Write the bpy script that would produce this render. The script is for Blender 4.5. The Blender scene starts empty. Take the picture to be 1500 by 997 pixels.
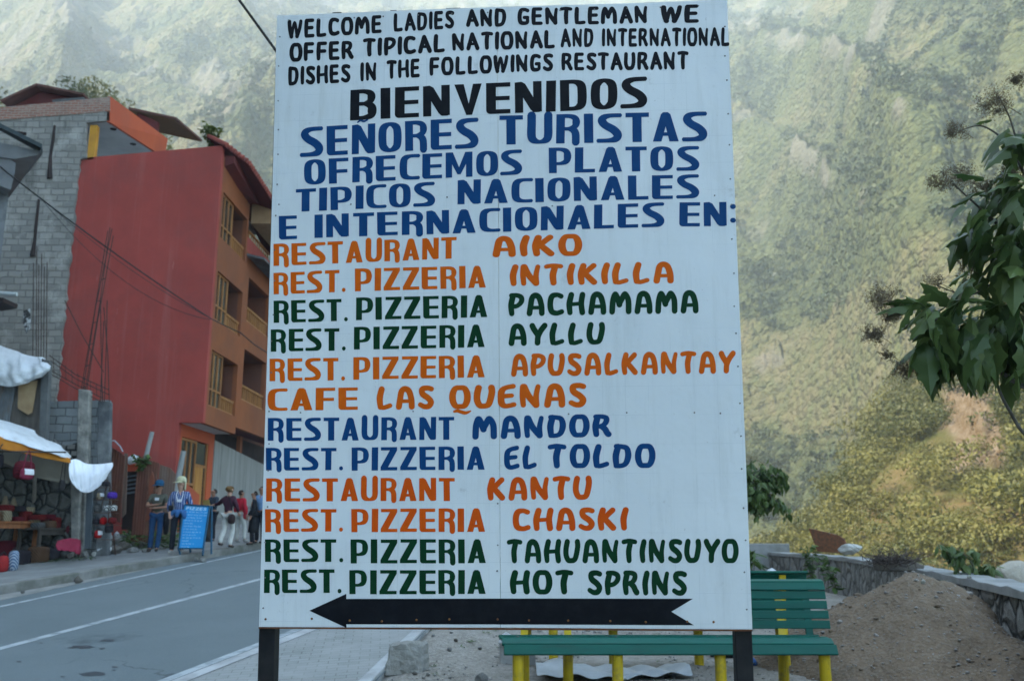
import bpy, bmesh, math, random
import numpy as np
from mathutils import Vector, Matrix
from mathutils.geometry import delaunay_2d_cdt

random.seed(7)
RNG = np.random.default_rng(11)
SC = bpy.context.scene
COL = SC.collection
R = math.radians
PI = math.pi

# ------------------------------------------------------------------ camera
CAM_H, FPX, PITCH = 1.45, 1311.0, R(12.1)
cam_data = bpy.data.cameras.new('camera')
cam_data.sensor_width = 36.0
cam_data.lens = 36.0 * FPX / 1500.0
cam_data.clip_start = 0.05
cam_data.clip_end = 8000.0
cam_data.dof.use_dof = True
cam_data.dof.focus_distance = 4.9
cam_data.dof.aperture_fstop = 3.2
cam = bpy.data.objects.new('camera', cam_data)
cam.location = (0, 0, CAM_H)
cam.rotation_euler = (R(90) + PITCH, 0, 0)
COL.objects.link(cam)
SC.camera = cam
SC.render.resolution_x, SC.render.resolution_y = 1024, 680

# ------------------------------------------------------------------ light
SUN_EL, SUN_AZ = 44.0, 254.0          # azimuth measured clockwise from +Y
SUN_STRENGTH, SKY_STRENGTH, EXPOSURE = 5.0, 0.15, 2.22
world = bpy.data.worlds.new('World')
SC.world = world
world.use_nodes = True
wn = world.node_tree
for n in list(wn.nodes):
    wn.nodes.remove(n)
sky = wn.nodes.new('ShaderNodeTexSky')
sky.sky_type = 'NISHITA'
sky.sun_disc = False
sky.sun_elevation = R(SUN_EL)
sky.sun_rotation = R(SUN_AZ)
sky.altitude = 2000
sky.air_density, sky.dust_density, sky.ozone_density = 1.0, 1.0, 1.0
bg = wn.nodes.new('ShaderNodeBackground')
bg.inputs['Strength'].default_value = SKY_STRENGTH
wo = wn.nodes.new('ShaderNodeOutputWorld')
tone = wn.nodes.new('ShaderNodeMix'); tone.data_type = 'RGBA'; tone.blend_type = 'MULTIPLY'
tone.inputs[0].default_value = 1.0
tone.inputs[7].default_value = (.98, 1.07, 1.01, 1)       # the white balance of the shade
wn.links.new(sky.outputs[0], tone.inputs[6])
wn.links.new(tone.outputs[2], bg.inputs[0])
wn.links.new(bg.outputs[0], wo.inputs[0])

sun_data = bpy.data.lights.new('sun', 'SUN')
sun_data.energy = SUN_STRENGTH
sun_data.angle = R(0.5)
sun_data.color = (1.0, 0.90, 0.72)
sun = bpy.data.objects.new('sun', sun_data)
_a, _e = R(SUN_AZ), R(SUN_EL)
SUN_DIR = Vector((math.sin(_a) * math.cos(_e), math.cos(_a) * math.cos(_e), math.sin(_e)))
sun.rotation_euler = (-SUN_DIR).to_track_quat('-Z', 'Y').to_euler()
sun.location = SUN_DIR * 100
COL.objects.link(sun)

vs = SC.view_settings
vs.view_transform = 'Standard'
vs.look = 'None'
vs.exposure = EXPOSURE
vs.gamma = 1.0
vs.use_curve_mapping = False
SC.cycles.volume_bounces = 1
SC.cycles.max_bounces = 6
SC.cycles.use_denoising = True
SC.cycles.use_adaptive_sampling = False

# ------------------------------------------------------------------ measuring helpers
CT, ST = math.cos(PITCH), math.sin(PITCH)
EYE = np.array([0, 0, CAM_H])

def ray(px, py):
    u, v = (px - 750) / FPX, (498.5 - py) / FPX
    return np.array([u, CT - v * ST, ST + v * CT])

def atY(px, py, Y):
    r = ray(px, py)
    return EYE + r * (Y / r[1])

def atX(px, py, X):
    r = ray(px, py)
    return EYE + r * (X / r[0])

def atP(px, py, p0, n):
    r = ray(px, py)
    return EYE + r * (np.dot(np.array(p0) - EYE, n) / np.dot(r, n))

# ------------------------------------------------------------------ object helpers
def thing(name, label, cat, loc=(0, 0, 0), group=None, rotz=0):
    o = bpy.data.objects.new(name, None)
    o.empty_display_size = 0.2
    COL.objects.link(o)
    o.location = loc
    o.rotation_euler = (0, 0, rotz)
    return tag(o, label, cat, group)

def tag(o, label=None, cat=None, group=None, kind=None):
    if label: o['label'] = label
    if cat: o['category'] = cat
    if group: o['group'] = group
    if kind: o['kind'] = kind
    return o

def wloc(o):
    p = Vector((0, 0, 0))
    while o is not None:
        p = p + Vector(o.location)
        o = o.parent
    return p

def copy_tree(o, parent=None):
    c = o.copy()
    COL.objects.link(c)
    if parent is not None:
        c.parent = parent
    for ch in list(o.children):
        copy_tree(ch, c)
    return c

class MB:
    """collects shapes in world coordinates (or local ones when world=False)"""
    def __init__(s):
        s.v, s.f = [], []
    def add(s, vs_, fs_):
        b = len(s.v)
        s.v += [tuple(float(c) for c in p) for p in vs_]
        s.f += [tuple(i + b for i in q) for q in fs_]
        return s
    def box(s, x0, x1, y0, y1, z0, z1):
        return s.add([(x0, y0, z0), (x1, y0, z0), (x1, y1, z0), (x0, y1, z0), (x0, y0, z1), (x1, y0, z1), (x1, y1, z1), (x0, y1, z1)],
                     [(0, 3, 2, 1), (4, 5, 6, 7), (0, 1, 5, 4), (1, 2, 6, 5), (2, 3, 7, 6), (3, 0, 4, 7)])
    def hexa(s, b4, t4):
        return s.add(list(b4) + list(t4), [(0, 3, 2, 1), (4, 5, 6, 7), (0, 1, 5, 4), (1, 2, 6, 5), (2, 3, 7, 6), (3, 0, 4, 7)])
    def beam(s, p, q, w, h=None, up=(0, 0, 1)):
        h = w if h is None else h
        p, q, up = Vector(p), Vector(q), Vector(up)
        d = (q - p).normalized()
        a = d.cross(up)
        if a.length < 1e-4: a = d.cross(Vector((1, 0, 0)))
        a.normalize(); b = a.cross(d)
        a *= w / 2; b *= h / 2
        return s.hexa([p - a - b, p + a - b, p + a + b, p - a + b], [q - a - b, q + a - b, q + a + b, q - a + b])
    def prism(s, pts, vec):
        n = len(pts); vec = Vector(vec)
        a = [Vector(p) for p in pts]; b = [p + vec for p in a]
        return s.add(a + b, [tuple(range(n))[::-1], tuple(range(n, 2 * n))] + [(i, (i + 1) % n, n + (i + 1) % n, n + i) for i in range(n)])
    def tube(s, pts, r, n=8, cap=True):
        pts = [Vector(p) for p in pts]
        rs = r if isinstance(r, (list, tuple)) else [r] * len(pts)
        vs_, fs_ = [], []
        ref = None
        for i, p in enumerate(pts):
            d = (pts[min(i + 1, len(pts) - 1)] - pts[max(i - 1, 0)]).normalized()
            if ref is None:
                ref = d.cross(Vector((0.12, 0.35, 1)))
                if ref.length < 1e-3: ref = d.cross(Vector((1, 0, 0)))
            ref = (ref - d * ref.dot(d)).normalized()
            b = d.cross(ref)
            for k in range(n):
                t = 2 * PI * k / n
                vs_.append(p + (ref * math.cos(t) + b * math.sin(t)) * rs[i])
        for i in range(len(pts) - 1):
            for k in range(n):
                k2 = (k + 1) % n
                fs_.append((i * n + k, i * n + k2, (i + 1) * n + k2, (i + 1) * n + k))
        if cap:
            fs_.append(tuple(range(n))[::-1])
            fs_.append(tuple((len(pts) - 1) * n + k for k in range(n)))
        return s.add(vs_, fs_)
    def lathe(s, prof, c=(0, 0, 0), n=16, sx=1, sy=1):
        vs_, fs_ = [], []
        for r, z in prof:
            for k in range(n):
                t = 2 * PI * k / n
                vs_.append((c[0] + r * math.cos(t) * sx, c[1] + r * math.sin(t) * sy, c[2] + z))
        for i in range(len(prof) - 1):
            for k in range(n):
                k2 = (k + 1) % n
                fs_.append((i * n + k, i * n + k2, (i + 1) * n + k2, (i + 1) * n + k))
        fs_.append(tuple(range(n))[::-1])
        fs_.append(tuple((len(prof) - 1) * n + k for k in range(n)))
        return s.add(vs_, fs_)
    def grid(s, P):
        nu, nv = len(P), len(P[0])
        return s.add([p for row in P for p in row],
                     [(i * nv + j, (i + 1) * nv + j, (i + 1) * nv + j + 1, i * nv + j + 1) for i in range(nu - 1) for j in range(nv - 1)])
    def build(s, name, m, parent=None, smooth=False, bevel=0, solid=0, sub=0, auto=False):
        me = bpy.data.meshes.new(name)
        off = wloc(parent) if parent is not None else Vector((0, 0, 0))
        me.from_pydata([(x - off.x, y - off.y, z - off.z) for x, y, z in s.v], [], s.f)
        me.update()
        return finish(me, name, m, parent, smooth, bevel, solid, sub)
    def at(s, loc):
        """shift the collected local shapes to a place"""
        s.v = [(x + loc[0], y + loc[1], z + loc[2]) for x, y, z in s.v]
        return s
    def rot(s, rz=0, rx=0, ry=0):
        M = Matrix.Rotation(rz, 3, 'Z') @ Matrix.Rotation(ry, 3, 'Y') @ Matrix.Rotation(rx, 3, 'X')
        s.v = [tuple(M @ Vector(p)) for p in s.v]
        return s

def finish(me, name, m, parent=None, smooth=False, bevel=0, solid=0, sub=0):
    o = bpy.data.objects.new(name, me)
    COL.objects.link(o)
    if m is not None:
        me.materials.append(m)
    if parent is not None:
        o.parent = parent
    if smooth:
        me.polygons.foreach_set('use_smooth', [True] * len(me.polygons))
    if solid:
        md = o.modifiers.new('thickness', 'SOLIDIFY'); md.thickness = solid; md.offset = 0
    if sub:
        md = o.modifiers.new('subdivision', 'SUBSURF'); md.levels = sub; md.render_levels = sub
    if bevel:
        md = o.modifiers.new('bevel', 'BEVEL'); md.width = bevel; md.segments = 2; md.limit_method = 'ANGLE'
    return o

def np_mesh(name, V, F, m, parent=None, attrs=None, smooth=False):
    """V (n,3) array, F (m,3) or (m,4) array"""
    me = bpy.data.meshes.new(name)
    V = np.asarray(V, dtype=np.float32)
    if parent is not None:
        V = V - np.array(wloc(parent), dtype=np.float32)
    F = np.asarray(F, dtype=np.int32)
    k = F.shape[1]
    me.vertices.add(len(V)); me.vertices.foreach_set('co', V.ravel())
    me.loops.add(F.size); me.loops.foreach_set('vertex_index', F.ravel())
    me.polygons.add(len(F))
    me.polygons.foreach_set('loop_start', np.arange(0, F.size, k, dtype=np.int32))
    me.polygons.foreach_set('loop_total', np.full(len(F), k, dtype=np.int32))
    if smooth:
        me.polygons.foreach_set('use_smooth', np.ones(len(F), dtype=bool))
    for an, av in (attrs or {}).items():
        at_ = me.attributes.new(an, 'FLOAT', 'POINT')
        at_.data.foreach_set('value', np.asarray(av, dtype=np.float32))
    me.update(calc_edges=True)
    return finish(me, name, m, parent)

# ------------------------------------------------------------------ numpy noise
_TAB = RNG.random((256, 256))
def vnoise(x, y, seed=0):
    x = np.asarray(x, float) + seed * 17.31; y = np.asarray(y, float) + seed * 5.77
    xi, yi = np.floor(x).astype(int), np.floor(y).astype(int)
    fx, fy = x - xi, y - yi
    fx = fx * fx * (3 - 2 * fx); fy = fy * fy * (3 - 2 * fy)
    a = _TAB[xi % 256, yi % 256]; b = _TAB[(xi + 1) % 256, yi % 256]
    c = _TAB[xi % 256, (yi + 1) % 256]; d = _TAB[(xi + 1) % 256, (yi + 1) % 256]
    return (a * (1 - fx) + b * fx) * (1 - fy) + (c * (1 - fx) + d * fx) * fy
def fbm(x, y, oct=5, seed=0, gain=.5):
    t, a, n = 0, 1.0, 0
    for o in range(oct):
        t = t + a * vnoise(x * 2 ** o, y * 2 ** o, seed + o * 3); n += a; a *= gain
    return t / n
def ridged(x, y, oct=4, seed=0):
    t, a, n = 0, 1.0, 0
    for o in range(oct):
        t = t + a * (1 - np.abs(2 * vnoise(x * 2 ** o, y * 2 ** o, seed + o * 3) - 1)) ** 2; n += a; a *= .5
    return t / n
def canopy(x, y, seed=0):
    """dome-like bumps on a jittered grid: 1 at a crown's top, 0 between crowns; and a random value per crown"""
    xi, yi = np.floor(x).astype(int), np.floor(y).astype(int)
    best = np.full(x.shape, 9.0); val = np.zeros(x.shape)
    for dx in (-1, 0, 1):
        for dy in (-1, 0, 1):
            cx, cy = xi + dx, yi + dy
            jx = _TAB[(cx + seed) % 256, cy % 256]; jy = _TAB[cx % 256, (cy + 91 + seed) % 256]
            rr = .7 + .6 * _TAB[(cx + 40) % 256, (cy + seed) % 256]
            d = np.hypot(x - cx - jx, y - cy - jy) / rr
            w = d < best
            best = np.where(w, d, best); val = np.where(w, _TAB[(cx + 7) % 256, (cy + 13) % 256], val)
    return np.sqrt(np.clip(1 - best ** 2 * .9, 0, 1)), val
def sstep(a, b, x):
    t = np.clip((np.asarray(x, float) - a) / (b - a), 0, 1)
    return t * t * (3 - 2 * t)

# ------------------------------------------------------------------ materials
class NT:
    def __init__(s, name):
        s.m = bpy.data.materials.new(name); s.m.use_nodes = True
        s.t = s.m.node_tree; s.b = s.t.nodes['Principled BSDF']
    def n(s, typ, **kw):
        nd = s.t.nodes.new(typ)
        for k, v in kw.items():
            if k.startswith('i_'):
                nd.inputs[k[2:].replace('_', ' ')].default_value = v
            else: setattr(nd, k, v)
        return nd
    def l(s, a, b): s.t.links.new(a, b)
    def co(s):
        if not hasattr(s, '_co'): s._co = s.n('ShaderNodeTexCoord').outputs['Object']
        return s._co
    def mapped(s, scale=(1, 1, 1), rot=(0, 0, 0)):
        mp = s.n('ShaderNodeMapping')
        mp.inputs['Scale'].default_value = scale; mp.inputs['Rotation'].default_value = rot
        s.l(s.co(), mp.inputs[0]); return mp.outputs[0]
    def noise(s, scale, detail=5, rough=.6, vec=None, dist=0):
        nd = s.n('ShaderNodeTexNoise')
        nd.inputs['Scale'].default_value = scale; nd.inputs['Detail'].default_value = detail
        nd.inputs['Roughness'].default_value = rough; nd.inputs['Distortion'].default_value = dist
        s.l(vec or s.co(), nd.inputs['Vector']); return nd.outputs['Fac']
    def ramp(s, fac, lo, hi, c0=(0, 0, 0, 1), c1=(1, 1, 1, 1)):
        r = s.n('ShaderNodeValToRGB')
        r.color_ramp.elements[0].position = lo; r.color_ramp.elements[1].position = hi
        r.color_ramp.elements[0].color = c0; r.color_ramp.elements[1].color = c1
        s.l(fac, r.inputs[0]); return r.outputs[0]
    def mix(s, fac, a, b, mode='MIX'):
        nd = s.n('ShaderNodeMix', data_type='RGBA', blend_type=mode)
        for sock, val in ((nd.inputs[0], fac), (nd.inputs[6], a), (nd.inputs[7], b)):
            if isinstance(val, (int, float)): sock.default_value = val
            elif isinstance(val, (tuple, list)): sock.default_value = tuple(val) + ((1,) if len(val) == 3 else ())
            else: s.l(val, sock)
        return nd.outputs[2]
    def attr(s, name):
        return s.n('ShaderNodeAttribute', attribute_name=name).outputs['Fac']
    def math(s, op, a, b=None):
        nd = s.n('ShaderNodeMath', operation=op)
        for i, val in enumerate((a, b)):
            if val is None: continue
            if isinstance(val, (int, float)): nd.inputs[i].default_value = val
            else: s.l(val, nd.inputs[i])
        return nd.outputs[0]
    def bump(s, h, strength=.4, dist=.02, normal=None):
        nd = s.n('ShaderNodeBump'); nd.inputs['Strength'].default_value = strength
        nd.inputs['Distance'].default_value = dist
        s.l(h, nd.inputs['Height'])
        if normal is not None: s.l(normal, nd.inputs['Normal'])
        s.l(nd.outputs[0], s.b.inputs['Normal']); return nd.outputs[0]
    def out(s, col, rough=.8, spec=.3, metal=0):
        if isinstance(col, (tuple, list)): s.b.inputs['Base Color'].default_value = tuple(col)[:3] + (1,)
        else: s.l(col, s.b.inputs['Base Color'])
        if isinstance(rough, (int, float)): s.b.inputs['Roughness'].default_value = rough
        else: s.l(rough, s.b.inputs['Roughness'])
        s.b.inputs['Specular IOR Level'].default_value = spec
        s.b.inputs['Metallic'].default_value = metal
        return s.m

def basic(name, c1, c2=None, scale=3.0, lo=.35, hi=.65, rough=.8, bump=.2, bscale=25, bdist=.01, spec=.3, stretch=(1, 1, 1), metal=0, grime=None, gscale=1.2):
    t = NT(name)
    c2 = c2 or tuple(c * .7 for c in c1)
    vec = t.mapped(stretch)
    col = t.mix(t.ramp(t.noise(scale, 6, .6, vec), lo, hi), c1, c2)
    if grime:
        col = t.mix(t.ramp(t.noise(gscale, 8, .7, vec), .52, .72), col, grime)
    if bump: t.bump(t.noise(bscale, 6, .65, vec), bump, bdist)
    return t.out(col, rough, spec, metal)

def foliage(name, dark, light, trans=.25, attr='tint', rough=.5):
    t = NT(name)
    f = t.attr(attr)
    col = t.mix(f, dark, light)
    col = t.mix(t.ramp(t.noise(1.7, 3), .3, .7), col, t.mix(.45, col, light))
    t.out(col, rough, .25)
    t.b.inputs['Transmission Weight'].default_value = 0
    tr = t.n('ShaderNodeBsdfTranslucent'); t.l(col, tr.inputs[0])
    mx = t.n('ShaderNodeMixShader'); mx.inputs[0].default_value = trans
    o = [n for n in t.t.nodes if n.type == 'OUTPUT_MATERIAL'][0]
    t.l(t.b.outputs[0], mx.inputs[1]); t.l(tr.outputs[0], mx.inputs[2]); t.l(mx.outputs[0], o.inputs[0])
    return t.m

# ------------------------------------------------------------------ the lie of the land
P0 = np.array([-3.89, 10.56, -0.17])            # a point of the road's right edge line
RD = np.array([.3207, .9472]); RC = np.array([.9472, -.3207])
GRADE = .105
def kerb_x(y):
    return -1.47 + (np.asarray(y, float) - 10.43) * .117
def road_z(x, y):
    al = (x - P0[0]) * RD[0] + (y - P0[1]) * RD[1]
    al = np.where(al > 40, 40 + (al - 40) * .3, np.where(al < -30, -30, al))
    return P0[2] + GRADE * al
def dirt_z(x, y):
    return .008 * np.clip(y - 12, -12, 0) + 0 * x
def ground_z(x, y):
    x = np.asarray(x, float); y = np.asarray(y, float)
    s = x - kerb_x(y)
    rz = road_z(x, y)
    z = rz + (dirt_z(x, y) - rz - .10) * sstep(0, 2.0, s) - .07
    z = np.where(s > 0, z + .05 * sstep(0, .3, s), z)
    return z
# ================================================================== the setting: mountains, hills, valley
def hill_material(name, veg_dark, veg_light, dry, rock, rock2, bscale=.5, crown=None):
    t = NT(name)
    can, tint, rk, dr = t.attr('crown'), t.attr('tint'), t.attr('rock'), t.attr('dry')
    if crown:        # single crowns: every cell of a cellular pattern has its own leaf colour
        wob = t.n('ShaderNodeVectorMath', operation='ADD')
        nz = t.n('ShaderNodeTexNoise'); nz.inputs['Scale'].default_value = crown * 1.6; nz.inputs['Detail'].default_value = 3; t.l(t.co(), nz.inputs['Vector'])
        sc = t.n('ShaderNodeVectorMath', operation='SCALE'); sc.inputs['Scale'].default_value = .45 / crown; t.l(nz.outputs['Color'], sc.inputs[0])
        t.l(t.co(), wob.inputs[0]); t.l(sc.outputs[0], wob.inputs[1])
        vo = t.n('ShaderNodeTexVoronoi'); vo.inputs['Scale'].default_value = crown; t.l(wob.outputs[0], vo.inputs['Vector'])
        vo2 = t.n('ShaderNodeTexVoronoi'); vo2.inputs['Scale'].default_value = crown * 2.7; t.l(wob.outputs[0], vo2.inputs['Vector'])
        sp = t.n('ShaderNodeSeparateColor'); t.l(vo.outputs['Color'], sp.inputs[0])
        sp2 = t.n('ShaderNodeSeparateColor'); t.l(vo2.outputs['Color'], sp2.inputs[0])
        tint = t.math('ADD', t.math('MULTIPLY', tint, .45), t.math('MULTIPLY', t.math('ADD', t.math('POWER', sp.outputs[0], 1.5), t.math('MULTIPLY', sp2.outputs[1], .6)), .42))
    col = t.mix(tint, veg_dark, veg_light)
    n1 = t.noise(bscale, 5, .7)
    col = t.mix(t.ramp(n1, .35, .7), col, t.mix(.5, col, veg_light))
    col = t.mix(dr, col, t.mix(t.ramp(t.noise(bscale * .6, 5, .7), .35, .65), dry, veg_light))
    rcol = t.mix(t.ramp(t.noise(bscale * .6, 8, .8, t.mapped((1, 1, .30))), .38, .62), rock, rock2)
    col = t.mix(rk, col, rcol)
    nb = t.noise(bscale * 1.5, 6, .7)
    if crown:
        h = t.math('ADD', t.math('MULTIPLY', vo.outputs['Distance'], -1.0), t.math('MULTIPLY', vo2.outputs['Distance'], -.35))
        h = t.math('ADD', t.math('MULTIPLY', h, t.math('SUBTRACT', 1.0, rk)), t.math('MULTIPLY', nb, .6))
        t.bump(h, 1.0, 1.0 / crown)
    else:
        t.bump(nb, .9, .9)
    return t.out(col, .9, .1)

M_FAR = hill_material('mountain_forest', (.008, .024, .020), (.100, .110, .044), (.17, .138, .078), (.165, .148, .122), (.10, .095, .085), .16, .30)
M_NEAR = hill_material('hillside_soil', (.035, .045, .016), (.10, .10, .03), (.17, .125, .06), (.25, .20, .145), (.13, .085, .04), .9)

FOREST = {}
def far_mountain():
    az = np.radians(np.concatenate([np.arange(-56, -35, .25), np.arange(-35, 35.01, .075), np.arange(35.2, 56, .25)]))
    t = np.linspace(0, 1, 780)
    rr = 150 + 1350 * t ** 1.25
    A, RR = np.meshgrid(az, rr, indexing='ij')
    X, Y = RR * np.sin(A), RR * np.cos(A)
    deg = np.degrees(A)
    # a spur on the left, a valley behind the board, the long slope on the right
    foot = 250 + 60 * np.sin(np.radians(deg * 6 + 20)) + 90 * sstep(4, -14, deg) - 40 * sstep(10, 30, deg) + 100 * (fbm(deg / 9, RR / 500, 3, 4) - .5)
    d = RR - foot
    z = np.where(d > 0, .88 * d, -8 + 0 * d)
    z = np.where(d > 0, z * sstep(-40, 90, d), z)
    # spurs that run down towards the valley, slanting across the slope
    w = X + .55 * Y + 90 * (fbm(X / 260, Y / 260, 3, 9) - .5)
    amp = sstep(0, 260, d)
    z = z + amp * 120 * (ridged(w / 330, (Y - .5 * X) / 1500, 4, 3) - .5)
    z = z + amp * 55 * (ridged(X / 110, Y / 150, 4, 21) - .5) + amp * 26 * (fbm(X / 38, Y / 38, 4, 30) - .5)
    crag = fbm(X / 60 + .01 * z, Y / 60, 5, 44)
    band = fbm((X + .9 * Y) / 150, (Y - .9 * X) / 600, 4, 55)
    slant = np.where(X > -60, 1.0, -.8)
    streak = fbm((z + .55 * slant * X + 30 * fbm(X / 70, Y / 70, 3, 73)) / 34, (X - .55 * slant * z) / 230, 5, 71)
    strk = fbm((X - .2 * Y) / 16, (Y + z) / 60, 5, 47)
    rock = sstep(.53, .62, crag) * sstep(.52, .60, band) * sstep(.42, .56, strk) + sstep(.50, .60, crag) * sstep(.47, .58, strk) * sstep(480, 800, z + 160 * (band - .5))
    # crags that follow two slanting spurs on the right, and the broken cliffs near the top and beside the river
    aa, ee = deg, np.degrees(np.arctan2(z - 1.4, RR))
    lump = fbm(X / 22, (Y + z) / 22, 4, 48)
    for pts, wd in (([(13.8, 28.6), (18.2, 26.2), (22.0, 23.9), (25.0, 21.3)], .75), ([(14.2, 22.6), (17.2, 20.2), (21.0, 17.6), (24.5, 15.6)], .8), ([(14.3, 10.6), (16.0, 9.2), (18.5, 7.0)], 1.1), ([(-13, 26), (-17, 24), (-21, 19.5)], .6), ([(-30.5, 31), (-29.3, 27), (-28.6, 25.5)], .8), ([(16, 33), (20, 31.0), (26, 32.5)], 1.0)):
        best = np.full(X.shape, 99.0)
        for (a0, e0), (a1, e1) in zip(pts, pts[1:]):
            tt = np.clip(((aa - a0) * (a1 - a0) + (ee - e0) * (e1 - e0)) / ((a1 - a0) ** 2 + (e1 - e0) ** 2), 0, 1)
            best = np.minimum(best, np.hypot(aa - a0 - tt * (a1 - a0), ee - e0 - tt * (e1 - e0)))
        k = np.exp(-(best / (wd * 1.5)) ** 2)
        z = z + (k * (8 + 16 * (lump - .4)) + 34 * np.exp(-(best / (wd * 3.2)) ** 2)) * amp
        rock = np.maximum(rock, sstep(.50, .60, lump + .10 * (k - .55)) * sstep(1.25 * wd, .5 * wd, best + .9 * (lump - .5)))
    rock = np.clip(rock, 0, 1)
    dry = np.clip(sstep(.52, .68, streak) * .6 + sstep(.56, .70, fbm(X / 50, (Y + z) / 70, 5, 70)) * .5, 0, .9)
    bare = np.clip(rock + .45 * dry, 0, 1)
    c1, v1 = canopy(X / 8.5, (Y + .5 * z) / 8.5, 3)
    c2, v2 = canopy(X / 4.4, (Y + .5 * z) / 4.4, 8)
    keep = sstep(.36, .52, fbm(X / 34, Y / 34, 4, 81))
    ch = (c1 * 5.0 * keep * (v1 > .3) + c2 * 2.6 * (v2 > .2)) * (1 - .85 * bare) * sstep(-20, 30, d)
    z = z + ch + rock * 12 * (ridged(X / 14, (Y + z) / 22, 4, 90) - .3)
    pick = keep * (v1 > .3)
    tint = np.clip(pick * (v1 * .75 - .1) + (1 - pick) * (.35 + .55 * v2) + .9 * (fbm(X / 120, Y / 120, 4, 15) - .5), 0, 1)
    g = np.random.default_rng(64)
    ok = np.flatnonzero(((np.abs(deg) < 34) & (rock < .2) & (dry < .45) & (d > 5) & (RR < 1150) & (keep + .25 * g.random(X.shape) > .35)).ravel())
    wgt = RR.ravel()[ok] ** .6; idx = g.choice(ok, 26000, replace=False, p=wgt / wgt.sum())
    FOREST.update(P=np.stack([X.ravel()[idx], Y.ravel()[idx], z.ravel()[idx]], -1), T=np.clip(.15 + .8 * g.random(26000) ** 1.6 + .9 * (fbm(X / 120, Y / 120, 4, 15).ravel()[idx] - .5), 0, 1))
    n, m = X.shape
    I = np.arange(n * m).reshape(n, m)
    F = np.stack([I[:-1, :-1], I[1:, :-1], I[1:, 1:], I[:-1, 1:]], -1).reshape(-1, 4)
    V = np.stack([X, Y, z], -1).reshape(-1, 3)
    o = np_mesh('mountain', V, F, M_FAR, None, dict(crown=c2.ravel(), tint=tint.ravel(), rock=.62 * rock.ravel(), dry=dry.ravel()), smooth=True)
    return tag(o, 'steep hazy mountainside of forest and pale crags filling the background', None, None, 'structure')
far_mountain()

def polar_hill(name, label, az0, az1, r0, r1, prof, zfun, m, seed, rockfun=None, na=150, nr=110):
    az = np.radians(np.linspace(az0, az1, na)); rr = np.linspace(r0, r1, nr)
    A, RR = np.meshgrid(az, rr, indexing='ij')
    X, Y = RR * np.sin(A), RR * np.cos(A)
    z = zfun(X, Y)
    rock = np.zeros_like(X) if rockfun is None else rockfun(X, Y)
    dry = sstep(.42, .6, fbm(X / 16, Y / 16, 4, seed + 5))
    tint = fbm(X / 7, Y / 7, 4, seed + 9)
    n, k = X.shape
    I = np.arange(n * k).reshape(n, k)
    F = np.stack([I[:-1, :-1], I[1:, :-1], I[1:, 1:], I[:-1, 1:]], -1).reshape(-1, 4)
    o = np_mesh(name, np.stack([X, Y, z], -1).reshape(-1, 3), F, m, None,
                dict(crown=tint.ravel(), tint=tint.ravel(), rock=rock.ravel(), dry=dry.ravel()), smooth=True)
    return tag(o, label, None, None, 'structure')

_PA = np.array([6, 14, 16.6, 18, 19.5, 22, 25, 27.9, 31, 40, 60])
_PZ = np.array([-7, -6.5, -4, 0, 4.5, 17, 26, 33, 39, 54, 80.])
def near_hill_z(X, Y):
    r = np.hypot(X, Y); a = np.degrees(np.arctan2(X, Y))
    top = np.interp(a + 2.2 * (fbm(X / 25, Y / 25, 3, 2) - .5), _PA, _PZ)
    k = sstep(62, 165, r) * .75 + .25 * np.clip((r - 62) / 103, 0, 1)
    k = k * (1 - .75 * sstep(172, 235, r))
    z = -7 + (top + 7) * k
    return z + 9 * (fbm(X / 17, Y / 17, 4, 6) - .5) * sstep(60, 90, r)
CLIFF = (27.0, 27)
def cliff_mask(X, Y):
    r = np.hypot(X, Y); a = np.degrees(np.arctan2(X, Y)); z = near_hill_z(X, Y)
    el = np.degrees(np.arctan2(z - 1.4, r))
    return sstep(1.75, 1.05, np.abs(a - 27.45) + 2.0 * (fbm(X / 5, Y / 5, 4, 19) - .5)) * sstep(2.8, 3.8, el + 1.5 * (fbm(X / 4, Y / 4, 3, 20) - .5)) * sstep(12.5, 10.5, el)
def near_face_z(X, Y):
    return near_hill_z(X, Y) + cliff_mask(X, Y) * (2.6 * (ridged(X / 3.2, Y / 3.2, 4, 23) - .35) + 1.2 * (ridged(X / 1.1, Y / 1.1, 3, 24) - .4))
polar_hill('hill', 'sunlit scrubby hill spur dropping to the river on the right', 5, 60, 58, 240, None,
           near_face_z, M_NEAR, 3, cliff_mask, 420, 330)
_KA = np.array([-60, -40, -34, -32, -30, -29, -28, -27.3, -26, -24.5, -23.2, -22, -20, -17, -13, -8])
_KZ = np.array([94, 78, 67, 65, 62, 59, 64, 69, 71, 67, 63, 54, 32, 16, 4, -4.])
def knob_z(X, Y):
    r = np.hypot(X, Y); a = np.degrees(np.arctan2(X, Y))
    top = np.interp(a, _KA, _KZ)
    k = sstep(70, 158, r) * (1 - .6 * sstep(165, 230, r))
    return -2 + (top + 2) * k + 3 * (fbm(X / 15, Y / 15, 4, 61) - .5)
polar_hill('hill', 'bushy sunlit knoll rising behind the red building', -60, -7, 66, 232, None, knob_z, M_NEAR, 8)

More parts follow.
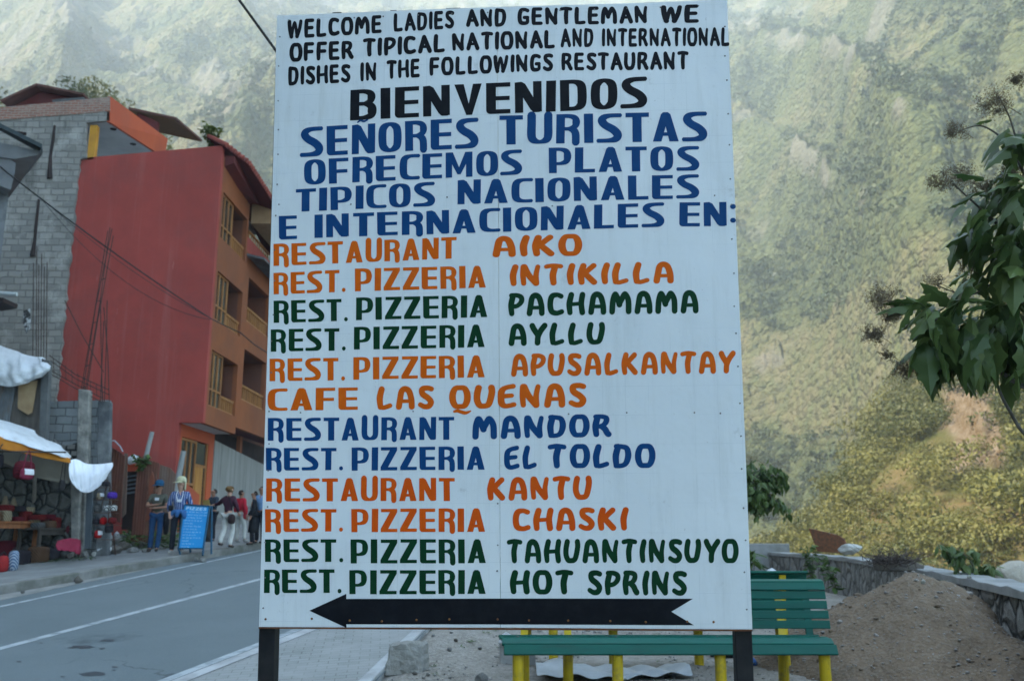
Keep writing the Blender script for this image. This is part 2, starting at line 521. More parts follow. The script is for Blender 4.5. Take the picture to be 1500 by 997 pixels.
# ---- scrub on the two hills: clumps of leaves, one mass each
def bush_template(n, leaf, seed):
    g = np.random.default_rng(seed)
    V, F, T = [], [], []
    lobes = g.normal(0, 1, (6, 3)) * np.array([.42, .42, .22]) + np.array([0, 0, .45])
    for i in range(n):
        c = lobes[g.integers(0, 6)]
        d = g.normal(0, 1, 3); d /= np.linalg.norm(d); d[2] = abs(d[2]) * .9 if g.random() < .75 else d[2]
        p = c + d * np.array([.52, .52, .38]) * g.uniform(.75, 1.05)
        nn = d + g.normal(0, .55, 3); nn /= np.linalg.norm(nn)
        a = np.cross(nn, g.normal(0, 1, 3)); a /= np.linalg.norm(a); b = np.cross(nn, a)
        s = leaf * g.uniform(.6, 1.25)
        k = len(V)
        V += [p - a * s, p + b * s * .55, p + a * s * 1.1, p - b * s * .6]
        F.append((k, k + 1, k + 2, k + 3)); T += [g.random()] * 4
    return np.array(V), np.array(F), np.array(T)

def scatter(temps, locs, rz, scl, tint, squash=None):
    Vs, Fs, Ts = [], [], []
    b = 0
    for i in range(len(locs)):
        V, F, T = temps[i % len(temps)]
        c, s = math.cos(rz[i]), math.sin(rz[i])
        v = V * scl[i]
        if squash is not None: v = v * np.array([1, 1, squash[i]])
        v = np.stack([v[:, 0] * c - v[:, 1] * s, v[:, 0] * s + v[:, 1] * c, v[:, 2]], -1) + locs[i]
        Vs.append(v); Fs.append(F + b); b += len(v)
        Ts.append(np.clip(tint[i] * .7 + T * .3, 0, 1))
    return np.concatenate(Vs), np.concatenate(Fs), np.concatenate(Ts)

_ft = [bush_template(34, .26, 200 + i) for i in range(6)]
def forest():
    g = np.random.default_rng(65); k = len(FOREST['P'])
    V, F, T = scatter(_ft, FOREST['P'] + np.array([0, 0, .6]), g.uniform(0, 6.28, k), 1.2 + 2.3 * g.random(k) ** 2.2, FOREST['T'], g.uniform(.8, 1.3, k))
    o = np_mesh('forest', V, F, foliage('forest_leaves', (.008, .025, .020), (.098, .118, .044), .25), None, dict(tint=T))
    tag(o, 'tree crowns covering the far mountainside', None, None, 'stuff')
forest()

M_SCRUB = foliage('scrub_leaves', (.026, .044, .014), (.205, .19, .055), .34)
_bt = [bush_template(420, .060, 100 + i) for i in range(7)]
def scrub(zfun, az0, az1, r0, r1, n, seed, label, mask=None):
    g = np.random.default_rng(seed)
    a = np.radians(g.uniform(az0, az1, n)); r = g.uniform(r0, r1, n)
    X, Y = r * np.sin(a), r * np.cos(a)
    z = zfun(X, Y)
    keep = (z > -6.2) & (fbm(X / 9, Y / 9, 3, seed) > .36)
    if mask is not None: keep &= (mask(X, Y) < .3) | (g.random(n) < .10)
    X, Y, z = X[keep], Y[keep], z[keep]
    k = len(X)
    sc = (.9 + 2.8 * g.random(k) ** 2.4) * (.75 + .004 * np.hypot(X, Y))
    V, F, T = scatter(_bt, np.stack([X, Y, z - .2], -1), g.uniform(0, 6.28, k), sc,
                      np.clip(fbm(X / 20, Y / 20, 3, seed + 4) * 1.5 - .42 + g.normal(0, .34, k), 0, 1), g.uniform(.7, 1.15, k))
    o = np_mesh('scrub', V, F, M_SCRUB, None, dict(tint=T))
    return tag(o, label, None, None, 'stuff')
scrub(near_hill_z, 8, 44, 74, 185, 2700, 31, 'olive green scrub covering the sunlit hill on the right', cliff_mask)
scrub(knob_z, -40, -12, 110, 172, 1100, 47, 'olive green scrub covering the knoll behind the red building')

# ---- the mountain behind the photographer that keeps the town in shade
def shade_ridge():
    sx, sy = SUN_DIR.x, SUN_DIR.y
    L = math.hypot(sx, sy); ux, uy = sx / L, sy / L
    s = np.linspace(-900, 900, 140); t = np.linspace(-1, 1, 60)
    S, T = np.meshgrid(s, t, indexing='ij')
    D = 230.0
    top = RIDGE_TOP + 26 * (fbm(S / 140, S * 0, 4, 5) - .5)
    prof = np.clip(1 - np.abs(T), 0, 1)
    off = T * 190 + 30 * (fbm(S / 70, T * 3, 3, 6) - .5)
    X = ux * (D + off) - uy * S; Y = uy * (D + off) + ux * S
    Z = -8 + (top + 8) * prof + 14 * (fbm(S / 30, T * 8, 4, 7) - .5) * prof
    n, m = X.shape
    I = np.arange(n * m).reshape(n, m)
    F = np.stack([I[:-1, :-1], I[1:, :-1], I[1:, 1:], I[:-1, 1:]], -1).reshape(-1, 4)
    rk = sstep(.55, .7, fbm(S / 40, T * 6, 4, 8)); z0 = np.zeros(n * m)
    o = np_mesh('mountain', np.stack([X, Y, Z], -1).reshape(-1, 3), F, M_FAR, None,
                dict(crown=z0, tint=fbm(S / 25, T * 9, 4, 9).ravel(), rock=rk.ravel(), dry=z0), smooth=True)
    tag(o, 'steep mountain on the near side of the valley that shades the town', None, None, 'structure')
RIDGE_TOP = (230 + 42) * math.tan(R(SUN_EL))
shade_ridge()

# ---- ground sheet
def ground_sheet():
    xs = np.unique(np.concatenate([np.linspace(-420, -40, 20), np.linspace(-40, -3, 60), np.linspace(-3, 14, 140), np.linspace(14, 40, 30), np.linspace(40, 420, 20)]))
    ys = np.unique(np.concatenate([np.linspace(-420, -10, 20), np.linspace(-10, 4, 20), np.linspace(4, 20, 140), np.linspace(20, 60, 50), np.linspace(60, 420, 24)]))
    X, Y = np.meshgrid(xs, ys, indexing='ij')
    Z = ground_z(X, Y)
    s = X - kerb_x(Y)
    near = sstep(0.25, 1.2, s) * (np.hypot(X, Y) < 60)
    Z = Z + near * (.07 * (fbm(X * 1.1, Y * 1.1, 4, 71) - .5) + .02 * (fbm(X * 7, Y * 7, 2, 72) - .5))
    far = np.hypot(X, Y)
    river = sstep(9.5, 22, X) * sstep(-200, -20, Y + 1e-6 * X)
    Z = Z * (1 - river) + (-7.0) * river
    k = sstep(45, 75, far)
    Z = Z * (1 - k) + (-8.5) * k
    n, m = X.shape
    I = np.arange(n * m).reshape(n, m)
    F = np.stack([I[:-1, :-1], I[1:, :-1], I[1:, 1:], I[:-1, 1:]], -1).reshape(-1, 4)
    o = np_mesh('ground', np.stack([X, Y, Z], -1).reshape(-1, 3), F, M_DIRT, None, None, smooth=True)
    tag(o, None, None, None, 'structure')
def dirt_material():
    t = NT('dirt')
    n1 = t.noise(1.3, 6, .65); n2 = t.noise(14, 6, .7)
    vo = t.n('ShaderNodeTexVoronoi'); vo.inputs['Scale'].default_value = 26; t.l(t.co(), vo.inputs['Vector'])
    col = t.mix(t.ramp(n1, .35, .65), (.25, .235, .205), (.165, .15, .125))
    col = t.mix(t.ramp(n2, .45, .7), col, (.33, .31, .28))
    col = t.mix(t.ramp(vo.outputs['Distance'], .06, .18), (.40, .39, .37), col)
    col = t.mix(t.ramp(t.noise(.9, 5, .7), .62, .74), col, (.09, .10, .045))
    t.bump(t.math('ADD', n2, t.math('MULTIPLY', vo.outputs['Distance'], -.8)), .8, .025)
    return t.out(col, .95, .15)
M_DIRT = dirt_material()
ground_sheet()

# ---- air
def haze():
    mb = MB().box(-1700, 1700, -1300, 1800, -30, 1250)
    o = mb.build('haze', None)
    m = bpy.data.materials.new('haze_air'); m.use_nodes = True
    t = m.node_tree
    for n in list(t.nodes):
        if n.type != 'OUTPUT_MATERIAL': t.nodes.remove(n)
    v = t.nodes.new('ShaderNodeVolumePrincipled')
    v.inputs['Color'].default_value = (.78, .90, 1.0, 1)
    v.inputs['Density'].default_value = HAZE_DENSITY
    v.inputs['Anisotropy'].default_value = .2
    out = [n for n in t.nodes if n.type == 'OUTPUT_MATERIAL'][0]
    t.links.new(v.outputs[0], out.inputs['Volume'])
    o.data.materials.append(m)
    tag(o, None, None, None, 'stuff')
HAZE_DENSITY = .00045
haze()
# ================================================================== road, kerbs, pavement
def asphalt():
    t = NT('asphalt')
    n1 = t.noise(.6, 5, .6); n2 = t.noise(60, 4, .7)
    col = t.mix(t.ramp(n1, .35, .65), (.112, .138, .143), (.090, .114, .119))
    col = t.mix(t.ramp(n2, .4, .75), col, (.135, .16, .165))
    col = t.mix(t.ramp(t.noise(.28, 6, .7), .60, .68), col, (.065, .083, .088))
    ck = t.n('ShaderNodeTexVoronoi', feature='DISTANCE_TO_EDGE'); ck.inputs['Scale'].default_value = .42
    wob = t.n('ShaderNodeVectorMath', operation='MULTIPLY_ADD'); nz = t.n('ShaderNodeTexNoise'); nz.inputs['Scale'].default_value = 1.7; nz.inputs['Detail'].default_value = 6
    t.l(t.co(), nz.inputs['Vector']); t.l(nz.outputs['Color'], wob.inputs[0]); wob.inputs[1].default_value = (.9, .9, .9); t.l(t.co(), wob.inputs[2]); t.l(wob.outputs[0], ck.inputs['Vector'])
    crack = t.math('MULTIPLY', t.ramp(ck.outputs['Distance'], .004, .012, (1, 1, 1, 1), (0, 0, 0, 1)), t.ramp(t.noise(.35, 4), .52, .60))
    col = t.mix(t.math('MULTIPLY', crack, .7), col, (.04, .05, .053))
    col = t.mix(t.math('MULTIPLY', t.ramp(t.noise(170, 2, .6), .60, .70), .5), col, (.20, .22, .22))
    t.bump(n2, .5, .008)
    return t.out(col, .82, .3)
M_ASPHALT = asphalt()
M_PAINT = basic('road_paint', (.34, .37, .38), (.14, .17, .175), 5, .44, .72, .8, .2, 60, .004)
M_CONC = basic('kerb_concrete', (.21, .205, .19), (.12, .12, .105), 2.2, .38, .62, .9, .45, 22, .012, grime=(.07, .075, .05))
M_CONC_PALE = basic('pale_concrete', (.40, .41, .41), (.27, .275, .27), 2.5, .38, .62, .9, .4, 22, .01)
M_WALK = basic('pavement_concrete', (.20, .205, .20), (.14, .145, .14), 1.6, .36, .64, .9, .3, 30, .008)

def curve_frame():
    """stations along the road's right edge line: position, direction, height"""
    p = P0[:2] - RD * 26.0; a = math.atan2(RD[0], RD[1]); out = []; s = -26.0
    z = P0[2]
    while s < 62:
        d = np.array([math.sin(a), math.cos(a)])
        out.append((p.copy(), np.array([d[1], -d[0]]), P0[2] + GRADE * s))
        p = p + d; s += 1.0
        if s > 15: a -= R(1.15)
    return out
STN = curve_frame()
def strip(o0, o1, dz, i0=0, i1=None, n=2, jit=None):
    """rows of points from lateral offset o0 to o1 along the road"""
    P = []
    for k, (p, c, z) in enumerate(STN[i0:i1]):
        row = []
        for j in range(n):
            o = (o0(k + i0) if callable(o0) else o0) + ((o1(k + i0) if callable(o1) else o1) - (o0(k + i0) if callable(o0) else o0)) * j / (n - 1)
            q = p + c * o
            row.append((q[0], q[1], z + dz))
        P.append(row)
    return P
def sheet_obj(name, P, m, label=None):
    o = MB().grid(P).build(name, m)
    return tag(o, label, None, None, 'structure')
def pav_edge(k):
    p, c, z = STN[k]
    # lateral distance from the edge line to the straight kerb of the paved shoulder
    y = p[1]; o = 0
    for _ in range(8):
        q = p + c * o
        o += (kerb_x(q[1]) - q[0]) / c[0]
    return max(.12, float(o))
sheet_obj('road', strip(-7.0, lambda k: pav_edge(k) + .02, 0, n=6), M_ASPHALT)
sheet_obj('road_marking', strip(-.07, .07, .005), M_PAINT, 'worn white edge line on the near side of the road')
sheet_obj('road_marking', strip(-3.53, -3.37, .005), M_PAINT, 'worn white centre line of the road')
sheet_obj('road_marking', strip(-6.45, -6.32, .005), M_PAINT, 'worn white edge line on the far side of the road')
def paver_mat():
    t = NT('paver')
    br = t.n('ShaderNodeTexBrick')
    br.inputs['Scale'].default_value = 1.0
    for k, v in (('Brick Width', .24), ('Row Height', .12), ('Mortar Size', .006)): br.inputs[k].default_value = v
    br.inputs['Color1'].default_value = (.25, .26, .25, 1); br.inputs['Color2'].default_value = (.20, .21, .20, 1); br.inputs['Mortar'].default_value = (.11, .115, .10, 1)
    t.l(t.mapped((1, 1, 1), (0, 0, R(-8))), br.inputs['Vector'])
    col = t.mix(t.ramp(t.noise(1.4, 6, .7), .35, .7), br.outputs['Color'], (.27, .275, .265))
    t.bump(br.outputs['Fac'], -.5, .006)
    return t.out(col, .9, .2)
sheet_obj('paved_shoulder', strip(.30, lambda k: pav_edge(k) - .16, .006, 8, 48), paver_mat(), None)
sheet_obj('shoulder_edging', strip(.10, .29, .010, 8, 48), M_CONC_PALE, None)
def kerb_strip(name, o0, o1, z0, z1, i0, i1, m, seed=0):
    """a kerb of real height with slightly uneven edges"""
    mb = MB(); A = strip(o0, o0, z0, i0, i1); B = strip(o0, o0, z1, i0, i1); Cc = strip(o1, o1, z1, i0, i1); D = strip(o1, o1, z0, i0, i1)
    g = random.Random(seed)
    P = []
    for a, b, c, d in zip(A, B, Cc, D):
        j = g.uniform(-.012, .012)
        P.append([(a[0][0], a[0][1], a[0][2]), (b[0][0], b[0][1], b[0][2] + j), (c[0][0], c[0][1], c[0][2] + j), (d[0][0], d[0][1], d[0][2])])
    mb.grid(P)
    mb.f.append(tuple(range(4))); mb.f.append(tuple(len(mb.v) - 4 + i for i in range(4)))
    return tag(mb.build(name, m, bevel=.015), None, None, None, 'structure')
kerb_strip('kerb', lambda k: pav_edge(k) - .155, lambda k: pav_edge(k), -.22, .035, 8, 48, M_CONC_PALE, 3)
def far_kerb(k):         # the pavement's kerb converges a little with the road
    s = k - 26.0
    return -7.62 + .14 * np.clip(s - 4, 0, 9)
kerb_strip('kerb', lambda k: far_kerb(k) - .2, lambda k: far_kerb(k), -.25, .17, 0, 80, M_CONC, 5)
sheet_obj('gutter', strip(-7.0, lambda k: far_kerb(k) - .01, .004, 0, 80), basic('gutter_dust', (.26, .255, .235), (.17, .17, .16), 3, .35, .65), None)
WALK = kerb_strip('pavement', lambda k: -13.5, lambda k: far_kerb(k) - .205, -.25, .165, 0, 80, M_WALK, 8)
g_ = random.Random(15)
mb = MB()
for px, py, w, h in ((122, 947, 30, 5), (158, 937, 22, 3), (135, 986, 36, 6), (104, 948, 10, 2), (150, 949, 9, 2), (168, 976, 9, 2), (167, 981, 6, 1.5), (60, 941, 6, 1.5), (200, 905, 7, 1.2), (28, 968, 8, 2), (92, 990, 7, 2), (185, 960, 4, 1)):
    n = 14; pts = []
    for k in range(n):
        a = 2 * PI * k / n; q = .75 + .5 * g_.random()
        r_ = ray(px + w / 2 * q * math.cos(a), py + h / 2 * q * math.sin(a))
        pn = np.array([-GRADE * RD[0], -GRADE * RD[1], 1.0])
        pts.append(EYE + r_ * (np.dot(P0 + np.array([0, 0, .003]) - EYE, pn) / np.dot(r_, pn)))
    mb.add(pts, [tuple(range(n))[::-1]])
tag(mb.build('oil_stains', basic('oil_stain', (.022, .03, .034), (.035, .045, .05), 12, rough=.5, bump=.05)), 'dark oil spots on the asphalt', None, None, 'stuff')
PN = np.array([-GRADE * RD[0], -GRADE * RD[1], 1.0])
def on_walk(px, py, dz=.16):
    return atP(px, py, P0 + np.array([0, 0, dz]), PN)
def on_road(px, py):
    return atP(px, py, P0, PN)
def on_dirt(px, py, z=0):
    r = ray(px, py); p = EYE.copy(); t = 2.0
    for _ in range(4000):
        q = EYE + r * t
        if q[2] <= float(ground_z(q[0], q[1])): return q
        t += .01
    return q

# ================================================================== the sign
def spline(pts, n=7, closed=False):
    """Catmull-Rom through tuples of any length"""
    P = [np.array(p, float) for p in pts]
    out = []
    m = len(P)
    rng = range(m if closed else m - 1)
    for i in rng:
        if closed: a, b, c, d = P[(i - 1) % m], P[i], P[(i + 1) % m], P[(i + 2) % m]
        else: a, b, c, d = P[max(i - 1, 0)], P[i], P[i + 1], P[min(i + 2, m - 1)]
        for k in range(n):
            t = k / n
            out.append(.5 * ((2 * b) + (c - a) * t + (2 * a - 5 * b + 4 * c - d) * t * t + (3 * b - a - 3 * c + d) * t ** 3))
    if not closed: out.append(P[-1])
    return out

def pen(pts, cap='flat', smooth=True, closed=False, n=7):
    """outline polygons of a brush stroke: points (x, y, width)"""
    S = spline(pts, n, closed) if (smooth and len(pts) > 2) else [np.array(p, float) for p in pts]
    S = [np.array(p) for p in S]
    m = len(S)
    L, Rr = [], []
    for i in range(m):
        a = S[(i - 1) % m] if closed else S[max(i - 1, 0)]
        b = S[(i + 1) % m] if closed else S[min(i + 1, m - 1)]
        d = (b - a)[:2]; d = d / (np.linalg.norm(d) + 1e-9)
        nrm = np.array([-d[1], d[0]]) * S[i][2] / 2
        L.append(S[i][:2] + nrm); Rr.append(S[i][:2] - nrm)
    polys = []
    for i in range(m if closed else m - 1):
        j = (i + 1) % m
        polys.append([L[i], Rr[i], Rr[j]]); polys.append([L[i], Rr[j], L[j]])
        if i and not closed or closed:
            polys.append(disc(S[i][0], S[i][1], S[i][2] / 2 * .995, 10))
    if cap == 'round' and not closed:
        for e in (0, m - 1):
            polys.append(disc(S[e][0], S[e][1], S[e][2] / 2, 14))
    return polys
def disc(x, y, r, n=16):
    return [np.array([x + r * math.cos(2 * PI * k / n), y + r * math.sin(2 * PI * k / n)]) for k in range(n)]
def rect(x0, y0, x1, y1):
    return [[np.array(p) for p in ((x0, y0), (x1, y0), (x1, y1), (x0, y1))]]
def poly(*pts):
    return [[np.array(p, float) for p in pts]]
def rbox(x0, y0, x1, y1, r, corner):
    """a bar with one rounded corner: 'bl', 'br', 'tl' or 'tr'"""
    P = []
    for nm, cx, cy, sx, sy in (('bl', x0, y0, 1, 1), ('br', x1, y0, -1, 1), ('tr', x1, y1, -1, -1), ('tl', x0, y1, 1, -1)):
        if nm in corner:
            ang = {'bl': (180, 270), 'br': (270, 360), 'tr': (0, 90), 'tl': (90, 180)}[nm]
            for k in range(7):
                a = R(ang[0] + (ang[1] - ang[0]) * k / 6)
                P.append(np.array([cx + sx * r + r * math.cos(a), cy + sy * r + r * math.sin(a)]))
        else: P.append(np.array([cx, cy]))
    return [P]

# ---- block letters: heavy uprights, thin bars, squared ends.   h = 1
W, T_ = .30, .15
def block(ch):
    if ch == 'I': return rect(0, 0, W, 1), W
    if ch == 'E': return rbox(0, 0, W, 1, .13, ('bl',)) + rect(.12, 0, .74, .14) + rect(W - .02, .43, .72, .565) + rect(.1, .86, .74, 1), .75
    if ch == 'F': return rect(0, 0, W, 1) + rect(.1, .41, .70, .55) + rect(.1, .86, .74, 1), .74
    if ch == 'L': return rect(0, 0, W, 1) + rect(.1, 0, .72, .14), .72
    if ch == 'T': return rect(.22, 0, .22 + W, .95) + rect(0, .85, .76, 1), .76
    if ch == 'N': return rect(0, 0, .25, .98) + poly((0, .98), (.20, 1), (.32, .93), (.80, .05), (.62, 0), (.48, .08), (.10, .75)) + rect(.56, .02, .82, 1) + rbox(.5, 0, .82, .3, .1, ('bl', 'br')), .82
    if ch == 'Ñ':
        p, w = block('N')
        return p + pen([(.20, 1.07, .05), (.30, 1.13, .07), (.42, 1.09, .07), (.55, 1.14, .05)], 'round'), w
    if ch == 'A': return poly((0, 0), (.28, 0), (.54, .93), (.50, 1), (.34, 1), (.27, .93)) + poly((.54, 0), (.84, 0), (.58, .93), (.50, 1), (.34, 1), (.33, .9)) + rect(.2, .19, .66, .31), .84
    if ch == 'R': return rect(0, 0, .28, 1) + pen([(.14, .93, .14), (.42, .93, .14), (.60, .86, .20), (.645, .72, .25), (.60, .575, .20), (.42, .50, .13), (.2, .50, .12)]) + pen([(.40, .50, .13), (.55, .45, .22), (.63, .32, .25), (.64, 0, .25)]), .765
    if ch == 'P': return rect(0, 0, .28, 1) + pen([(.14, .93, .14), (.42, .93, .14), (.62, .85, .22), (.67, .66, .27), (.62, .46, .22), (.42, .375, .13), (.2, .375, .12)]), .80
    if ch == 'B': return rect(0, 0, .28, 1) + pen([(.14, .93, .14), (.42, .93, .14), (.60, .87, .2), (.65, .75, .25), (.60, .60, .2), (.42, .53, .12), (.2, .53, .12)]) + pen([(.2, .53, .12), (.42, .53, .12), (.64, .44, .24), (.675, .28, .28), (.64, .14, .22), (.42, .07, .14), (.14, .07, .14)]), .81
    if ch == 'D': return rect(0, 0, .28, 1) + pen([(.14, .93, .14), (.44, .93, .14), (.62, .84, .25), (.67, .68, .28), (.67, .32, .28), (.62, .16, .25), (.44, .07, .14), (.14, .07, .14)]), .81
    if ch == 'O': return pen([(.14, .32, .28), (.14, .68, .28), (.20, .84, .25), (.40, .935, .13), (.60, .84, .25), (.66, .68, .28), (.66, .32, .28), (.60, .16, .25), (.40, .065, .13), (.20, .16, .25)], closed=True, n=5), .80
    if ch == 'C': return pen([(.72, .93, .14), (.40, .93, .14), (.20, .85, .24), (.14, .68, .28), (.14, .32, .28), (.20, .15, .24), (.40, .07, .14), (.72, .07, .14)]), .72
    if ch == 'U': return pen([(.14, 1, .28), (.14, .70, .28), (.14, .30, .28), (.20, .14, .25), (.41, .065, .13), (.62, .14, .24), (.68, .30, .27), (.68, .70, .27), (.68, 1, .27)]), .82
    if ch == 'S': return pen([(.76, .93, .14), (.40, .925, .15), (.20, .86, .22), (.145, .75, .27), (.26, .60, .26), (.52, .44, .27), (.655, .27, .28), (.60, .13, .24), (.38, .075, .15), (.0, .07, .14)]), .79
    if ch == 'V': return poly((0, 1), (.29, 1), (.50, .1), (.50, 0), (.36, 0)) + poly((.57, 1), (.84, 1), (.54, 0), (.36, 0), (.42, .28)), .84
    if ch == 'M': return rect(0, 0, .24, 1) + poly((0, 1), (.27, 1), (.52, .35), (.52, .12), (.44, .12)) + poly((.73, 1), (1, 1), (.56, .12), (.48, .12), (.48, .35)) + rect(.76, 0, 1, 1), 1.0
    if ch == 'Z': return rect(.02, .86, .78, 1) + poly((.46, .9), (.78, .9), (.78, .86), (.34, .12), (0, .12), (0, .14)) + rect(0, 0, .78, .14), .78
    if ch == '.': return [disc(.10, .08, .095)], .2
    if ch == ':': return [disc(.10, .25, .105), disc(.10, .82, .105)], .2

# ---- brush letters: round ends, bowed stems.  b = boldness, k = how much the stems bow
def brush(ch, b=.27, k=1.0):
    s = b * .78
    P = lambda *pts, **kw: pen(list(pts), 'round', **kw)
    e = b / 2; t = 1 - b / 2
    bow = .05 * k
    stem = lambda x: P((x + bow, t, b), (x - bow * .7, .5, b * 1.04), (x - bow * .2, e, b * .92))
    if ch == 'I': return stem(e + bow), b + bow
    if ch == 'L': return stem(e + bow) + P((e + bow, e, s), (.30, s / 2, s), (.56, s / 2 + .08 * k, s)), .68
    if ch == 'E': return P((.58, t + .04 * k, s), (.30, t - .02, s), (e + .03, .72, b), (e, .45, b), (e + .03, .2, b), (.30, s / 2, s), (.60, s / 2 + .06 * k, s)) + P((e, .50, s), (.52, .50 + .03 * k, s * .9)) if k > .5 else stem(e) + P((e, t + .03, s), (.54, t + .03, s)) + P((e, .52, s), (.5, .52, s)) + P((e, s / 2, s), (.56, s / 2, s)), .68
    if ch == 'F': return stem(e) + P((e, t + .03, s), (.54, t + .03, s)) + P((e, .50, s), (.5, .50, s)), .66
    if ch == 'T': return P((.38 + bow, t, b), (.36 - bow * .3, .5, b * 1.05), (.37, e, b * .95)) + P((s / 2, t - .02 * k + .02, s), (.36, t + .04, s), (.74 - s / 2, t + .0, s)), .74
    if ch == 'H': return stem(e + bow * .5) + P((.66 + bow * .5, t, b), (.655 - bow * .5, .5, b), (.68 - bow * .1, e, b)) + P((e, .47, s * .85), (.62, .50, s * .85)), .80
    if ch == 'K': return stem(e + bow) + P((.62, t, b * .92), (.42, .68, b * .9), (.22, .44, b * .85)) + P((.28, .54, b * .9), (.46, .33, b), (.64, e, b)), .78
    if ch == 'N': return P((e + bow * .4, t, b), (e - bow * .3 + .01, .5, b * .9), (e + .02, e, b * .8)) + P((e + bow, t, b), (.34, .5, b), (.62, e, b)) + P((.66 + bow * .6, t, b * .75), (.62, .5, b * .85), (.62, e, b)), .80
    if ch == 'M': return P((e, e, b), (e + .03, .6, b), (.24, t, b * .9), (.34, .72, b), (.44, .42, b)) + P((.44, .42, b * .8), (.58, .74, b), (.68, t, b * .9), (.82, .6, b), (.84, e, b)), .98
    if ch == 'W': return P((e, t, b), (.16, .5, b), (.26, e, b)) + P((.26, e, b * .8), (.46, .82, b * .75), (.62, e, b * .8)) + P((.62, e, b), (.78, .5, b * .9), (.86, t, b * .85)), .98
    if ch == 'A': return (P((e, e, b), (e + .05, .45, b), (.24, .78, b), (.38, t, b), (.54, .78, b), (.64, .45, b), (.66, e, b)) if k > .5 else P((e, e, b), (.36, t, b), smooth=False) + P((.36, t, b), (.68, e, b), smooth=False)) + P((.14, .36, s * .8), (.60, .36, s * .8)), .78
    if ch == 'U': return P((e + bow, t, b), (e, .62, b), (e, .36, b), (.22, .15, b * .95), (.38, e * .9, b * .85), (.54, .17, b * .95), (.62, .40, b), (.62 + bow, .70, b), (.60 + bow, t, b)), .78
    if ch == 'O': return pen([(e, .36, b), (e, .64, b), (.22, .86, b * .9), (.39, 1 - e * .85, b * .82), (.56, .86, b * .9), (.78 - e, .64, b), (.78 - e, .36, b), (.56, .14, b * .9), (.39, e * .85, b * .82), (.22, .14, b * .9)], closed=True, n=5), .78
    if ch == 'Q':
        p, w = brush('O', b, k)
        return p + P((.18, -.10, .10), (.30, -.07, .14), (.44, -.12, .15), (.60, -.16, .14), (.78, -.09, .06)), w
    if ch == 'C': return P((.60, t - .05, b * .85), (.42, 1 - e * .9, b * .8), (.20, .82, b), (e, .52, b), (.18, .2, b), (.40, e * .9, b * .85), (.62, .17, b * .85)), .72
    if ch == 'G': return P((.60, t - .05, b * .85), (.42, 1 - e * .9, b * .8), (.20, .82, b), (e, .50, b), (.18, .18, b), (.40, e * .9, b * .85), (.58, .18, b * .85), (.58, .42, b * .8)) + P((.40, .44, s), (.60, .44, s)), .72
    if ch == 'S': return P((.56, t - .03, b * .85), (.40, 1 - e * .9, b * .85), (.18, .84, b * .95), (.20, .64, b), (.42, .47, b), (.54, .30, b), (.46, .14, b * .95), (.28, e * .9, b * .85), (e * .8, .20, b * .8)), .66
    if ch == 'P': return stem(e + bow * .6) + P((e, t + .02, s), (.38, t + .02, s), (.56, .80, b * .9), (.56, .62, b * .9), (.40, .46, s), (.22, .42, s)), .68
    if ch == 'R': return stem(e + bow * .6) + P((e, t + .02, s), (.38, t + .02, s), (.54, .82, b * .9), (.52, .64, b * .9), (.38, .50, s), (.22, .47, s)) + P((.34, .48, b * .9), (.48, .36, b), (.56, .2, b), (.62, e, b)), .74
    if ch == 'D': return stem(e + bow * .5) + P((e, t + .02, s), (.36, t, s), (.54, .80, b * .9), (.60, .52, b), (.52, .22, b * .9), (.36, s / 2 + .01, s), (e, s / 2, s)), .74
    if ch == 'Y': return P((e, t, b), (.20, .72, b), (.36, .48, b)) + P((.66, t, b), (.50, .66, b), (.38, .40, b), (.36, e, b)), .74
    if ch == 'B': return brush('P', b, k)
    return block(ch)

def fill_polys(polys, extra=()):
    """union of overlapping polygons as one flat triangle mesh"""
    vs_, fs_ = [], []
    for p in polys:
        a = sum(p[i][0] * p[(i + 1) % len(p)][1] - p[(i + 1) % len(p)][0] * p[i][1] for i in range(len(p)))
        if abs(a) < 1e-7: continue
        q = p if a > 0 else p[::-1]
        b = len(vs_); vs_ += [Vector((float(c[0]), float(c[1]))) for c in q]; fs_.append(list(range(b, b + len(q))))
    ne = list(vs_) + [Vector(p) for p in extra]
    V, E, F, ov, oe, of = delaunay_2d_cdt(ne, [(f[i], f[(i + 1) % len(f)]) for f in fs_ for i in range(len(f))], [], 0, 1e-5, False)
    VV = np.array([(v.x, v.y) for v in V]); FF = np.array([list(f) for f in F])
    cen = VV[FF].mean(axis=1)
    ins = np.zeros(len(FF), bool)
    for f in fs_:
        c = np.zeros(len(FF), bool)
        for i in range(len(f)):
            a, b = vs_[f[i]], vs_[f[(i + 1) % len(f)]]
            if abs(a.y - b.y) < 1e-12: continue
            c ^= ((a.y > cen[:, 1]) != (b.y > cen[:, 1])) & (cen[:, 0] < (b.x - a.x) * (cen[:, 1] - a.y) / (b.y - a.y) + a.x)
        ins |= c
    return [tuple(v) for v in VV], [tuple(int(i) for i in f) for f in FF[ins]]

_GL = {}
def glyph(ch, style):
    key = (ch, style)
    if key not in _GL:
        if style == 'block': p, w = block(ch)
        elif style == 'thin': p, w = brush(ch, .25, .25)
        elif style == 'brushI': p, w = brush(ch, .235, 1.3)
        else: p, w = brush(ch, .25, 1.0)
        _GL[key] = (fill_polys(p), w)
    return _GL[key]

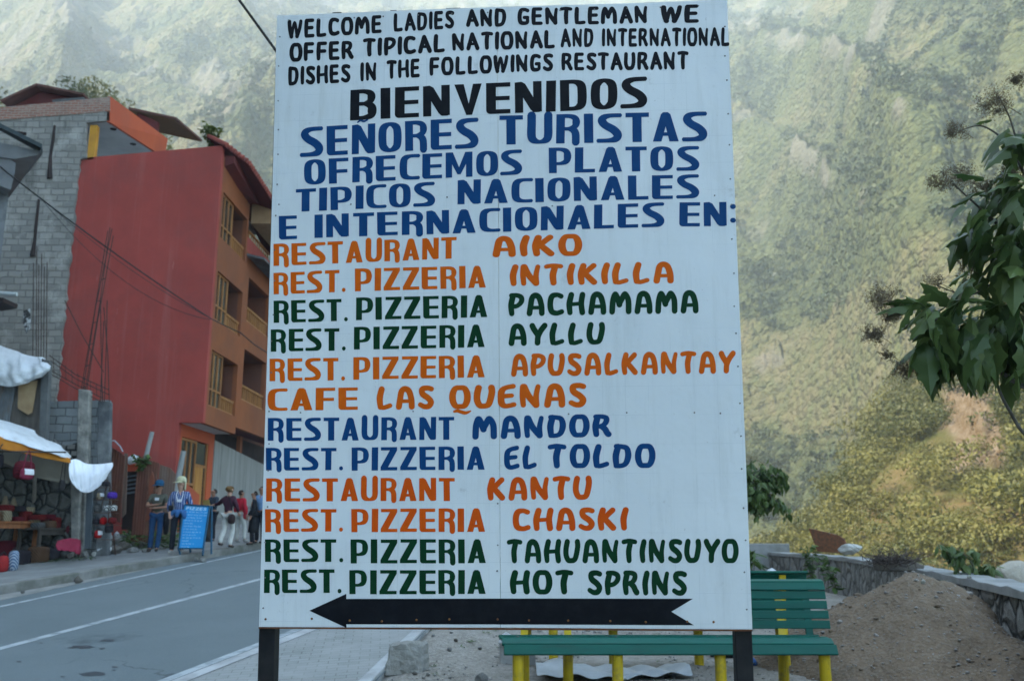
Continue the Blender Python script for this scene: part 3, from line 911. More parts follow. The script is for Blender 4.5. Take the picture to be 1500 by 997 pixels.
# ---- the board's own axes, from its four measured corners
B_TL, B_TR = EYE + ray(408, 24) * 4.925, EYE + ray(1068, -2) * 4.77
B_BL, B_BR = EYE + ray(377, 917) * 4.50, EYE + ray(1099, 921) * 4.36
BU = ((B_BR - B_BL) + (B_TR - B_TL)); BU /= np.linalg.norm(BU)
BV = ((B_TL - B_BL) + (B_TR - B_BR)); BV -= BU * np.dot(BU, BV); BV /= np.linalg.norm(BV)
BN = np.cross(BU, BV)                       # towards the reader
BC = (B_TL + B_TR + B_BL + B_BR) / 4
BW, BH = 2.446, 3.25
def bpt(u, v, d=0.0):
    """a point of the board: u, v in metres from its middle"""
    return BC + BU * u + BV * v + BN * d
def buv(px, py):
    q = atP(px, py, BC, BN) - BC
    return float(np.dot(q, BU)), float(np.dot(q, BV))

def paint(name, c, c2):
    t = NT(name)
    col = t.mix(t.ramp(t.noise(14, 6, .7), .45, .75), c, c2)
    t.bump(t.noise(120, 3, .6, t.mapped((1, 1, .15))), .15, .001)
    return t.out(col, .55, .12)
M_BLACK = paint('black_paint', (.004, .005, .008), (.010, .011, .014))
M_BLUE = paint('blue_paint', (.002, .042, .145), (.003, .055, .175))
M_ORANGE = paint('orange_paint', (.55, .092, .002), (.63, .12, .003))
M_RED = paint('red_orange_paint', (.55, .070, .002), (.60, .095, .003))
M_GREEN = paint('green_paint', (.001, .030, .010), (.002, .042, .014))
def board_mat():
    t = NT('white_board_paint')
    col = t.mix(t.ramp(t.noise(1.1, 5, .6), .35, .65), (.655, .695, .71), (.59, .635, .655))
    col = t.mix(t.ramp(t.noise(9, 8, .75), .62, .76), col, (.45, .475, .48))
    # faint ruling lines left by the sign painter
    br = t.n('ShaderNodeTexBrick'); br.offset = 0
    for k, v in (('Scale', 1.0), ('Brick Width', .115), ('Row Height', .145), ('Mortar Size', .0012)): br.inputs[k].default_value = v
    cx = t.n('ShaderNodeCombineXYZ'); sp = t.n('ShaderNodeSeparateXYZ'); t.l(t.co(), sp.inputs[0])
    t.l(sp.outputs[0], cx.inputs[0]); t.l(sp.outputs[2], cx.inputs[1]); t.l(cx.outputs[0], br.inputs['Vector'])
    ln = t.math('MULTIPLY', br.outputs['Fac'], t.math('MULTIPLY', t.ramp(t.noise(3, 3), .4, .6), .28))
    col = t.mix(ln, col, (.30, .36, .40))
    # scuffs and rust at the edge
    col = t.mix(t.math('MULTIPLY', t.ramp(t.noise(26, 9, .8, t.mapped((1, 1, .4))), .66, .74), .6), col, (.27, .30, .32))
    col = t.mix(t.math('MULTIPLY', t.ramp(t.noise(3.2, 8, .75, t.mapped((4, 4, .22))), .50, .75), .35), col, (.40, .43, .42))
    col = t.mix(t.math('MULTIPLY', t.ramp(t.noise(70, 4, .7), .66, .74), .5), col, (.22, .22, .21))
    t.bump(t.noise(2.6, 4, .55), .35, .025)
    return t.out(col, .36, .35)
M_BOARD = board_mat()
M_RUST = basic('rusty_steel', (.16, .06, .025), (.07, .035, .02), 18, .35, .65, .85, .4, 60, .004)
M_POST = basic('dark_painted_post', (.012, .013, .015), (.024, .024, .024), 9, .4, .7, .6, .3, 40, .004, .15)
M_NAIL = basic('nail_head', (.20, .22, .23), (.10, .09, .08), 40, .4, .6, .5, .0)
M_NAILR = basic('rusty_nail_head', (.22, .10, .03), (.12, .05, .02), 40, .4, .6, .8, .0)

SIGN = thing('billboard', 'tall white board listing restaurants in hand painted capitals, black arrow pointing left along its foot', 'billboard', (0, 4.66, 0))
def warp(u, v):
    """slow dents of the sheet, in metres"""
    return .006 * math.sin(2.1 * u + 1.3 * v + .4) + .002 * math.sin(4.6 * u - 2.7 * v)
def board_panel(u0, u1, v0, v1):
    nu, nv = 24, 56
    mb = MB()
    P = [[bpt(u0 + (u1 - u0) * i / nu, v0 + (v1 - v0) * j / nv, warp(u0 + (u1 - u0) * i / nu, v0 + (v1 - v0) * j / nv)) for j in range(nv + 1)] for i in range(nu + 1)]
    Q = [[bpt(u0 + (u1 - u0) * i / nu, v0 + (v1 - v0) * j / nv, -.018) for j in range(nv + 1)] for i in range(nu + 1)]
    mb.grid(P); b = len(mb.v); mb.grid([r[::-1] for r in Q])
    n1 = nv + 1
    top = [(i, nv) for i in range(nu + 1)]
    idx = lambda i, j: i * n1 + j
    jdx = lambda i, j: b + i * n1 + (nv - j)
    ring = [(i, 0) for i in range(nu)] + [(nu, j) for j in range(nv)] + [(i, nv) for i in range(nu, 0, -1)] + [(0, j) for j in range(nv, 0, -1)]
    for a, c in zip(ring, ring[1:] + ring[:1]):
        mb.f.append((idx(*a), jdx(*a), jdx(*c), idx(*c)))
    return mb
SEAM = buv(731.5, 600)[0]
board_panel(-BW / 2, SEAM - .0012, -BH / 2, BH / 2).build('board_panel', M_BOARD, SIGN)
board_panel(SEAM + .0012, BW / 2, -BH / 2, BH / 2).build('board_panel', M_BOARD, SIGN)
# posts and rails behind the sheets
for px in (389, 1090):
    u = buv(px, 917)[0]
    a, c = bpt(u, -BH / 2 - 1.35, -.062), bpt(u, BH / 2 - .03, -.062)
    MB().beam(a, c, .082, .082, tuple(BN)).build('post', M_POST, SIGN, bevel=.004)
for v in (-BH / 2 + .05, -.55, .55, BH / 2 - .05):
    u0, u1 = buv(389, 917)[0], buv(1090, 917)[0]
    MB().beam(bpt(u0 + .043, v, -.052), bpt(u1 - .043, v, -.052), .05, .05, tuple(BN)).build('rail', M_POST, SIGN)
lo = -BH / 2
MB().hexa([bpt(-BW / 2, lo - .008, -.02), bpt(BW / 2, lo - .008, -.02), bpt(BW / 2, lo - .008, .008), bpt(-BW / 2, lo - .008, .008)],
          [bpt(-BW / 2, lo - .001, -.02), bpt(BW / 2, lo - .001, -.02), bpt(BW / 2, lo - .001, .008), bpt(-BW / 2, lo - .001, .008)]).build('edge_strip', M_RUST, SIGN)

BK, BL_, OR, RO, GR = M_BLACK, M_BLUE, M_ORANGE, M_RED, M_GREEN
# word, style, x0, top0, bottom0, x1, top1, bottom1  (as measured on the photograph, then laid on the board)
LINES = [
 ('black brush capitals, topmost line', BK, [('WELCOME','thin',421,29.4,57.7,560,22.9,49.3),('LADIES','thin',577,20.5,48.1,665.6,16.4,43.3),('AND','thin',682.7,15,41.4,742.3,12.5,40.2),('GENTLEMAN','thin',758.4,12.3,38.2,949,7.4,34),('WE','thin',968,7.4,34,1024.8,6.2,33.3)]),
 ('black brush capitals, second line', BK, [('OFFER','thin',423.8,63,91,518.4,59.7,87.1),('TIPICAL','thin',532,57.3,84.7,652.4,50.5,78.2),('NATIONAL','thin',662,49.8,76.5,813.4,43.9,71.5),('AND','thin',821.3,42,70.3,869.4,40.7,69),('INTERNATIONAL','thin',881.7,41.4,68.6,1069,39.5,67.8)]),
 ('black brush capitals, third line', BK, [('DISHES','thin',422,97.4,125.6,513.5,93.8,121),('IN','thin',528,91.9,120.3,552.5,90.7,119),('THE','thin',566.5,89.5,117.2,615.8,86.6,114.3),('FOLLOWINGS','thin',629.8,85.4,113,810.2,78.4,104.8),('RESTAURANT','thin',822.5,77.7,104,1008.7,74.7,102.4)]),
 ('large black block capitals of the greeting', BK, [('BIENVENIDOS','block',513,131.9,176.9,947.6,112.2,157.9)]),
 ('large blue block capitals under the greeting', BL_, [('SEÑORES','block',439.7,186.5,229.8,701,172.8,217.3),('TURISTAS','block',731.8,169.7,212.6,1035.9,163.3,206.7)]),
 ('blue block capitals, second blue line', BL_, [('OFRECEMOS','block',445.4,233.4,270.8,765,219.5,256),('PLATOS','block',804,217,254.3,1024,214,249.9)]),
 ('blue block capitals, third blue line', BL_, [('TIPICOS','block',432.5,276.6,309.8,637.5,266.5,302),('NACIONALES','block',670,264,299.7,1024.3,255.3,290.6)]),
 ('blue block capitals ending in a colon', BL_, [('E','block',408.4,315.8,350.7,435.3,315,349.5),('INTERNACIONALES','block',460.6,314.1,348.3,972.5,296.7,332.5),('EN:','block',995.2,296.2,331.8,1075.3,295.5,331.3)]),
 ('orange capitals, first of the restaurant list', OR, [('RESTAURANT','block',400.5,356.7,389.2,668.7,347.1,378.4),('AIKO','bold',721.7,345.9,377.2,852.6,342.4,375.2)]),
 ('orange capitals, second of the restaurant list', OR, [('REST.','block',400.5,399.3,430.8,504,394.5,427.2),('PIZZERIA','block',519.6,393.3,426.5,712,388.7,421),('INTIKILLA','bold',746,387.5,420,986.5,383,415.6)]),
 ('green capitals, third of the restaurant list', GR, [('REST.','block',400.5,440.2,472.7,507.5,437.3,469.8),('PIZZERIA','block',521.2,435.4,468.6,714,431.8,464.3),('PACHAMAMA','bold',744.8,429.4,464,1023,424.5,459)]),
 ('green capitals, fourth of the restaurant list', GR, [('REST.','block',396.8,482,514.9,504,480,513),('PIZZERIA','block',517.9,478.5,511.8,710,475,508.2),('AYLLU','bold',744.8,473.5,507,885.4,471.5,505)]),
 ('orange capitals, fifth of the restaurant list, reaching the right edge', OR, [('REST.','block',395,525.2,558,503,523.3,556.5),('PIZZERIA','block',517,522.8,555.8,710,519.7,552.2),('APUSALKANTAY','bold',748.5,518,552,1075.8,513.3,547)]),
 ('orange capitals, sixth of the restaurant list', OR, [('CAFE','block',392.5,569,601.5,524,566.6,599.6),('LAS','bold',551.3,565.4,600.3,635,563.7,599),('QUENAS','bold',658,563.7,599,859,560,596.4)]),
 ('blue capitals, seventh of the restaurant list', BL_, [('RESTAURANT','block',392.5,611.9,645.5,665,610,643.6),('MANDOR','bold',692,608.7,643.6,895.8,605.8,639.8)]),
 ('blue capitals, eighth of the restaurant list', BL_, [('REST.','block',389.6,655.6,688.9,500,655.6,688),('PIZZERIA','block',514.7,655,688.9,710,653,687.4),('EL','bold',738.6,652.7,687.7,787,651.4,686.7),('TOLDO','bold',802,650,686,959.4,649,685)]),
 ('red orange capitals, ninth of the restaurant list', RO, [('RESTAURANT','block',390,700.2,734,666,699.3,733.3),('KANTU','bold',713.4,698.5,733.3,866.8,695.8,731.7)]),
 ('red orange capitals, tenth of the restaurant list', RO, [('REST.','block',388.5,744.9,778.9,500,744.9,777.7),('PIZZERIA','block',514.8,744.9,778.9,710.4,743.9,778.4),('CHASKI','bold',750.8,743.6,778,918.8,741.8,776.8)]),
 ('green capitals, eleventh of the restaurant list, reaching the right edge', GR, [('REST.','block',388.5,789.3,822.6,500.7,789.3,822.6),('PIZZERIA','block',513.8,789.3,824.6,711.6,789.3,824.6),('TAHUANTINSUYO','bold',742,789,825,1081.4,788,824)]),
 ('green capitals, last of the restaurant list above the arrow', GR, [('REST.','block',386.8,833.2,867.7,498.3,833.2,867.7),('PIZZERIA','block',512.3,834.4,869.7,711.6,834.4,869.7),('HOT','bold',747,834.3,870.5,839.7,834.3,870.5),('SPRINS','bold',860.5,834.3,871.5,1006,835,872)]),
]
GAP = {'block': .13, 'thin': .10, 'bold': .12}
g_hand = random.Random(5)
for label, m, words in LINES:
    for word, style, x0, t0, b0, x1, t1, b1 in words:
        mb = MB()
        gl = [glyph(c, style) for c in word]
        gap = GAP[style]
        pos, x = [], 0.0
        for c, (_, w) in zip(word, gl):
            pos.append(x); x += w + gap * (.45 if c in '.:' else 1)
        x -= gap
        for (geo, w), gx in zip(gl, pos):
            V, F = geo
            pts = []
            jx, jy = g_hand.uniform(-.010, .010), g_hand.uniform(-.012, .012); js = g_hand.uniform(-.015, .015)
            for vx, vy in V:
                s = (gx + vx + jx + js * vy) / x
                yb, yt = b0 + (b1 - b0) * s, t0 + (t1 - t0) * s
                u, v = buv(x0 + (x1 - x0) * s, yb + (yt - yb) * (vy * (1 - abs(jy)) + max(jy, 0)))
                pts.append(bpt(u, v, warp(u, v) + .0010))
            mb.add(pts, F)
        mb.build('lettering', m, SIGN)['label'] = label
arrow = [(453.4, 893.6), (508, 918.8), (507.6, 913.4), (731, 914.2), (1016.3, 914.8), (983.4, 895), (1015, 876), (731, 876.3), (507.4, 876.4), (507.4, 869)]
dense = []
for (xa_, ya_), (xb_, yb_) in zip(arrow, arrow[1:] + arrow[:1]):
    n = max(1, int(math.hypot(xb_ - xa_, yb_ - ya_) / 16))
    dense += [(xa_ + (xb_ - xa_) * i / n, ya_ + (yb_ - ya_) * i / n) for i in range(n)]
V, F = fill_polys([[np.array(buv(*p)) for p in dense]], [buv(x, y) for x in range(470, 1010, 13) for y in (881, 887.5, 894, 900.5, 907)])
MB().add([bpt(u, v, warp(u, v) + .0010) for u, v in V], F).build('arrow', M_BLACK, SIGN)['label'] = 'long black painted arrow pointing left with a notched tail'
for px0, px1, py in ((486, 499, 18.5), (571, 580, 14), (653, 674, 9.5)):
    q0, q1 = buv(px0, py + 3), buv(px1, py + 3)
    MB().beam(bpt(q0[0], BH / 2 + .004, -.02), bpt(q1[0], BH / 2 + .004, -.02), .02, .012, tuple(BN)).build('bracket', M_POST, SIGN)
# nails
def nail_at(u, v, m, r=.0046):
    mb = MB(); c = bpt(u, v, warp(u, v))
    n = 8; vs_ = []
    for h, q in ((0, r), (.0022, r * .9), (.0036, r * .45)):
        vs_ += [c + BU * q * math.cos(2 * PI * k / n) + BV * q * math.sin(2 * PI * k / n) + BN * h for k in range(n)]
    mb.add(vs_, [(i * n + k, i * n + (k + 1) % n, (i + 1) * n + (k + 1) % n, (i + 1) * n + k) for i in range(2) for k in range(n)] + [tuple(2 * n + k for k in range(n))])
    mb.build('nail', m, SIGN)
gn = random.Random(3)
for i in range(19):
    v = -BH / 2 + .09 + i * (BH - .14) / 18.5
    nail_at(-BW / 2 + .022 + gn.uniform(-.006, .006), v + gn.uniform(-.02, .02), M_NAIL)
    nail_at(BW / 2 - .022 + gn.uniform(-.006, .006), v + gn.uniform(-.02, .02), M_NAIL)
for i in range(13):
    u = -BW / 2 + .06 + i * (BW - .16) / 12.3
    nail_at(u + gn.uniform(-.03, .03), BH / 2 - .03, M_NAIL)
    nail_at(u + gn.uniform(-.03, .03), -BH / 2 + .035 + gn.uniform(-.006, .006), M_NAILR, .0062)
for px, py in ((408, 299), (514, 299), (655, 289), (1047, 286), (809, 302), (440, 604), (605, 602), (833, 606), (918, 604), (1017, 604), (1055, 605), (729, 737), (729, 798), (728, 836)):
    nail_at(*buv(px, py), M_NAIL)
# ================================================================== the red building
def pY(pts, Y): return [tuple(atY(x, y, Y)) for x, y in pts]
M_REDWALL = None
def stucco(name, c, c2, streak):
    t = NT(name)
    col = t.mix(t.ramp(t.noise(.7, 6, .65), .35, .65), c, c2)
    col = t.mix(t.math('MULTIPLY', t.ramp(t.noise(1.0, 6, .7, t.mapped((2.6, 2.6, .10))), .52, .72), .5), col, streak)
    col = t.mix(t.ramp(t.noise(5, 8, .75), .66, .74), col, streak)
    col = t.mix(t.math('MULTIPLY', t.ramp(t.noise(.30, 7, .7), .48, .58), .45), col, tuple(a * .72 + .02 for a in c2))
    col = t.mix(t.math('MULTIPLY', t.ramp(t.noise(1.6, 9, .8, t.mapped((3, 3, .5))), .63, .70), .7), col, tuple(min(1, a * 1.15 + .05) for a in streak))
    t.bump(t.noise(30, 5, .7), .35, .01)
    return t.out(col, .85, .25)
M_REDWALL = stucco('red_stucco', (.34, .060, .047), (.265, .049, .039), (.36, .13, .11))
M_ORWALL = stucco('orange_stucco', (.25, .080, .030), (.19, .060, .024), (.21, .09, .04))
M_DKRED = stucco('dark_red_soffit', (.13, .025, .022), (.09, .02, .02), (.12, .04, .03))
M_FASCIA = stucco('fascia_orange', (.42, .085, .030), (.36, .07, .03), (.38, .12, .06))
M_YEL = basic('ochre_paint', (.52, .26, .03), (.42, .20, .03), 3)
M_CEIL = basic('white_plaster', (.55, .56, .56), (.45, .46, .46), 1.2, bump=.1)
M_WOOD = basic('varnished_wood', (.34, .15, .045), (.22, .09, .03), 3, .35, .65, .5, .2, 30, .004, .4, (3, 3, .4))
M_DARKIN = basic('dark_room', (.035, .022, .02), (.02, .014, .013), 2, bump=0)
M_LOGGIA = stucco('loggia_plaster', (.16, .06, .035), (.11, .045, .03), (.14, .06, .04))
M_TILE = basic('clay_tile', (.30, .07, .05), (.18, .045, .035), 6, .35, .65, .85, .4, 20, .02)
M_TIN = basic('dull_roof_sheet', (.11, .115, .12), (.07, .07, .072), 2, .4, .6, .7, .2, 20, .01)
def glass_mat():
    t = NT('window_glass')
    t.out((.015, .02, .022), .08, .6)
    return t.m
M_GLASS = glass_mat()
def block_mat(name, c1, c2, mort, bw=.40, rh=.20, ms=.014, stain=(.12, .12, .11), patch=(.45, .45, .42)):
    t = NT(name)
    sp = t.n('ShaderNodeSeparateXYZ'); t.l(t.co(), sp.inputs[0])
    cx = t.n('ShaderNodeCombineXYZ')
    t.l(t.math('ADD', sp.outputs[0], sp.outputs[1]), cx.inputs[0]); t.l(sp.outputs[2], cx.inputs[1])
    nz = t.n('ShaderNodeTexNoise'); nz.inputs['Scale'].default_value = 2.5; t.l(t.co(), nz.inputs['Vector'])
    ad = t.n('ShaderNodeVectorMath', operation='MULTIPLY_ADD'); t.l(nz.outputs['Color'], ad.inputs[0])
    ad.inputs[1].default_value = (.10, .09, 0); t.l(cx.outputs[0], ad.inputs[2])
    br = t.n('ShaderNodeTexBrick')
    for k, v in (('Scale', 1.0), ('Brick Width', bw), ('Row Height', rh), ('Mortar Size', ms), ('Mortar Smooth', .4)): br.inputs[k].default_value = v
    br.inputs['Color1'].default_value = c1 + (1,); br.inputs['Color2'].default_value = c2 + (1,); br.inputs['Mortar'].default_value = mort + (1,)
    t.l(ad.outputs[0], br.inputs['Vector'])
    col = t.mix(t.ramp(t.noise(1.1, 7, .7), .52, .66), br.outputs['Color'], patch)
    col = t.mix(t.ramp(t.noise(.8, 8, .75, t.mapped((1.6, 1.6, .5))), .56, .74), col, stain)
    h = t.math('ADD', t.math('MULTIPLY', br.outputs['Fac'], -.7), t.math('MULTIPLY', t.noise(35, 5, .7), .6))
    t.bump(h, .9, .025)
    return t.out(col, .92, .15)
M_BLOCK = block_mat('grey_block_wall', (.285, .275, .25), (.20, .195, .18), (.19, .185, .17), .42, .21, .028, (.085, .082, .075), (.36, .35, .32))
M_BRICK = block_mat('clay_brick', (.34, .17, .12), (.27, .14, .10), (.33, .31, .28), .24, .085, .012, (.20, .16, .14), (.36, .28, .23))

XF, XG, YC = -9.36, -10.08, 27.0
ZB = 13.68
HOTEL = thing('apartment_building', 'red and orange apartment building with an unfinished grey block side wall and open roof terrace', 'building', (-11.5, 29.0, 1.5))
def hp(mb, name, m, **k): return mb.build(name, m, HOTEL, **k)
# red side wall, stepping back to the ground floor's line below
zs = 4.70
hp(MB().prism(pY([(110, 232.5), (326, 213)], 27.0) + [(XF, 27, zs), (XG, 27, zs), (XG, 27, .6), (-15.0, 27, .6), (-15.0, 27, 6.0)], (0, .22, 0)), 'side_wall', M_REDWALL)
# unfinished block wall with a ragged edge where the red paint stops
gj = random.Random(9)
edge = [(126, 179.5), (126, 231), (117, 233)]
y = 233.0
while y < 700:
    y += gj.uniform(5, 13)
    edge.append((117 - (y - 233) * .098 + gj.uniform(-2.2, 1.6), y))
hp(MB().prism(pY([(-120, 186), (0, 176.5), (160, 163.5), (160, 177)] + edge + [(60, 800), (-120, 800)], 26.90), (0, .10, 0)), 'block_wall', M_BLOCK)
hp(MB().prism(pY([(-120, 168), (0, 157.5), (161, 142), (161, 163), (0, 176), (-120, 185.5)], 26.88), (0, .26, 0)), 'brick_parapet', M_BRICK)
# ribs of cracked render on the block wall: the broken cable chases
for pts in ([(80, 184), (78, 205), (74, 228), (73, 262)], [(57, 292), (53, 330), (51, 352), (48, 375)]):
    hp(MB().tube([tuple(atY(x, y, 26.885)) for x, y in pts], [.035, .05, .045, .09], 6), 'wall_chase', M_DARKIN)
hp(MB().tube(pY([(24, 194), (38, 196)], 26.86), .05, 6), 'wall_stub', M_DARKIN)
hp(MB().prism(pY([(34, 455), (44, 452), (45, 480), (38, 488), (34, 475)], 26.885), (0, .02, 0)), 'torn_poster', basic('torn_paper', (.5, .52, .52), (.04, .04, .04), 6, .45, .55))
# top terrace: post, ceiling slab with two lamps, fascia, back wall
xa = -13.04
za, zb_ = 14.45, 14.91
hp(MB().box(-13.72, -13.50, 27.0, 27.2, 13.2, 14.40), 'terrace_post', M_YEL)
f0t, f0b, f1t, f1b = atY(162, 141.5, 26.9), atY(161, 179, 26.9), atY(246, 203.5, 31.2), atY(241, 231, 31.2)
hp(MB().hexa([f0b + [-.1, 0, 0], f0b, f1b, f1b + [-.1, 0, 0]], [f0t + [-.1, 0, 0], f0t, f1t, f1t + [-.1, 0, 0]]), 'fascia', M_FASCIA)
cb = [f0b + [-.101, .12, .05], f1b + [-.101, 0, .05], f1b + [-7.5, 0, .05], f0b + [-7, .12, .05]]
hp(MB().prism(cb, (0, 0, .10)), 'terrace_ceiling', M_CEIL)
cn = np.cross(np.array(cb[1]) - cb[0], np.array(cb[3]) - cb[0]); cn /= np.linalg.norm(cn)
for px, py in ((166, 188.5), (195, 210.5)):
    q = atP(px, py, np.array(cb[0]), cn)
    hp(MB().lathe([(.10, -.03), (.11, .03), (.08, .06)], q, 12), 'ceiling_lamp', M_DARKIN)
hp(MB().box(-16.5, -12.35, 34.22, 34.35, 10.5, 16.2), 'terrace_back_wall', M_CEIL)
hp(MB().box(-20, XF - .3, 27.22, 34.2, 13.101, 13.2), 'terrace_floor', M_CONC_PALE)
# roof over the rear of the top floor, brown soffit
A_, B_ = atY(188, 160, 31.1), atY(258, 175, 31.1)
C_ = atX(296, 207.5, B_[0]); D_ = A_ + (C_ - B_)
M_ROOFR = basic('reddish_roof_sheet', (.12, .052, .040), (.08, .038, .032), 3)
hp(MB().prism([A_, B_, C_, D_], (0, 0, .09)), 'rear_roof', M_ROOFR)
hp(MB().prism([A_ + [0, .03, -.03], B_ + [-.05, .03, -.03], C_ + [-.05, -.05, -.03], D_ + [0, -.05, -.03]], (0, 0, .02)), 'roof_soffit', basic('brown_boards', (.16, .075, .03), (.10, .05, .02), 4, stretch=(1, 8, 1)))
hp(MB().prism([A_ + [.3, .12, -.06], B_ + [-.7, .12, -.06], (B_[0] - .7, 31.22, 13.4), (A_[0] + .3, 31.22, 13.4)], (0, .1, 0)), 'gable_wall', M_DKRED)
# little lean-to on the roof
g0, g1, g2 = atY(18, 157, 28.6), atY(60, 134.5, 28.6), atY(124, 147, 28.6)
SH = hp(MB().prism([g0, g1, g2, (g2[0], g2[1], g0[2] - .4), (g0[0], g0[1], g0[2] - .4)], (0, .15, 0)), 'rooftop_shed', M_DKRED)
MB().prism([g0 + [-.2, -.35, .02], g1 + [0, -.35, .05], g1 + [0, -.35, .14], g0 + [-.25, -.35, .09]], (0, 2.4, 0)).build('shed_roof', M_ROOFR, SH)
MB().prism([g1 + [0, -.35, .05], g2 + [.1, -.35, .02], g2 + [.12, -.35, .09], g1 + [0, -.35, .14]], (0, 2.4, 0)).build('shed_roof', M_ROOFR, SH)
hp(MB().prism(pY([(76, 146), (122, 142.5), (124, 147), (106, 150), (78, 153)], 27.3), (0, .9, .05)), 'roof_sheet', M_TIN)
# street front
def front(x, y0, y1, z0, z1, holes, th=.16):
    """a wall in the plane x with rectangular holes (ya, yb, za, zb) that lie above each other"""
    mb = MB()
    if not holes: return mb.box(x - th, x, y0, y1, z0, z1)
    ya, yb = min(h[0] for h in holes), max(h[1] for h in holes)
    mb.box(x - th, x, y0, ya, z0, z1); mb.box(x - th, x, yb, y1, z0, z1)
    z = z0
    for h in sorted(holes, key=lambda h: h[2]):
        mb.box(x - th, x, ya, yb, z, h[2]); z = h[3]
    return mb.box(x - th, x, ya, yb, z, z1)
FL = [(10.72, 12.26), (8.03, 9.60), (5.28, 7.04)]
hp(front(XF, 27.222, 30.25, zs, 13.4, [(27.40, 30.08, a, b) for a, b in FL]), 'front_wall', M_ORWALL)
FL2 = [(8.75, 10.35), (5.95, 7.75)]
hp(front(XF - .02, 30.252, 38, 4.95, 11.20, [(30.75, 33.6, a, b) for a, b in FL2]), 'front_wall', M_ORWALL)
for ya, yb, fl in ((27.40, 30.08, FL), (30.75, 33.6, FL2)):
    for a, b in fl:      # the loggia behind each opening
        mb = MB().box(XF - 1.25, XF - 1.2, ya, yb, a, b).box(XF - 1.2, XF - .161, ya - .05, ya - .002, a, b).box(XF - 1.2, XF - .161, yb + .002, yb + .05, a, b)
        mb.box(XF - 1.25, XF - .161, ya - .05, yb + .05, b + .002, b + .06).box(XF - 1.25, XF - .161, ya - .05, yb + .05, a - .06, a - .002)
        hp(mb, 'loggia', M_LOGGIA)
for i, (a, b) in enumerate(FL):
    y0, y1 = 27.42, 28.62
    x = XF - .10
    mb = MB()
    zt = a + (b - a) * .30
    for yy in (y0, y0 + .38, y0 + .78, y1): mb.box(x - .035, x + .035, yy, yy + .07, a + .001, b - .001)
    for zz in (a + .001, zt, b - .06): mb.box(x - .033, x + .033, y0 + .071, y1 - .001, zz, zz + .055)
    w = hp(mb, 'window', M_WOOD)
    MB().box(x - .012, x - .004, y0 + .05, y1 + .04, a + .01, b - .01).build('pane', M_GLASS, w)
    MB().prism([(x - .06, y0 + .08, a + .5), (x - .06, y0 + .08, b - .05), (x - .06, y0 + .3, b - .05), (x - .06, y0 + .26, a + .5)], (-.02, 0, 0)).build('curtain', basic('pale_curtain%d' % i, (.30, .32, .24), (.22, .24, .18), 6), w)
    def railing(y0, y1, z0, h, n, name='balcony_railing'):
        mb = MB().box(x - .04, x + .04, y0, y1, z0 + h - .07, z0 + h).box(x - .03, x + .03, y0, y1, z0 + .02, z0 + .07)
        for k in range(n):
            yy = y0 + (y1 - y0) * (k + .5) / n
            mb.box(x - .025, x + .025, yy - .03, yy + .03, z0 + .071, z0 + h - .071)
        hp(mb, name, M_WOOD)
    railing(28.70, 30.06, a, .50, 7)
for a, b in FL2:
    railing(30.77, 33.58, a, .55, 12)
# underside of the jutting upper floors, ground floor with the door
hp(MB().box(XG - .02, XF - .165, 27.222, 30.25, zs, zs + .10), 'overhang_soffit', M_CEIL)
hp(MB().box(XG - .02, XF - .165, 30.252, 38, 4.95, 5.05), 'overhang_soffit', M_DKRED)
hp(front(XG, 27.222, 30.35, 1.0, zs - .001, [(27.36, 29.85, 1.3, 4.32)]), 'ground_floor_wall', M_FASCIA)
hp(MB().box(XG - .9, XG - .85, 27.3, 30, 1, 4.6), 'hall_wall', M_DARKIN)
x = XG - .07
mb = MB()
for yy in (27.37, 27.86, 28.28, 28.70): mb.box(x - .04, x + .04, yy, yy + .08, 1.5, 4.31)
mb.box(x - .038, x + .038, 27.45, 28.70, 4.23, 4.30).box(x - .038, x + .038, 28.781, 29.84, 3.52, 3.60).box(x - .04, x + .04, 29.76, 29.849, 1.4, 4.31).box(x - .038, x + .038, 27.45, 28.70, 2.9, 2.97)
w = hp(mb, 'entrance_window', M_WOOD)
MB().box(x - .01, x - .002, 27.42, 29.8, 2.0, 4.28).build('pane', M_GLASS, w)
d = hp(MB().box(x - .03, x + .03, 28.785, 29.55, 1.35, 3.515).box(x + .031, x + .045, 28.86, 29.47, 2.55, 3.40).box(x + .031, x + .045, 28.86, 29.47, 1.55, 2.40), 'door', basic('door_wood', (.42, .20, .05), (.30, .13, .03), 3, stretch=(3, 3, .3)))
MB().box(x + .046, x + .10, 28.90, 28.94, 2.44, 2.50).build('handle', M_TIN, d)
hp(MB().prism([(XG + .06, 27.25, 1.0), (XG + .06, 28.75, 1.0), (XG + .06, 28.75, 2.62), (XG + .06, 27.25, 2.98)], (.12, 0, 0)), 'stair_parapet', M_FASCIA)
hp(MB().prism([(XG + .03, 30.36, .6), (XG + .03, 41, .6), (XG + .03, 41, 3.9), (XG + .03, 36.2, 4.15), (XG + .03, 30.36, 4.50)], (-.2, 0, 0)), 'plinth_wall', basic('board_marked_concrete', (.27, .27, .25), (.20, .20, .185), 1.4, .35, .65, .9, .4, 20, .01, stretch=(3, 3, .25), grime=(.13, .13, .12)))
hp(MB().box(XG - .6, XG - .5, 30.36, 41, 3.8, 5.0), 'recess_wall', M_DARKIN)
hp(MB().box(XG - .12, XG + .02, 33.2, 33.45, 4.33, 4.949), 'recess_post', M_ORWALL)
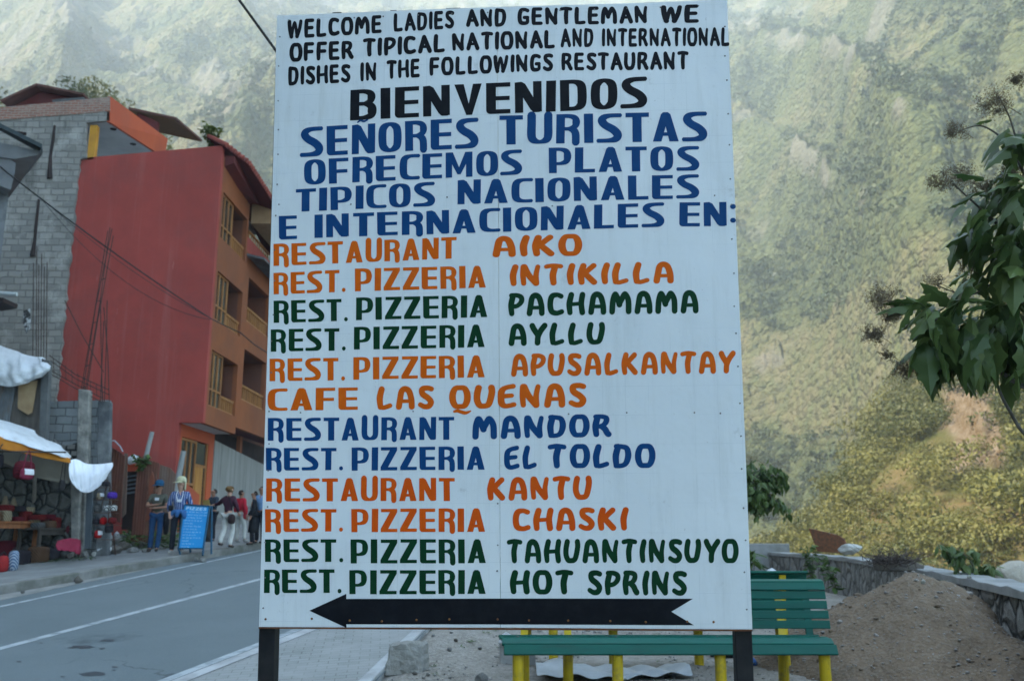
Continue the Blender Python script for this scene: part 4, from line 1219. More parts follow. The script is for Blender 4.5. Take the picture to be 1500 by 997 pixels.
# eave along the front with clay tiles on its edge
E = [np.array([-9.28, 26.93, 13.62]), atX(364, 241.5, -8.72), atX(397, 292.5, -8.46)]
E.append(E[2] + (E[2] - E[1]) * 2.4)
I_ = [np.array([XF - .5, e[1], e[2] + .32 + .1 * i]) for i, e in enumerate(E)]
mb = MB()
for k in range(3):
    mb.hexa([E[k], E[k + 1], I_[k + 1], I_[k]], [E[k] + [0, 0, .08], E[k + 1] + [0, 0, .08], I_[k + 1] + [0, 0, .08], I_[k] + [0, 0, .08]])
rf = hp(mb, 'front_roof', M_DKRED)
mb = MB()
for k, n in ((1, 14), (2, 20), (0, 6)):
    for j in range(n):
        p = E[k] + (E[k + 1] - E[k]) * ((j + .5) / n) + [.03, 0, .09]; q = I_[k] + (I_[k + 1] - I_[k]) * ((j + .5) / n) + [0, 0, .09]
        mb.tube([p, q], [.085, .075], 8)
MB().add(mb.v, mb.f).build('roof_tiles', M_TILE, rf)
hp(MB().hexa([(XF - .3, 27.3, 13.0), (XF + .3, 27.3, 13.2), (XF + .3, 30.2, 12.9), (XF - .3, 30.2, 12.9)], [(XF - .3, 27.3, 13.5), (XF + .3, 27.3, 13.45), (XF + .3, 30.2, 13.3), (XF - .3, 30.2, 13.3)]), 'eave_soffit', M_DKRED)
# the top floor's next bay, jutting out, its end wall seen from the street
hp(MB().hexa([(XF + .02, 30.42, 12.25), (-8.50, 30.42, 12.25), (-8.50, 34.6, 12.25), (XF + .02, 34.6, 12.25)], [(XF + .02, 30.42, 13.55), (-8.50, 30.42, 13.02), (-8.50, 34.6, 12.6), (XF + .02, 34.6, 13.2)]), 'upper_bay', basic('beige_render', (.34, .22, .12), (.27, .17, .09), 2))
hp(MB().box(XF - .12, XF - .02, 30.3, 36, 11.202, 11.72), 'terrace_parapet', M_REDWALL)
mb = MB().box(XF - .10, XF - .04, 30.5, 33.2, 11.96, 12.02)
for k in range(10): mb.box(XF - .09, XF - .05, 30.55 + k * .28, 30.62 + k * .28, 11.721, 11.96)
hp(mb, 'terrace_railing', M_WOOD)
hp(MB().hexa([(XF - .02, 30.3, 11.02), (XF + .62, 30.3, 10.86), (XF + .62, 36, 10.86), (XF - .02, 36, 11.02)], [(XF - .02, 30.3, 11.10), (XF + .62, 30.3, 10.94), (XF + .62, 36, 10.94), (XF - .02, 36, 11.10)]), 'canopy_roof', M_TIN)
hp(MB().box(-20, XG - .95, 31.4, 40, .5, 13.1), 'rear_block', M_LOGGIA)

# ================================================================== the grey house at the far left
HOUSE = thing('house', 'plain grey rendered house with a dark sloping roof sheet at the far left edge', 'house', (-13.5, 21, 1))
M_RENDER = basic('grey_render', (.20, .21, .215), (.15, .155, .16), 1.4, grime=(.09, .095, .10))
MB().hexa([(-17, 20, 5.4), (-11.92, 20, 5.4), (-14.4, 23.2, 5.4), (-17, 23.2, 5.4)], [(-17, 20, 9.95), (-11.92, 20, 9.95), (-14.4, 23.2, 9.95), (-17, 23.2, 9.95)]).build('wall', M_RENDER, HOUSE)
q = pY([(-60, 190), (0, 222), (23, 239), (22, 251), (16, 278), (0, 272), (-60, 240)], 19.6)
MB().prism(q, (-1.3, 1.6, 0)).build('balcony_slab', M_RENDER, HOUSE)
r0, r1 = atY(-70, 152, 19.3), atY(61, 217, 19.3)
MB().hexa([r0, r1, r1 + [-2.9, 4.0, .5], r0 + [0, 4.0, .5]], [r0 + [0, 0, .1], r1 + [0, 0, .1], r1 + [-2.9, 4.0, .6], r0 + [0, 4.0, .6]]).build('roof', basic('dark_roof_sheet', (.05, .07, .075), (.035, .045, .05), 3), HOUSE)
MB().prism(pY([(-60, 196), (57, 221), (56, 227), (22, 233), (-60, 222)], 19.55), (-2.7, 3.6, .35)).build('roof_soffit', M_RENDER, HOUSE)
MB().tube(pY([(-20, 428), (25, 431)], 19.3), .045, 10).build('pipe', basic('pale_pipe', (.35, .38, .38), (.28, .3, .3)), HOUSE)
MB().prism(pY([(-20, 434), (5, 436), (4, 442), (-20, 446)], 19.4), (0, .6, 0)).build('ledge', M_DARKIN, HOUSE)

# ================================================================== the shack over the stall
M_TARP = basic('white_tarpaulin', (.66, .69, .71), (.54, .57, .59), 1.6, .35, .65, .6, .9, 9, .06, grime=(.40, .41, .40))
def corrug(name, c1, c2, rust):
    t = NT(name)
    wv = t.n('ShaderNodeTexWave', wave_type='BANDS', bands_direction='X')
    wv.inputs['Scale'].default_value = 4.5; t.l(t.co(), wv.inputs['Vector'])
    col = t.mix(t.ramp(t.noise(1.4, 7, .7, t.mapped((2, 2, .5))), .40, .62), c1, c2)
    col = t.mix(t.ramp(t.noise(3, 8, .7, t.mapped((1.5, 1.5, .35))), .50, .68), col, rust)
    t.bump(wv.outputs[0], .5, .012)
    return t.out(col, .7, .3)
M_CORR = corrug('grey_corrugated', (.16, .18, .19), (.10, .11, .12), (.13, .10, .08))
M_RUSTY = corrug('rusty_corrugated', (.145, .050, .030), (.09, .036, .024), (.20, .10, .06))
M_RUSTG = corrug('weathered_corrugated', (.17, .12, .095), (.12, .08, .06), (.13, .055, .03))
M_BOARDS = basic('shack_boards', (.13, .115, .10), (.085, .075, .065), 3, .35, .65, .9, .4, 20, .01, stretch=(3, 3, .4))
SHACK = thing('shack', 'patched shack of boards, block and corrugated sheet above the market stall', 'shack', (-11.6, 21.6, .8))
YS = 21.3
MB().prism(pY([(-70, 540), (66, 540), (66, 700), (-70, 660)], YS), (0, .08, 0)).build('board_wall', M_BOARDS, SHACK)
MB().prism(pY([(-70, 535), (24, 560), (13, 620), (-70, 612)], YS - .06), (0, .02, 0)).build('corrugated_panel', M_CORR, SHACK)
MB().prism(pY([(61, 525), (72, 528), (66, 660), (56, 690)], YS - .16), (0, .15, 0)).build('column', basic('dark_concrete', (.075, .08, .08), (.11, .115, .115), 2.5, grime=(.04, .04, .04)), SHACK)
t_ = MB().prism(pY([(27, 561), (55, 557), (47, 604), (41, 607), (26, 598)], YS - .10), (0, .015, 0))
t_.build('hanging_board', basic('tan_cardboard', (.34, .24, .13), (.26, .17, .09), 4), SHACK)

def cloth_grid(px_rows, Ys, seed, amp=.05):
    """a sheet from rows of measured points, with folds"""
    g = np.random.default_rng(seed)
    nr = len(px_rows)
    rows = []
    for i, (row, Yr) in enumerate(zip(px_rows, Ys)):
        pts = spline([tuple(p) for p in row], 8)
        rows.append([atY(p[0], p[1], Yr if not isinstance(Yr, tuple) else Yr[0] + (Yr[1] - Yr[0]) * k / (len(pts) - 1)) for k, p in enumerate(pts)])
    R2 = []
    cols = list(zip(*rows))
    for k, c in enumerate(cols):
        R2.append(spline([tuple(p) for p in c], 6))
    P = [[np.array(p) for p in r] for r in zip(*R2)]
    for i, r in enumerate(P):
        for k, p in enumerate(r):
            f = amp * (math.sin(k * .9 + i * .25 + seed) + .6 * math.sin(k * 1.7 - i * .2 + 2 * seed) + .5 * math.sin(i * 1.1 + k * .5))
            p[1] += f; p[2] += .15 * f
    return MB().grid(P)
o = cloth_grid([[(-60, 486), (0, 505), (40, 520), (64, 523)], [(-60, 500), (0, 525), (40, 535), (69, 533)], [(-60, 528), (0, 548), (40, 552), (72, 540)], [(-60, 545), (8, 566), (45, 558), (64, 550)]],
               [YS + .5, YS - .3, YS - .45, YS - .35], 3, .06).build('tarpaulin', M_TARP, None, smooth=True, solid=.012, sub=1)
tag(o, 'white tarpaulin bundled over the top of the shack wall', 'tarpaulin')

# half built block wall with concrete posts and bare reinforcing bars
M_BLOCK2 = block_mat('sooty_block_wall', (.26, .28, .28), (.20, .22, .225), (.12, .125, .125), .40, .20, .016, (.05, .052, .055), (.30, .31, .31))
RUIN = thing('block_wall', 'half built grey block wall with concrete posts and long bare reinforcing bars', 'wall', (-10.6, 22, .9))
YR = 22.0
MB().prism(pY([(66, 588), (158, 585), (158, 830), (66, 830)], YR), (0, .2, 0)).build('masonry', M_BLOCK2, RUIN)
MB().prism(pY([(66, 650), (78, 643), (86, 650), (100, 652), (112, 648), (118, 652), (118, 700), (66, 690)], YR - .12), (0, .11, 0)).build('broken_blocks', block_mat('broken_block', (.22, .21, .19), (.15, .145, .135), (.03, .03, .03), .22, .16, .03), RUIN)
M_COLC = basic('rough_column_concrete', (.27, .26, .23), (.17, .165, .15), 5, .38, .6, .95, .8, 14, .05, grime=(.07, .07, .065), gscale=2)
MB().prism(pY([(114, 569), (131, 571), (127, 700), (122, 830), (108, 830), (111, 690)], YR - .32), (0, .19, 0)).build('column', M_COLC, RUIN, bevel=.03)
MB().prism(pY([(143, 586), (162, 588), (160, 690), (158, 830), (139, 830), (141, 700)], YR - .16), (0, .155, 0)).build('column', basic('sooty_column', (.07, .075, .08), (.16, .17, .17), 2.2, .4, .62, .95, .6, 16, .03), RUIN, bevel=.03)
def rebar(pts, r=.011, Y=YR):
    MB().tube([tuple(atY(p[0], p[1], (p[2] if len(p) > 2 else Y))) for p in pts], r, 6).build('reinforcing_bar', M_RUSTBAR, RUIN)
M_RUSTBAR = basic('rusty_bar', (.055, .030, .024), (.035, .022, .02), 20, bump=.2)
YB = YR - .22
for pts in ([(122, 570), (140, 450), (164, 335)], [(125, 570), (147, 440), (161, 333)], [(119, 571), (138, 460), (158, 338)], [(127, 572), (143, 470), (166, 345)],
            [(150, 588), (148, 500), (147, 437)], [(153, 588), (156, 500), (157, 440)], [(147, 588), (150, 520), (152, 470)], [(160, 588), (158, 520), (152, 450)],
            [(72, 520), (110, 548), (160, 571)], [(74, 528), (112, 555), (160, 578)], [(70, 540), (110, 562), (150, 583)], [(72, 546), (108, 567), (148, 588)],
            [(95, 440), (120, 490), (152, 545)]):
    rebar([(a, b, YB) for a, b in pts])
for k in range(9):
    a = 78 + k * 9
    rebar([(a, 524 + k * 5.6, YB), (a + 1, 548 + k * 4.6, YB)], .007)
for k in range(6):
    s = k / 6; rebar([(119 + 36 * s, 568 - 190 * s, YB - .01), (126 + 34 * s, 566 - 190 * s, YB + .05)], .012)
for x0, y0, y1 in ((48, 385, 545), (53, 360, 545), (56, 388, 545), (60, 372, 545), (64, 390, 530), (68, 384, 530)):
    rebar([(x0, y1, 22.4), (x0 + .5, (y0 + y1) / 2, 22.4), (x0 + 1, y0, 22.4)], .010)

# dark planks and pale masonry behind the hanging cloth
o = MB().prism(pY([(114, 715), (124, 712), (121, 806), (113, 806)], 21.75), (0, .05, 0)).prism(pY([(125, 712), (136, 712), (132, 803), (122, 804)], 21.7), (0, .05, 0))
tag(o.build('plank_door', basic('blue_grey_planks', (.11, .13, .145), (.075, .09, .10), 3, stretch=(4, 4, .3)), None), 'blue grey plank door standing ajar under the white hanging cloth', 'door')
def stone_mat(name, c1, c2, c3, mort, scale=3.2, stretch=(1, 1, 1)):
    t = NT(name)
    vec = t.mapped(stretch)
    wob = t.n('ShaderNodeVectorMath', operation='MULTIPLY_ADD')
    nz = t.n('ShaderNodeTexNoise'); nz.inputs['Scale'].default_value = 3; t.l(vec, nz.inputs['Vector'])
    t.l(nz.outputs['Color'], wob.inputs[0]); wob.inputs[1].default_value = (.22, .22, .22); t.l(vec, wob.inputs[2])
    vo = t.n('ShaderNodeTexVoronoi', feature='DISTANCE_TO_EDGE'); vo.inputs['Scale'].default_value = scale; t.l(wob.outputs[0], vo.inputs['Vector'])
    vc = t.n('ShaderNodeTexVoronoi'); vc.inputs['Scale'].default_value = scale; t.l(wob.outputs[0], vc.inputs['Vector'])
    sp = t.n('ShaderNodeSeparateColor'); t.l(vc.outputs['Color'], sp.inputs[0])
    col = t.mix(sp.outputs[0], c1, c2)
    col = t.mix(t.ramp(t.noise(7, 8, .75), .45, .7), col, c3)
    e = t.ramp(vo.outputs['Distance'], .02, .09)
    col = t.mix(e, mort, col)
    h = t.math('ADD', t.ramp(vo.outputs['Distance'], .0, .22), t.math('MULTIPLY', t.noise(14, 7, .7), .5))
    t.bump(h, 1.0, .07)
    return t.out(col, .92, .15)
M_STONE = stone_mat('rubble_masonry', (.105, .105, .095), (.065, .067, .062), (.14, .14, .13), (.022, .023, .022), 3.4)
STW = thing('stone_wall', 'dark rubble stone wall behind the market stall with a pale concrete end', 'wall', (-11.4, 21.4, .7))
MB().prism(pY([(-90, 655), (112, 690), (110, 815), (-90, 860)], 21.5), (0, .3, 0)).build('masonry', M_STONE, STW)
MB().prism(pY([(103, 693), (118, 690), (114, 808), (104, 812)], 21.38), (0, .11, 0)).build('concrete_end', M_COLC, STW, bevel=.02)

# rusty sheets closing the empty lot
def sheet_panel(pts, Y, m, label, lean=0.0, name='corrugated_sheet'):
    P = pY(pts, Y)
    o = MB().prism(P, (0, .03, 0)).build(name, m, None)
    return tag(o, label, 'metal sheet', 'rusty sheets closing the empty lot')
sheet_panel([(158, 652), (176, 662), (183, 668), (179, 715), (176, 765), (160, 760)], 22.9, M_RUSTY, 'rusty brown corrugated sheet just right of the sooty block column')
sheet_panel([(182, 663), (187, 664), (184, 752), (178, 758), (179, 715)], 23.0, M_RUSTG, 'narrow grey metal strip beside the gap in the sheet fence')
sheet_panel([(203, 668), (233, 678), (228, 725), (221, 795), (191, 792), (197, 730)], 23.3, M_RUSTY, 'wide dark rusty sheet under the hanging weeds')
sheet_panel([(234, 680), (249, 685), (258, 695), (246, 790), (222, 795), (229, 730)], 23.5, M_RUSTG, 'weathered pinkish brown sheet behind the man in the pale cap')
sheet_panel([(219, 700), (223, 690), (226, 700), (219, 760), (213, 764)], 23.15, basic('orange_plank', (.20, .06, .03), (.14, .045, .028), 3), 'narrow orange plank leaning on the rusty sheet', name='plank')
o = MB().grid([[tuple(atY(x, y, Y)) for x, y in ((160, 645), (168, 645), (176, 653), (180, 661))] for Y in (22.7, 24.0)]).build('roof_sheet', basic('pale_sheet', (.42, .46, .50), (.32, .35, .38), 3), None, solid=.03)
tag(o, 'small curved pale roof sheet above the rusty corrugated panel', 'roof sheet')
HUT = thing('hut', 'low dark hut with a red roof and pale sheet seen through the fence gap', 'hut', (-10.9, 25, 1))
MB().prism(pY([(183, 690), (206, 690), (204, 775), (178, 775)], 25.2), (0, .6, 0)).build('wall', M_DARKIN, HUT)
mb = MB()
for k in range(5): mb.prism(pY([(184, 697 + k * 6), (203, 694 + k * 6), (203, 696.5 + k * 6), (184, 699.5 + k * 6)], 25.1), (0, .05, 0))
mb.build('slats', basic('grey_slats', (.10, .11, .13), (.07, .08, .09)), HUT)
MB().prism(pY([(184, 680), (203, 680), (206, 688), (184, 690)], 24.9), (0, .9, .1)).build('roof', basic('red_sheet', (.40, .07, .03), (.30, .05, .02), 3), HUT)
MB().tube(pY([(188, 675), (196, 672), (203, 673)], 24.8), [.10, .13, .10], 10).build('pale_roll', M_TARP, HUT)
for a, b, r, Y, lb in (((214, 668), (223, 632), .065, 23.75, 'leaning pale grey pole in front of the red wall'), ((258, 716), (269, 660), .085, 24.4, 'thick leaning grey post beside the orange parapet')):
    p0, p1 = atY(*a, Y), atY(*b, Y)
    base = atY(a[0] - 5, 795, Y)
    tag(MB().tube([base, p0, p1], [r, r * .95, r * .85], 10).build('pole', basic('grey_pole_' + ('thin' if r < .07 else 'thick'), (.30, .31, .30), (.20, .21, .20), 4, stretch=(3, 3, .5)), None, smooth=False), lb, 'pole')

# cables
M_CABLE = basic('cable_rubber', (.018, .019, .021), (.03, .03, .032), 5, bump=0)
def cable(pts, r, label):
    tag(MB().tube([tuple(atY(*p)) for p in pts], r, 6).build('cable', M_CABLE, None, smooth=True), label, 'cable', 'cables across the street')
def sag(a, b, n=14, s=3.0):
    return [(a[0] + (b[0] - a[0]) * t, a[1] + (b[1] - a[1]) * t + s * 4 * t * (1 - t), a[2] + (b[2] - a[2]) * t) for t in [i / n for i in range(n + 1)]]
cable(sag((-60, 196, 15), (308, 466, 26.6), 16, 8) + [(330, 477, 26.8), (352, 487, 26.9), (372, 504, 27.5), (400, 522, 29)], .017, 'thick black cable sloping from the grey house to the red building')
cable(sag((58, 288, 26.8), (330, 477, 26.8), 14, 14), .009, 'thin cable sagging across the red wall, upper of two')
cable(sag((58, 288, 26.8), (308, 468, 26.7), 14, 34), .009, 'thin cable sagging across the red wall, lower of two')
cable([(160, -275, 8.2), (340, -14, 9), (430, 110, 9.6), (700, 500, 11.8), (962, 900, 13.6)], .016, 'black stay cable running down behind the top left corner of the billboard')
# ================================================================== people
def skin_mesh(verts, edges, radii, name, sub=1):
    me = bpy.data.meshes.new(name)
    me.from_pydata([tuple(v) for v in verts], edges, [])
    o = bpy.data.objects.new(name, me); COL.objects.link(o)
    md = o.modifiers.new('skin', 'SKIN'); md.use_smooth_shade = True
    sk = me.skin_vertices[0].data if me.skin_vertices else None
    for i, r in enumerate(radii):
        sk[i].radius = (r, r) if not isinstance(r, tuple) else r
        sk[i].use_root = (i == 0)
    if sub:
        s = o.modifiers.new('sub', 'SUBSURF'); s.levels = sub; s.render_levels = sub
    dg = bpy.context.evaluated_depsgraph_get(); dg.update()
    m2 = bpy.data.meshes.new_from_object(o.evaluated_get(dg))
    m2.name = name
    bpy.data.objects.remove(o); bpy.data.meshes.remove(me)
    m2.polygons.foreach_set('use_smooth', [True] * len(m2.polygons))
    return m2

class Chain:
    def __init__(s): s.v, s.e, s.r, s.n = [], [], [], {}
    def a(s, name, p, r, link=None):
        s.n[name] = len(s.v); s.v.append(p); s.r.append(r)
        if link is not None: s.e.append((s.n[link], s.n[name]))
        return s

M_SKIN = basic('skin_brown', (.30, .155, .10), (.25, .125, .08), 8, bump=.05, rough=.6)
M_SKINP = basic('skin_pale', (.48, .29, .21), (.42, .24, .17), 8, bump=.05, rough=.6)
def cloth(name, c, c2=None, scale=8): return basic(name, c, c2, scale, .35, .65, .9, .4, 30, .01, .15)
M_SHOE = basic('dark_shoes', (.05, .035, .03), (.03, .025, .02), 8)
M_SHOEP = basic('grey_trainers', (.34, .33, .31), (.22, .22, .21), 12)
M_HAIRD = basic('dark_hair', (.02, .014, .011), (.035, .024, .018), 25, bump=.6, bscale=60)
M_HAIRB = basic('light_brown_hair', (.20, .115, .045), (.12, .065, .025), 22, bump=.8, bscale=50)

def person(loc, h, head_deg, label, pose, skin, shirt, trousers, shoes, hair=None, hat=None, look=0.0, sleeves='long', extra=None, group=None):
    """pose: dict of joint positions for a 1.75 m figure facing +Y (x to its right)"""
    k = h / 1.75
    J = dict(pelvis=(0, 0, .95), waist=(0, .0, 1.08), chest=(0, .01, 1.30), neck=(0, .0, 1.47), jaw=(0, .03, 1.57), crown=(0, .01, 1.68),
             shR=(.17, 0, 1.40), shL=(-.17, 0, 1.40), elR=(.23, -.02, 1.12), elL=(-.23, -.02, 1.12), wrR=(.24, .06, .88), wrL=(-.24, .06, .88),
             hipR=(.09, 0, .90), hipL=(-.09, 0, .90), knR=(.10, .03, .50), knL=(-.10, .03, .50), anR=(.11, 0, .09), anL=(-.11, 0, .09))
    J.update(pose)
    J = {n: np.array(p, float) for n, p in J.items()}
    for s in 'RL':
        d = J['wr' + s] - J['el' + s]; d /= np.linalg.norm(d)
        if 'hd' + s not in J: J['hd' + s] = J['wr' + s] + d * .09
        if 'to' + s not in J: J['to' + s] = J['an' + s] + np.array([.02 if s == 'R' else -.02, .17, -.055])
        if 'heel' + s not in J: J['heel' + s] = J['an' + s] + np.array([0, -.03, -.045])
    c = Chain()
    c.a('pelvis', J['pelvis'], .10).a('waist', J['waist'], .095, 'pelvis').a('chest', J['chest'], .105, 'waist').a('neck', J['neck'], .05, 'chest')
    ln = np.array([math.sin(look), math.cos(look), 0])
    jaw = J['jaw'] + ln * .01
    c.a('jaw', jaw, .066, 'neck').a('head', (jaw + J['crown']) / 2 + ln * -.01, .092, 'jaw').a('crown', J['crown'], .070, 'head')
    c.a('nose', (jaw + J['crown']) / 2 + ln * .105 + [0, 0, -.02], .016, 'head')
    c.a('chin', jaw + ln * .06 + [0, 0, -.015], .026, 'jaw')
    side = np.array([ln[1], -ln[0], 0])
    for sg, nm in ((1, 'earR'), (-1, 'earL')): c.a(nm, (jaw + J['crown']) / 2 + side * sg * .098 + [0, 0, -.015], .015, 'head')
    for s in 'RL':
        c.a('sh' + s, J['sh' + s], .062, 'chest').a('el' + s, J['el' + s], .043, 'sh' + s).a('wr' + s, J['wr' + s], .029, 'el' + s)
        hd = J['hd' + s]; wr = J['wr' + s]; d = (hd - wr); d /= np.linalg.norm(d)
        c.a('hd' + s, hd - d * .02, .034, 'wr' + s)
        up = np.array([0, 0, 1.0]) if abs(d[2]) < .8 else np.array([0, 1.0, 0])
        w = np.cross(d, up); w /= np.linalg.norm(w)
        for f_, (off, ln_) in enumerate(((-.028, .070), (-.010, .082), (.009, .078), (.027, .060))):
            c.a('f%s%d' % (s, f_), hd + w * off + d * .012, .0095, 'hd' + s).a('g%s%d' % (s, f_), hd + w * off + d * (.012 + ln_ * .55), .0085, 'f%s%d' % (s, f_))
            c.a('t%s%d' % (s, f_), hd + w * off + d * (.012 + ln_ * .9) + np.cross(w, d) * .018, .007, 'g%s%d' % (s, f_))
        c.a('th' + s, hd - w * .045 - d * .01, .011, 'hd' + s).a('tt' + s, hd - w * .06 + d * .03, .009, 'th' + s)
        c.a('hip' + s, J['hip' + s], .088, 'pelvis').a('kn' + s, J['kn' + s], .058, 'hip' + s).a('an' + s, J['an' + s], .038, 'kn' + s).a('to' + s, J['to' + s], .03, 'an' + s)
    a = R(head_deg)
    def place(vs_):
        out = []
        for x, y, z in vs_:
            out.append((k * (x * math.cos(a) + y * math.sin(a)), k * (-x * math.sin(a) + y * math.cos(a)), k * z))
        return out
    body = skin_mesh(place(c.v), c.e, [r * k for r in c.r], 'person')
    o = finish(body, 'person', skin)
    o.location = loc
    tag(o, label, 'person', group)
    def add(name, ch, m, sub=1):
        me = skin_mesh(place(ch.v), ch.e, [r * k for r in ch.r], name, sub)
        return finish(me, name, m, o)
    # shirt or jacket
    s1 = Chain()
    s1.a('hem', J['pelvis'] + [0, 0, -.02], .128).a('waist', J['waist'], .122, 'hem').a('chest', J['chest'] + [0, 0, -.02], .135, 'waist').a('col', J['neck'] + [0, -.005, -.045], .075, 'chest')
    for s in 'RL':
        s1.a('sh' + s, J['sh' + s] + [0, 0, -.005], .080, 'chest')
        e, w = J['el' + s], J['wr' + s]
        if sleeves == 'short': s1.a('el' + s, J['sh' + s] + (e - J['sh' + s]) * .72, .066, 'sh' + s)
        else: s1.a('el' + s, e, .060, 'sh' + s).a('wr' + s, e + (w - e) * .93, .044, 'el' + s)
    add('shirt', s1, shirt)
    t1 = Chain()
    t1.a('pel', J['pelvis'] + [0, 0, .02], .120)
    for s in 'RL':
        kn, an = J['kn' + s], J['an' + s]
        t1.a('hip' + s, J['hip' + s], .108, 'pel').a('th' + s, J['hip' + s] * .45 + kn * .55, .088, 'hip' + s).a('kn' + s, kn, .072, 'th' + s).a('an' + s, an + [0, 0, -.015], .068, 'kn' + s)
    add('trousers', t1, trousers)
    for s in 'RL':
        sh = Chain()
        sh.a('h', J['heel' + s] + [0, 0, .02], .042).a('m', J['an' + s] * .55 + J['to' + s] * .45 + [0, 0, -.012], .043, 'h').a('t', J['to' + s] + [0, .01, .01], .038, 'm')
        add('shoe', sh, shoes)
    hc = (J['jaw'] + J['crown']) / 2 + np.array([0, 0, .03])
    if hair is not None:
        hm, big = hair
        g = random.Random(4); ch = Chain()
        ch.a('c', hc + [0, 0, .03], .085 * big)
        back = -ln
        for i, (sx, dn, bk) in enumerate(((-.05, .02, .03), (.05, .02, .03), (0, -.02, .06), (-.06, -.07, .05), (.06, -.07, .05), (0, -.10, .06))):
            ch.a(str(i), hc + side * sx + back * bk + [0, 0, dn], .062 * big, 'c')
        add('hair', ch, hm)
    if hat is not None:
        hm, flap = hat
        mb = MB()
        mb.lathe([(.108, -.01), (.111, .035), (.10, .085), (.07, .118), (.03, .13), (.004, .132)], (0, 0, 0), 16)
        n = 9; ring = []
        for rr_, zz in ((.10, .0), (.165, -.012), (.20, -.028)):
            ring.append([(rr_ * .92 * math.sin(t), rr_ * math.cos(t) if rr_ > .11 else .10 * math.cos(t), zz) for t in np.linspace(-1.05, 1.05, n)])
        mb.grid(ring)
        if flap:
            mb.grid([[(.113 * math.sin(t), .113 * math.cos(t), z - .03 * (i > 1)) for t in np.linspace(1.7, 4.58, 10)] for i, z in enumerate((.03, -.06, -.13, -.17))])
        M = Matrix.Rotation(-look, 3, 'Z')
        vs_ = [tuple(M @ Vector(v)) for v in mb.v]
        vs_ = place([(v[0] + hc[0], v[1] + hc[1] + .005, v[2] + hc[2] + .035) for v in vs_])
        me = bpy.data.meshes.new('cap'); me.from_pydata(vs_, [], mb.f); me.update()
        finish(me, 'cap', hm, o, smooth=True, solid=.008)
    def put(name, mb, m, **kw):
        me = bpy.data.meshes.new(name); me.from_pydata(place(mb.v), [], mb.f); me.update()
        return finish(me, name, m, o, **kw)
    if extra: extra(put, add, J)
    return o

def striped():
    t = NT('striped_shirt')
    wv = t.n('ShaderNodeTexWave', wave_type='BANDS', bands_direction='X')
    wv.inputs['Scale'].default_value = 6.5; t.l(t.co(), wv.inputs['Vector'])
    col = t.mix(t.ramp(wv.outputs[0], .80, .90), t.mix(t.ramp(wv.outputs[0], .15, .4), (.02, .05, .15), (.03, .085, .25)), (.34, .36, .42))
    return t.out(col, .85, .2)
M_JEAN = cloth('blue_jeans', (.025, .075, .165), (.015, .045, .11))
M_DKTR = cloth('dark_trousers', (.012, .015, .022), (.02, .022, .03))
M_OLIVE = cloth('olive_polo', (.085, .085, .065), (.06, .06, .048))
M_WHITETR = cloth('off_white_trousers', (.50, .50, .46), (.40, .40, .37))
M_MAROON = cloth('maroon_jumper', (.060, .022, .035), (.04, .016, .026))
M_BLACKC = cloth('black_clothes', (.010, .011, .014), (.018, .019, .022))
M_DENIMJ = cloth('denim_jacket', (.04, .13, .30), (.03, .09, .22))
M_REDC = cloth('red_jacket', (.42, .02, .035), (.32, .015, .03))
M_BLUESH = cloth('light_blue_shirt', (.16, .28, .46), (.12, .22, .38))
M_WHITEP = basic('white_plastic', (.60, .62, .64), (.48, .50, .52), 5, bump=.1)

def ex_polo(put, add, J):
    c = Chain(); c.a('a', np.array([-.22, .03, 1.0]), .07).a('b', np.array([-.25, .03, .7]), .085, 'a').a('c', np.array([-.24, .0, .42]), .06, 'b')
    add('hanging_jacket', c, M_BLACKC)
    put('collar_card', MB().box(-.05, .05, .165, .175, 1.29, 1.36), M_WHITEP)
W1 = on_walk(226, 808)
person(W1, 1.66, 172, 'man in blue cap and olive polo shirt standing with folded arms', dict(elR=(.25, .10, 1.14), wrR=(.02, .24, 1.17), hdR=(-.06, .23, 1.19), elL=(-.25, .10, 1.12), wrL=(-.02, .22, 1.10), hdL=(.07, .24, 1.09),
       knL=(-.10, .05, .50), anL=(-.06, .04, .09)), M_SKIN, M_OLIVE, M_JEAN, M_SHOE, (M_HAIRD, .93), (cloth('blue_cap', (.015, .07, .14), (.01, .05, .10)), False), .1, 'short', ex_polo)
def ex_tourist(put, add, J):
    c = Chain()
    c.a('k', np.array([.02, .16, .98]), .05).a('l', np.array([-.10, .14, .99]), .05, 'k').a('r', np.array([.12, .13, .99]), .05, 'k').a('ll', np.array([-.16, .10, .80]), .06, 'l').a('rr', np.array([.17, .10, .82]), .06, 'r').a('m', np.array([.03, .17, .84]), .05, 'k')
    c.a('lb', np.array([-.17, -.04, .98]), .05, 'l').a('rb', np.array([.17, -.04, .98]), .05, 'r')
    add('tied_jacket', c, M_DENIMJ)
    put('compact_camera', MB().box(-.055, .055, .155, .185, 1.205, 1.27), M_WHITEP, bevel=.008)
    for sx in (-1, 1):
        put('strap', MB().tube([(sx * .05, .17, 1.26), (sx * .075, .155, 1.38), (sx * .06, .05, 1.475)], .010, 6), M_WHITEP)
    put('belt_pouch', MB().box(.14, .24, .02, .13, 1.0, 1.13), M_BLACKC, bevel=.02)
W2 = on_walk(258, 811)
person(W2, 1.74, 168, 'man in pale cap and blue striped shirt, denim jacket tied round his waist', dict(elL=(-.25, -.01, 1.13), wrL=(-.27, .07, .89), elR=(.25, .0, 1.13), wrR=(.20, .10, .95),
       knR=(.10, .05, .50)), M_SKINP, striped(), M_DKTR, M_SHOEP, None, (cloth('pale_cap', (.48, .46, .30), (.38, .37, .24)), True), .75, 'long', ex_tourist)
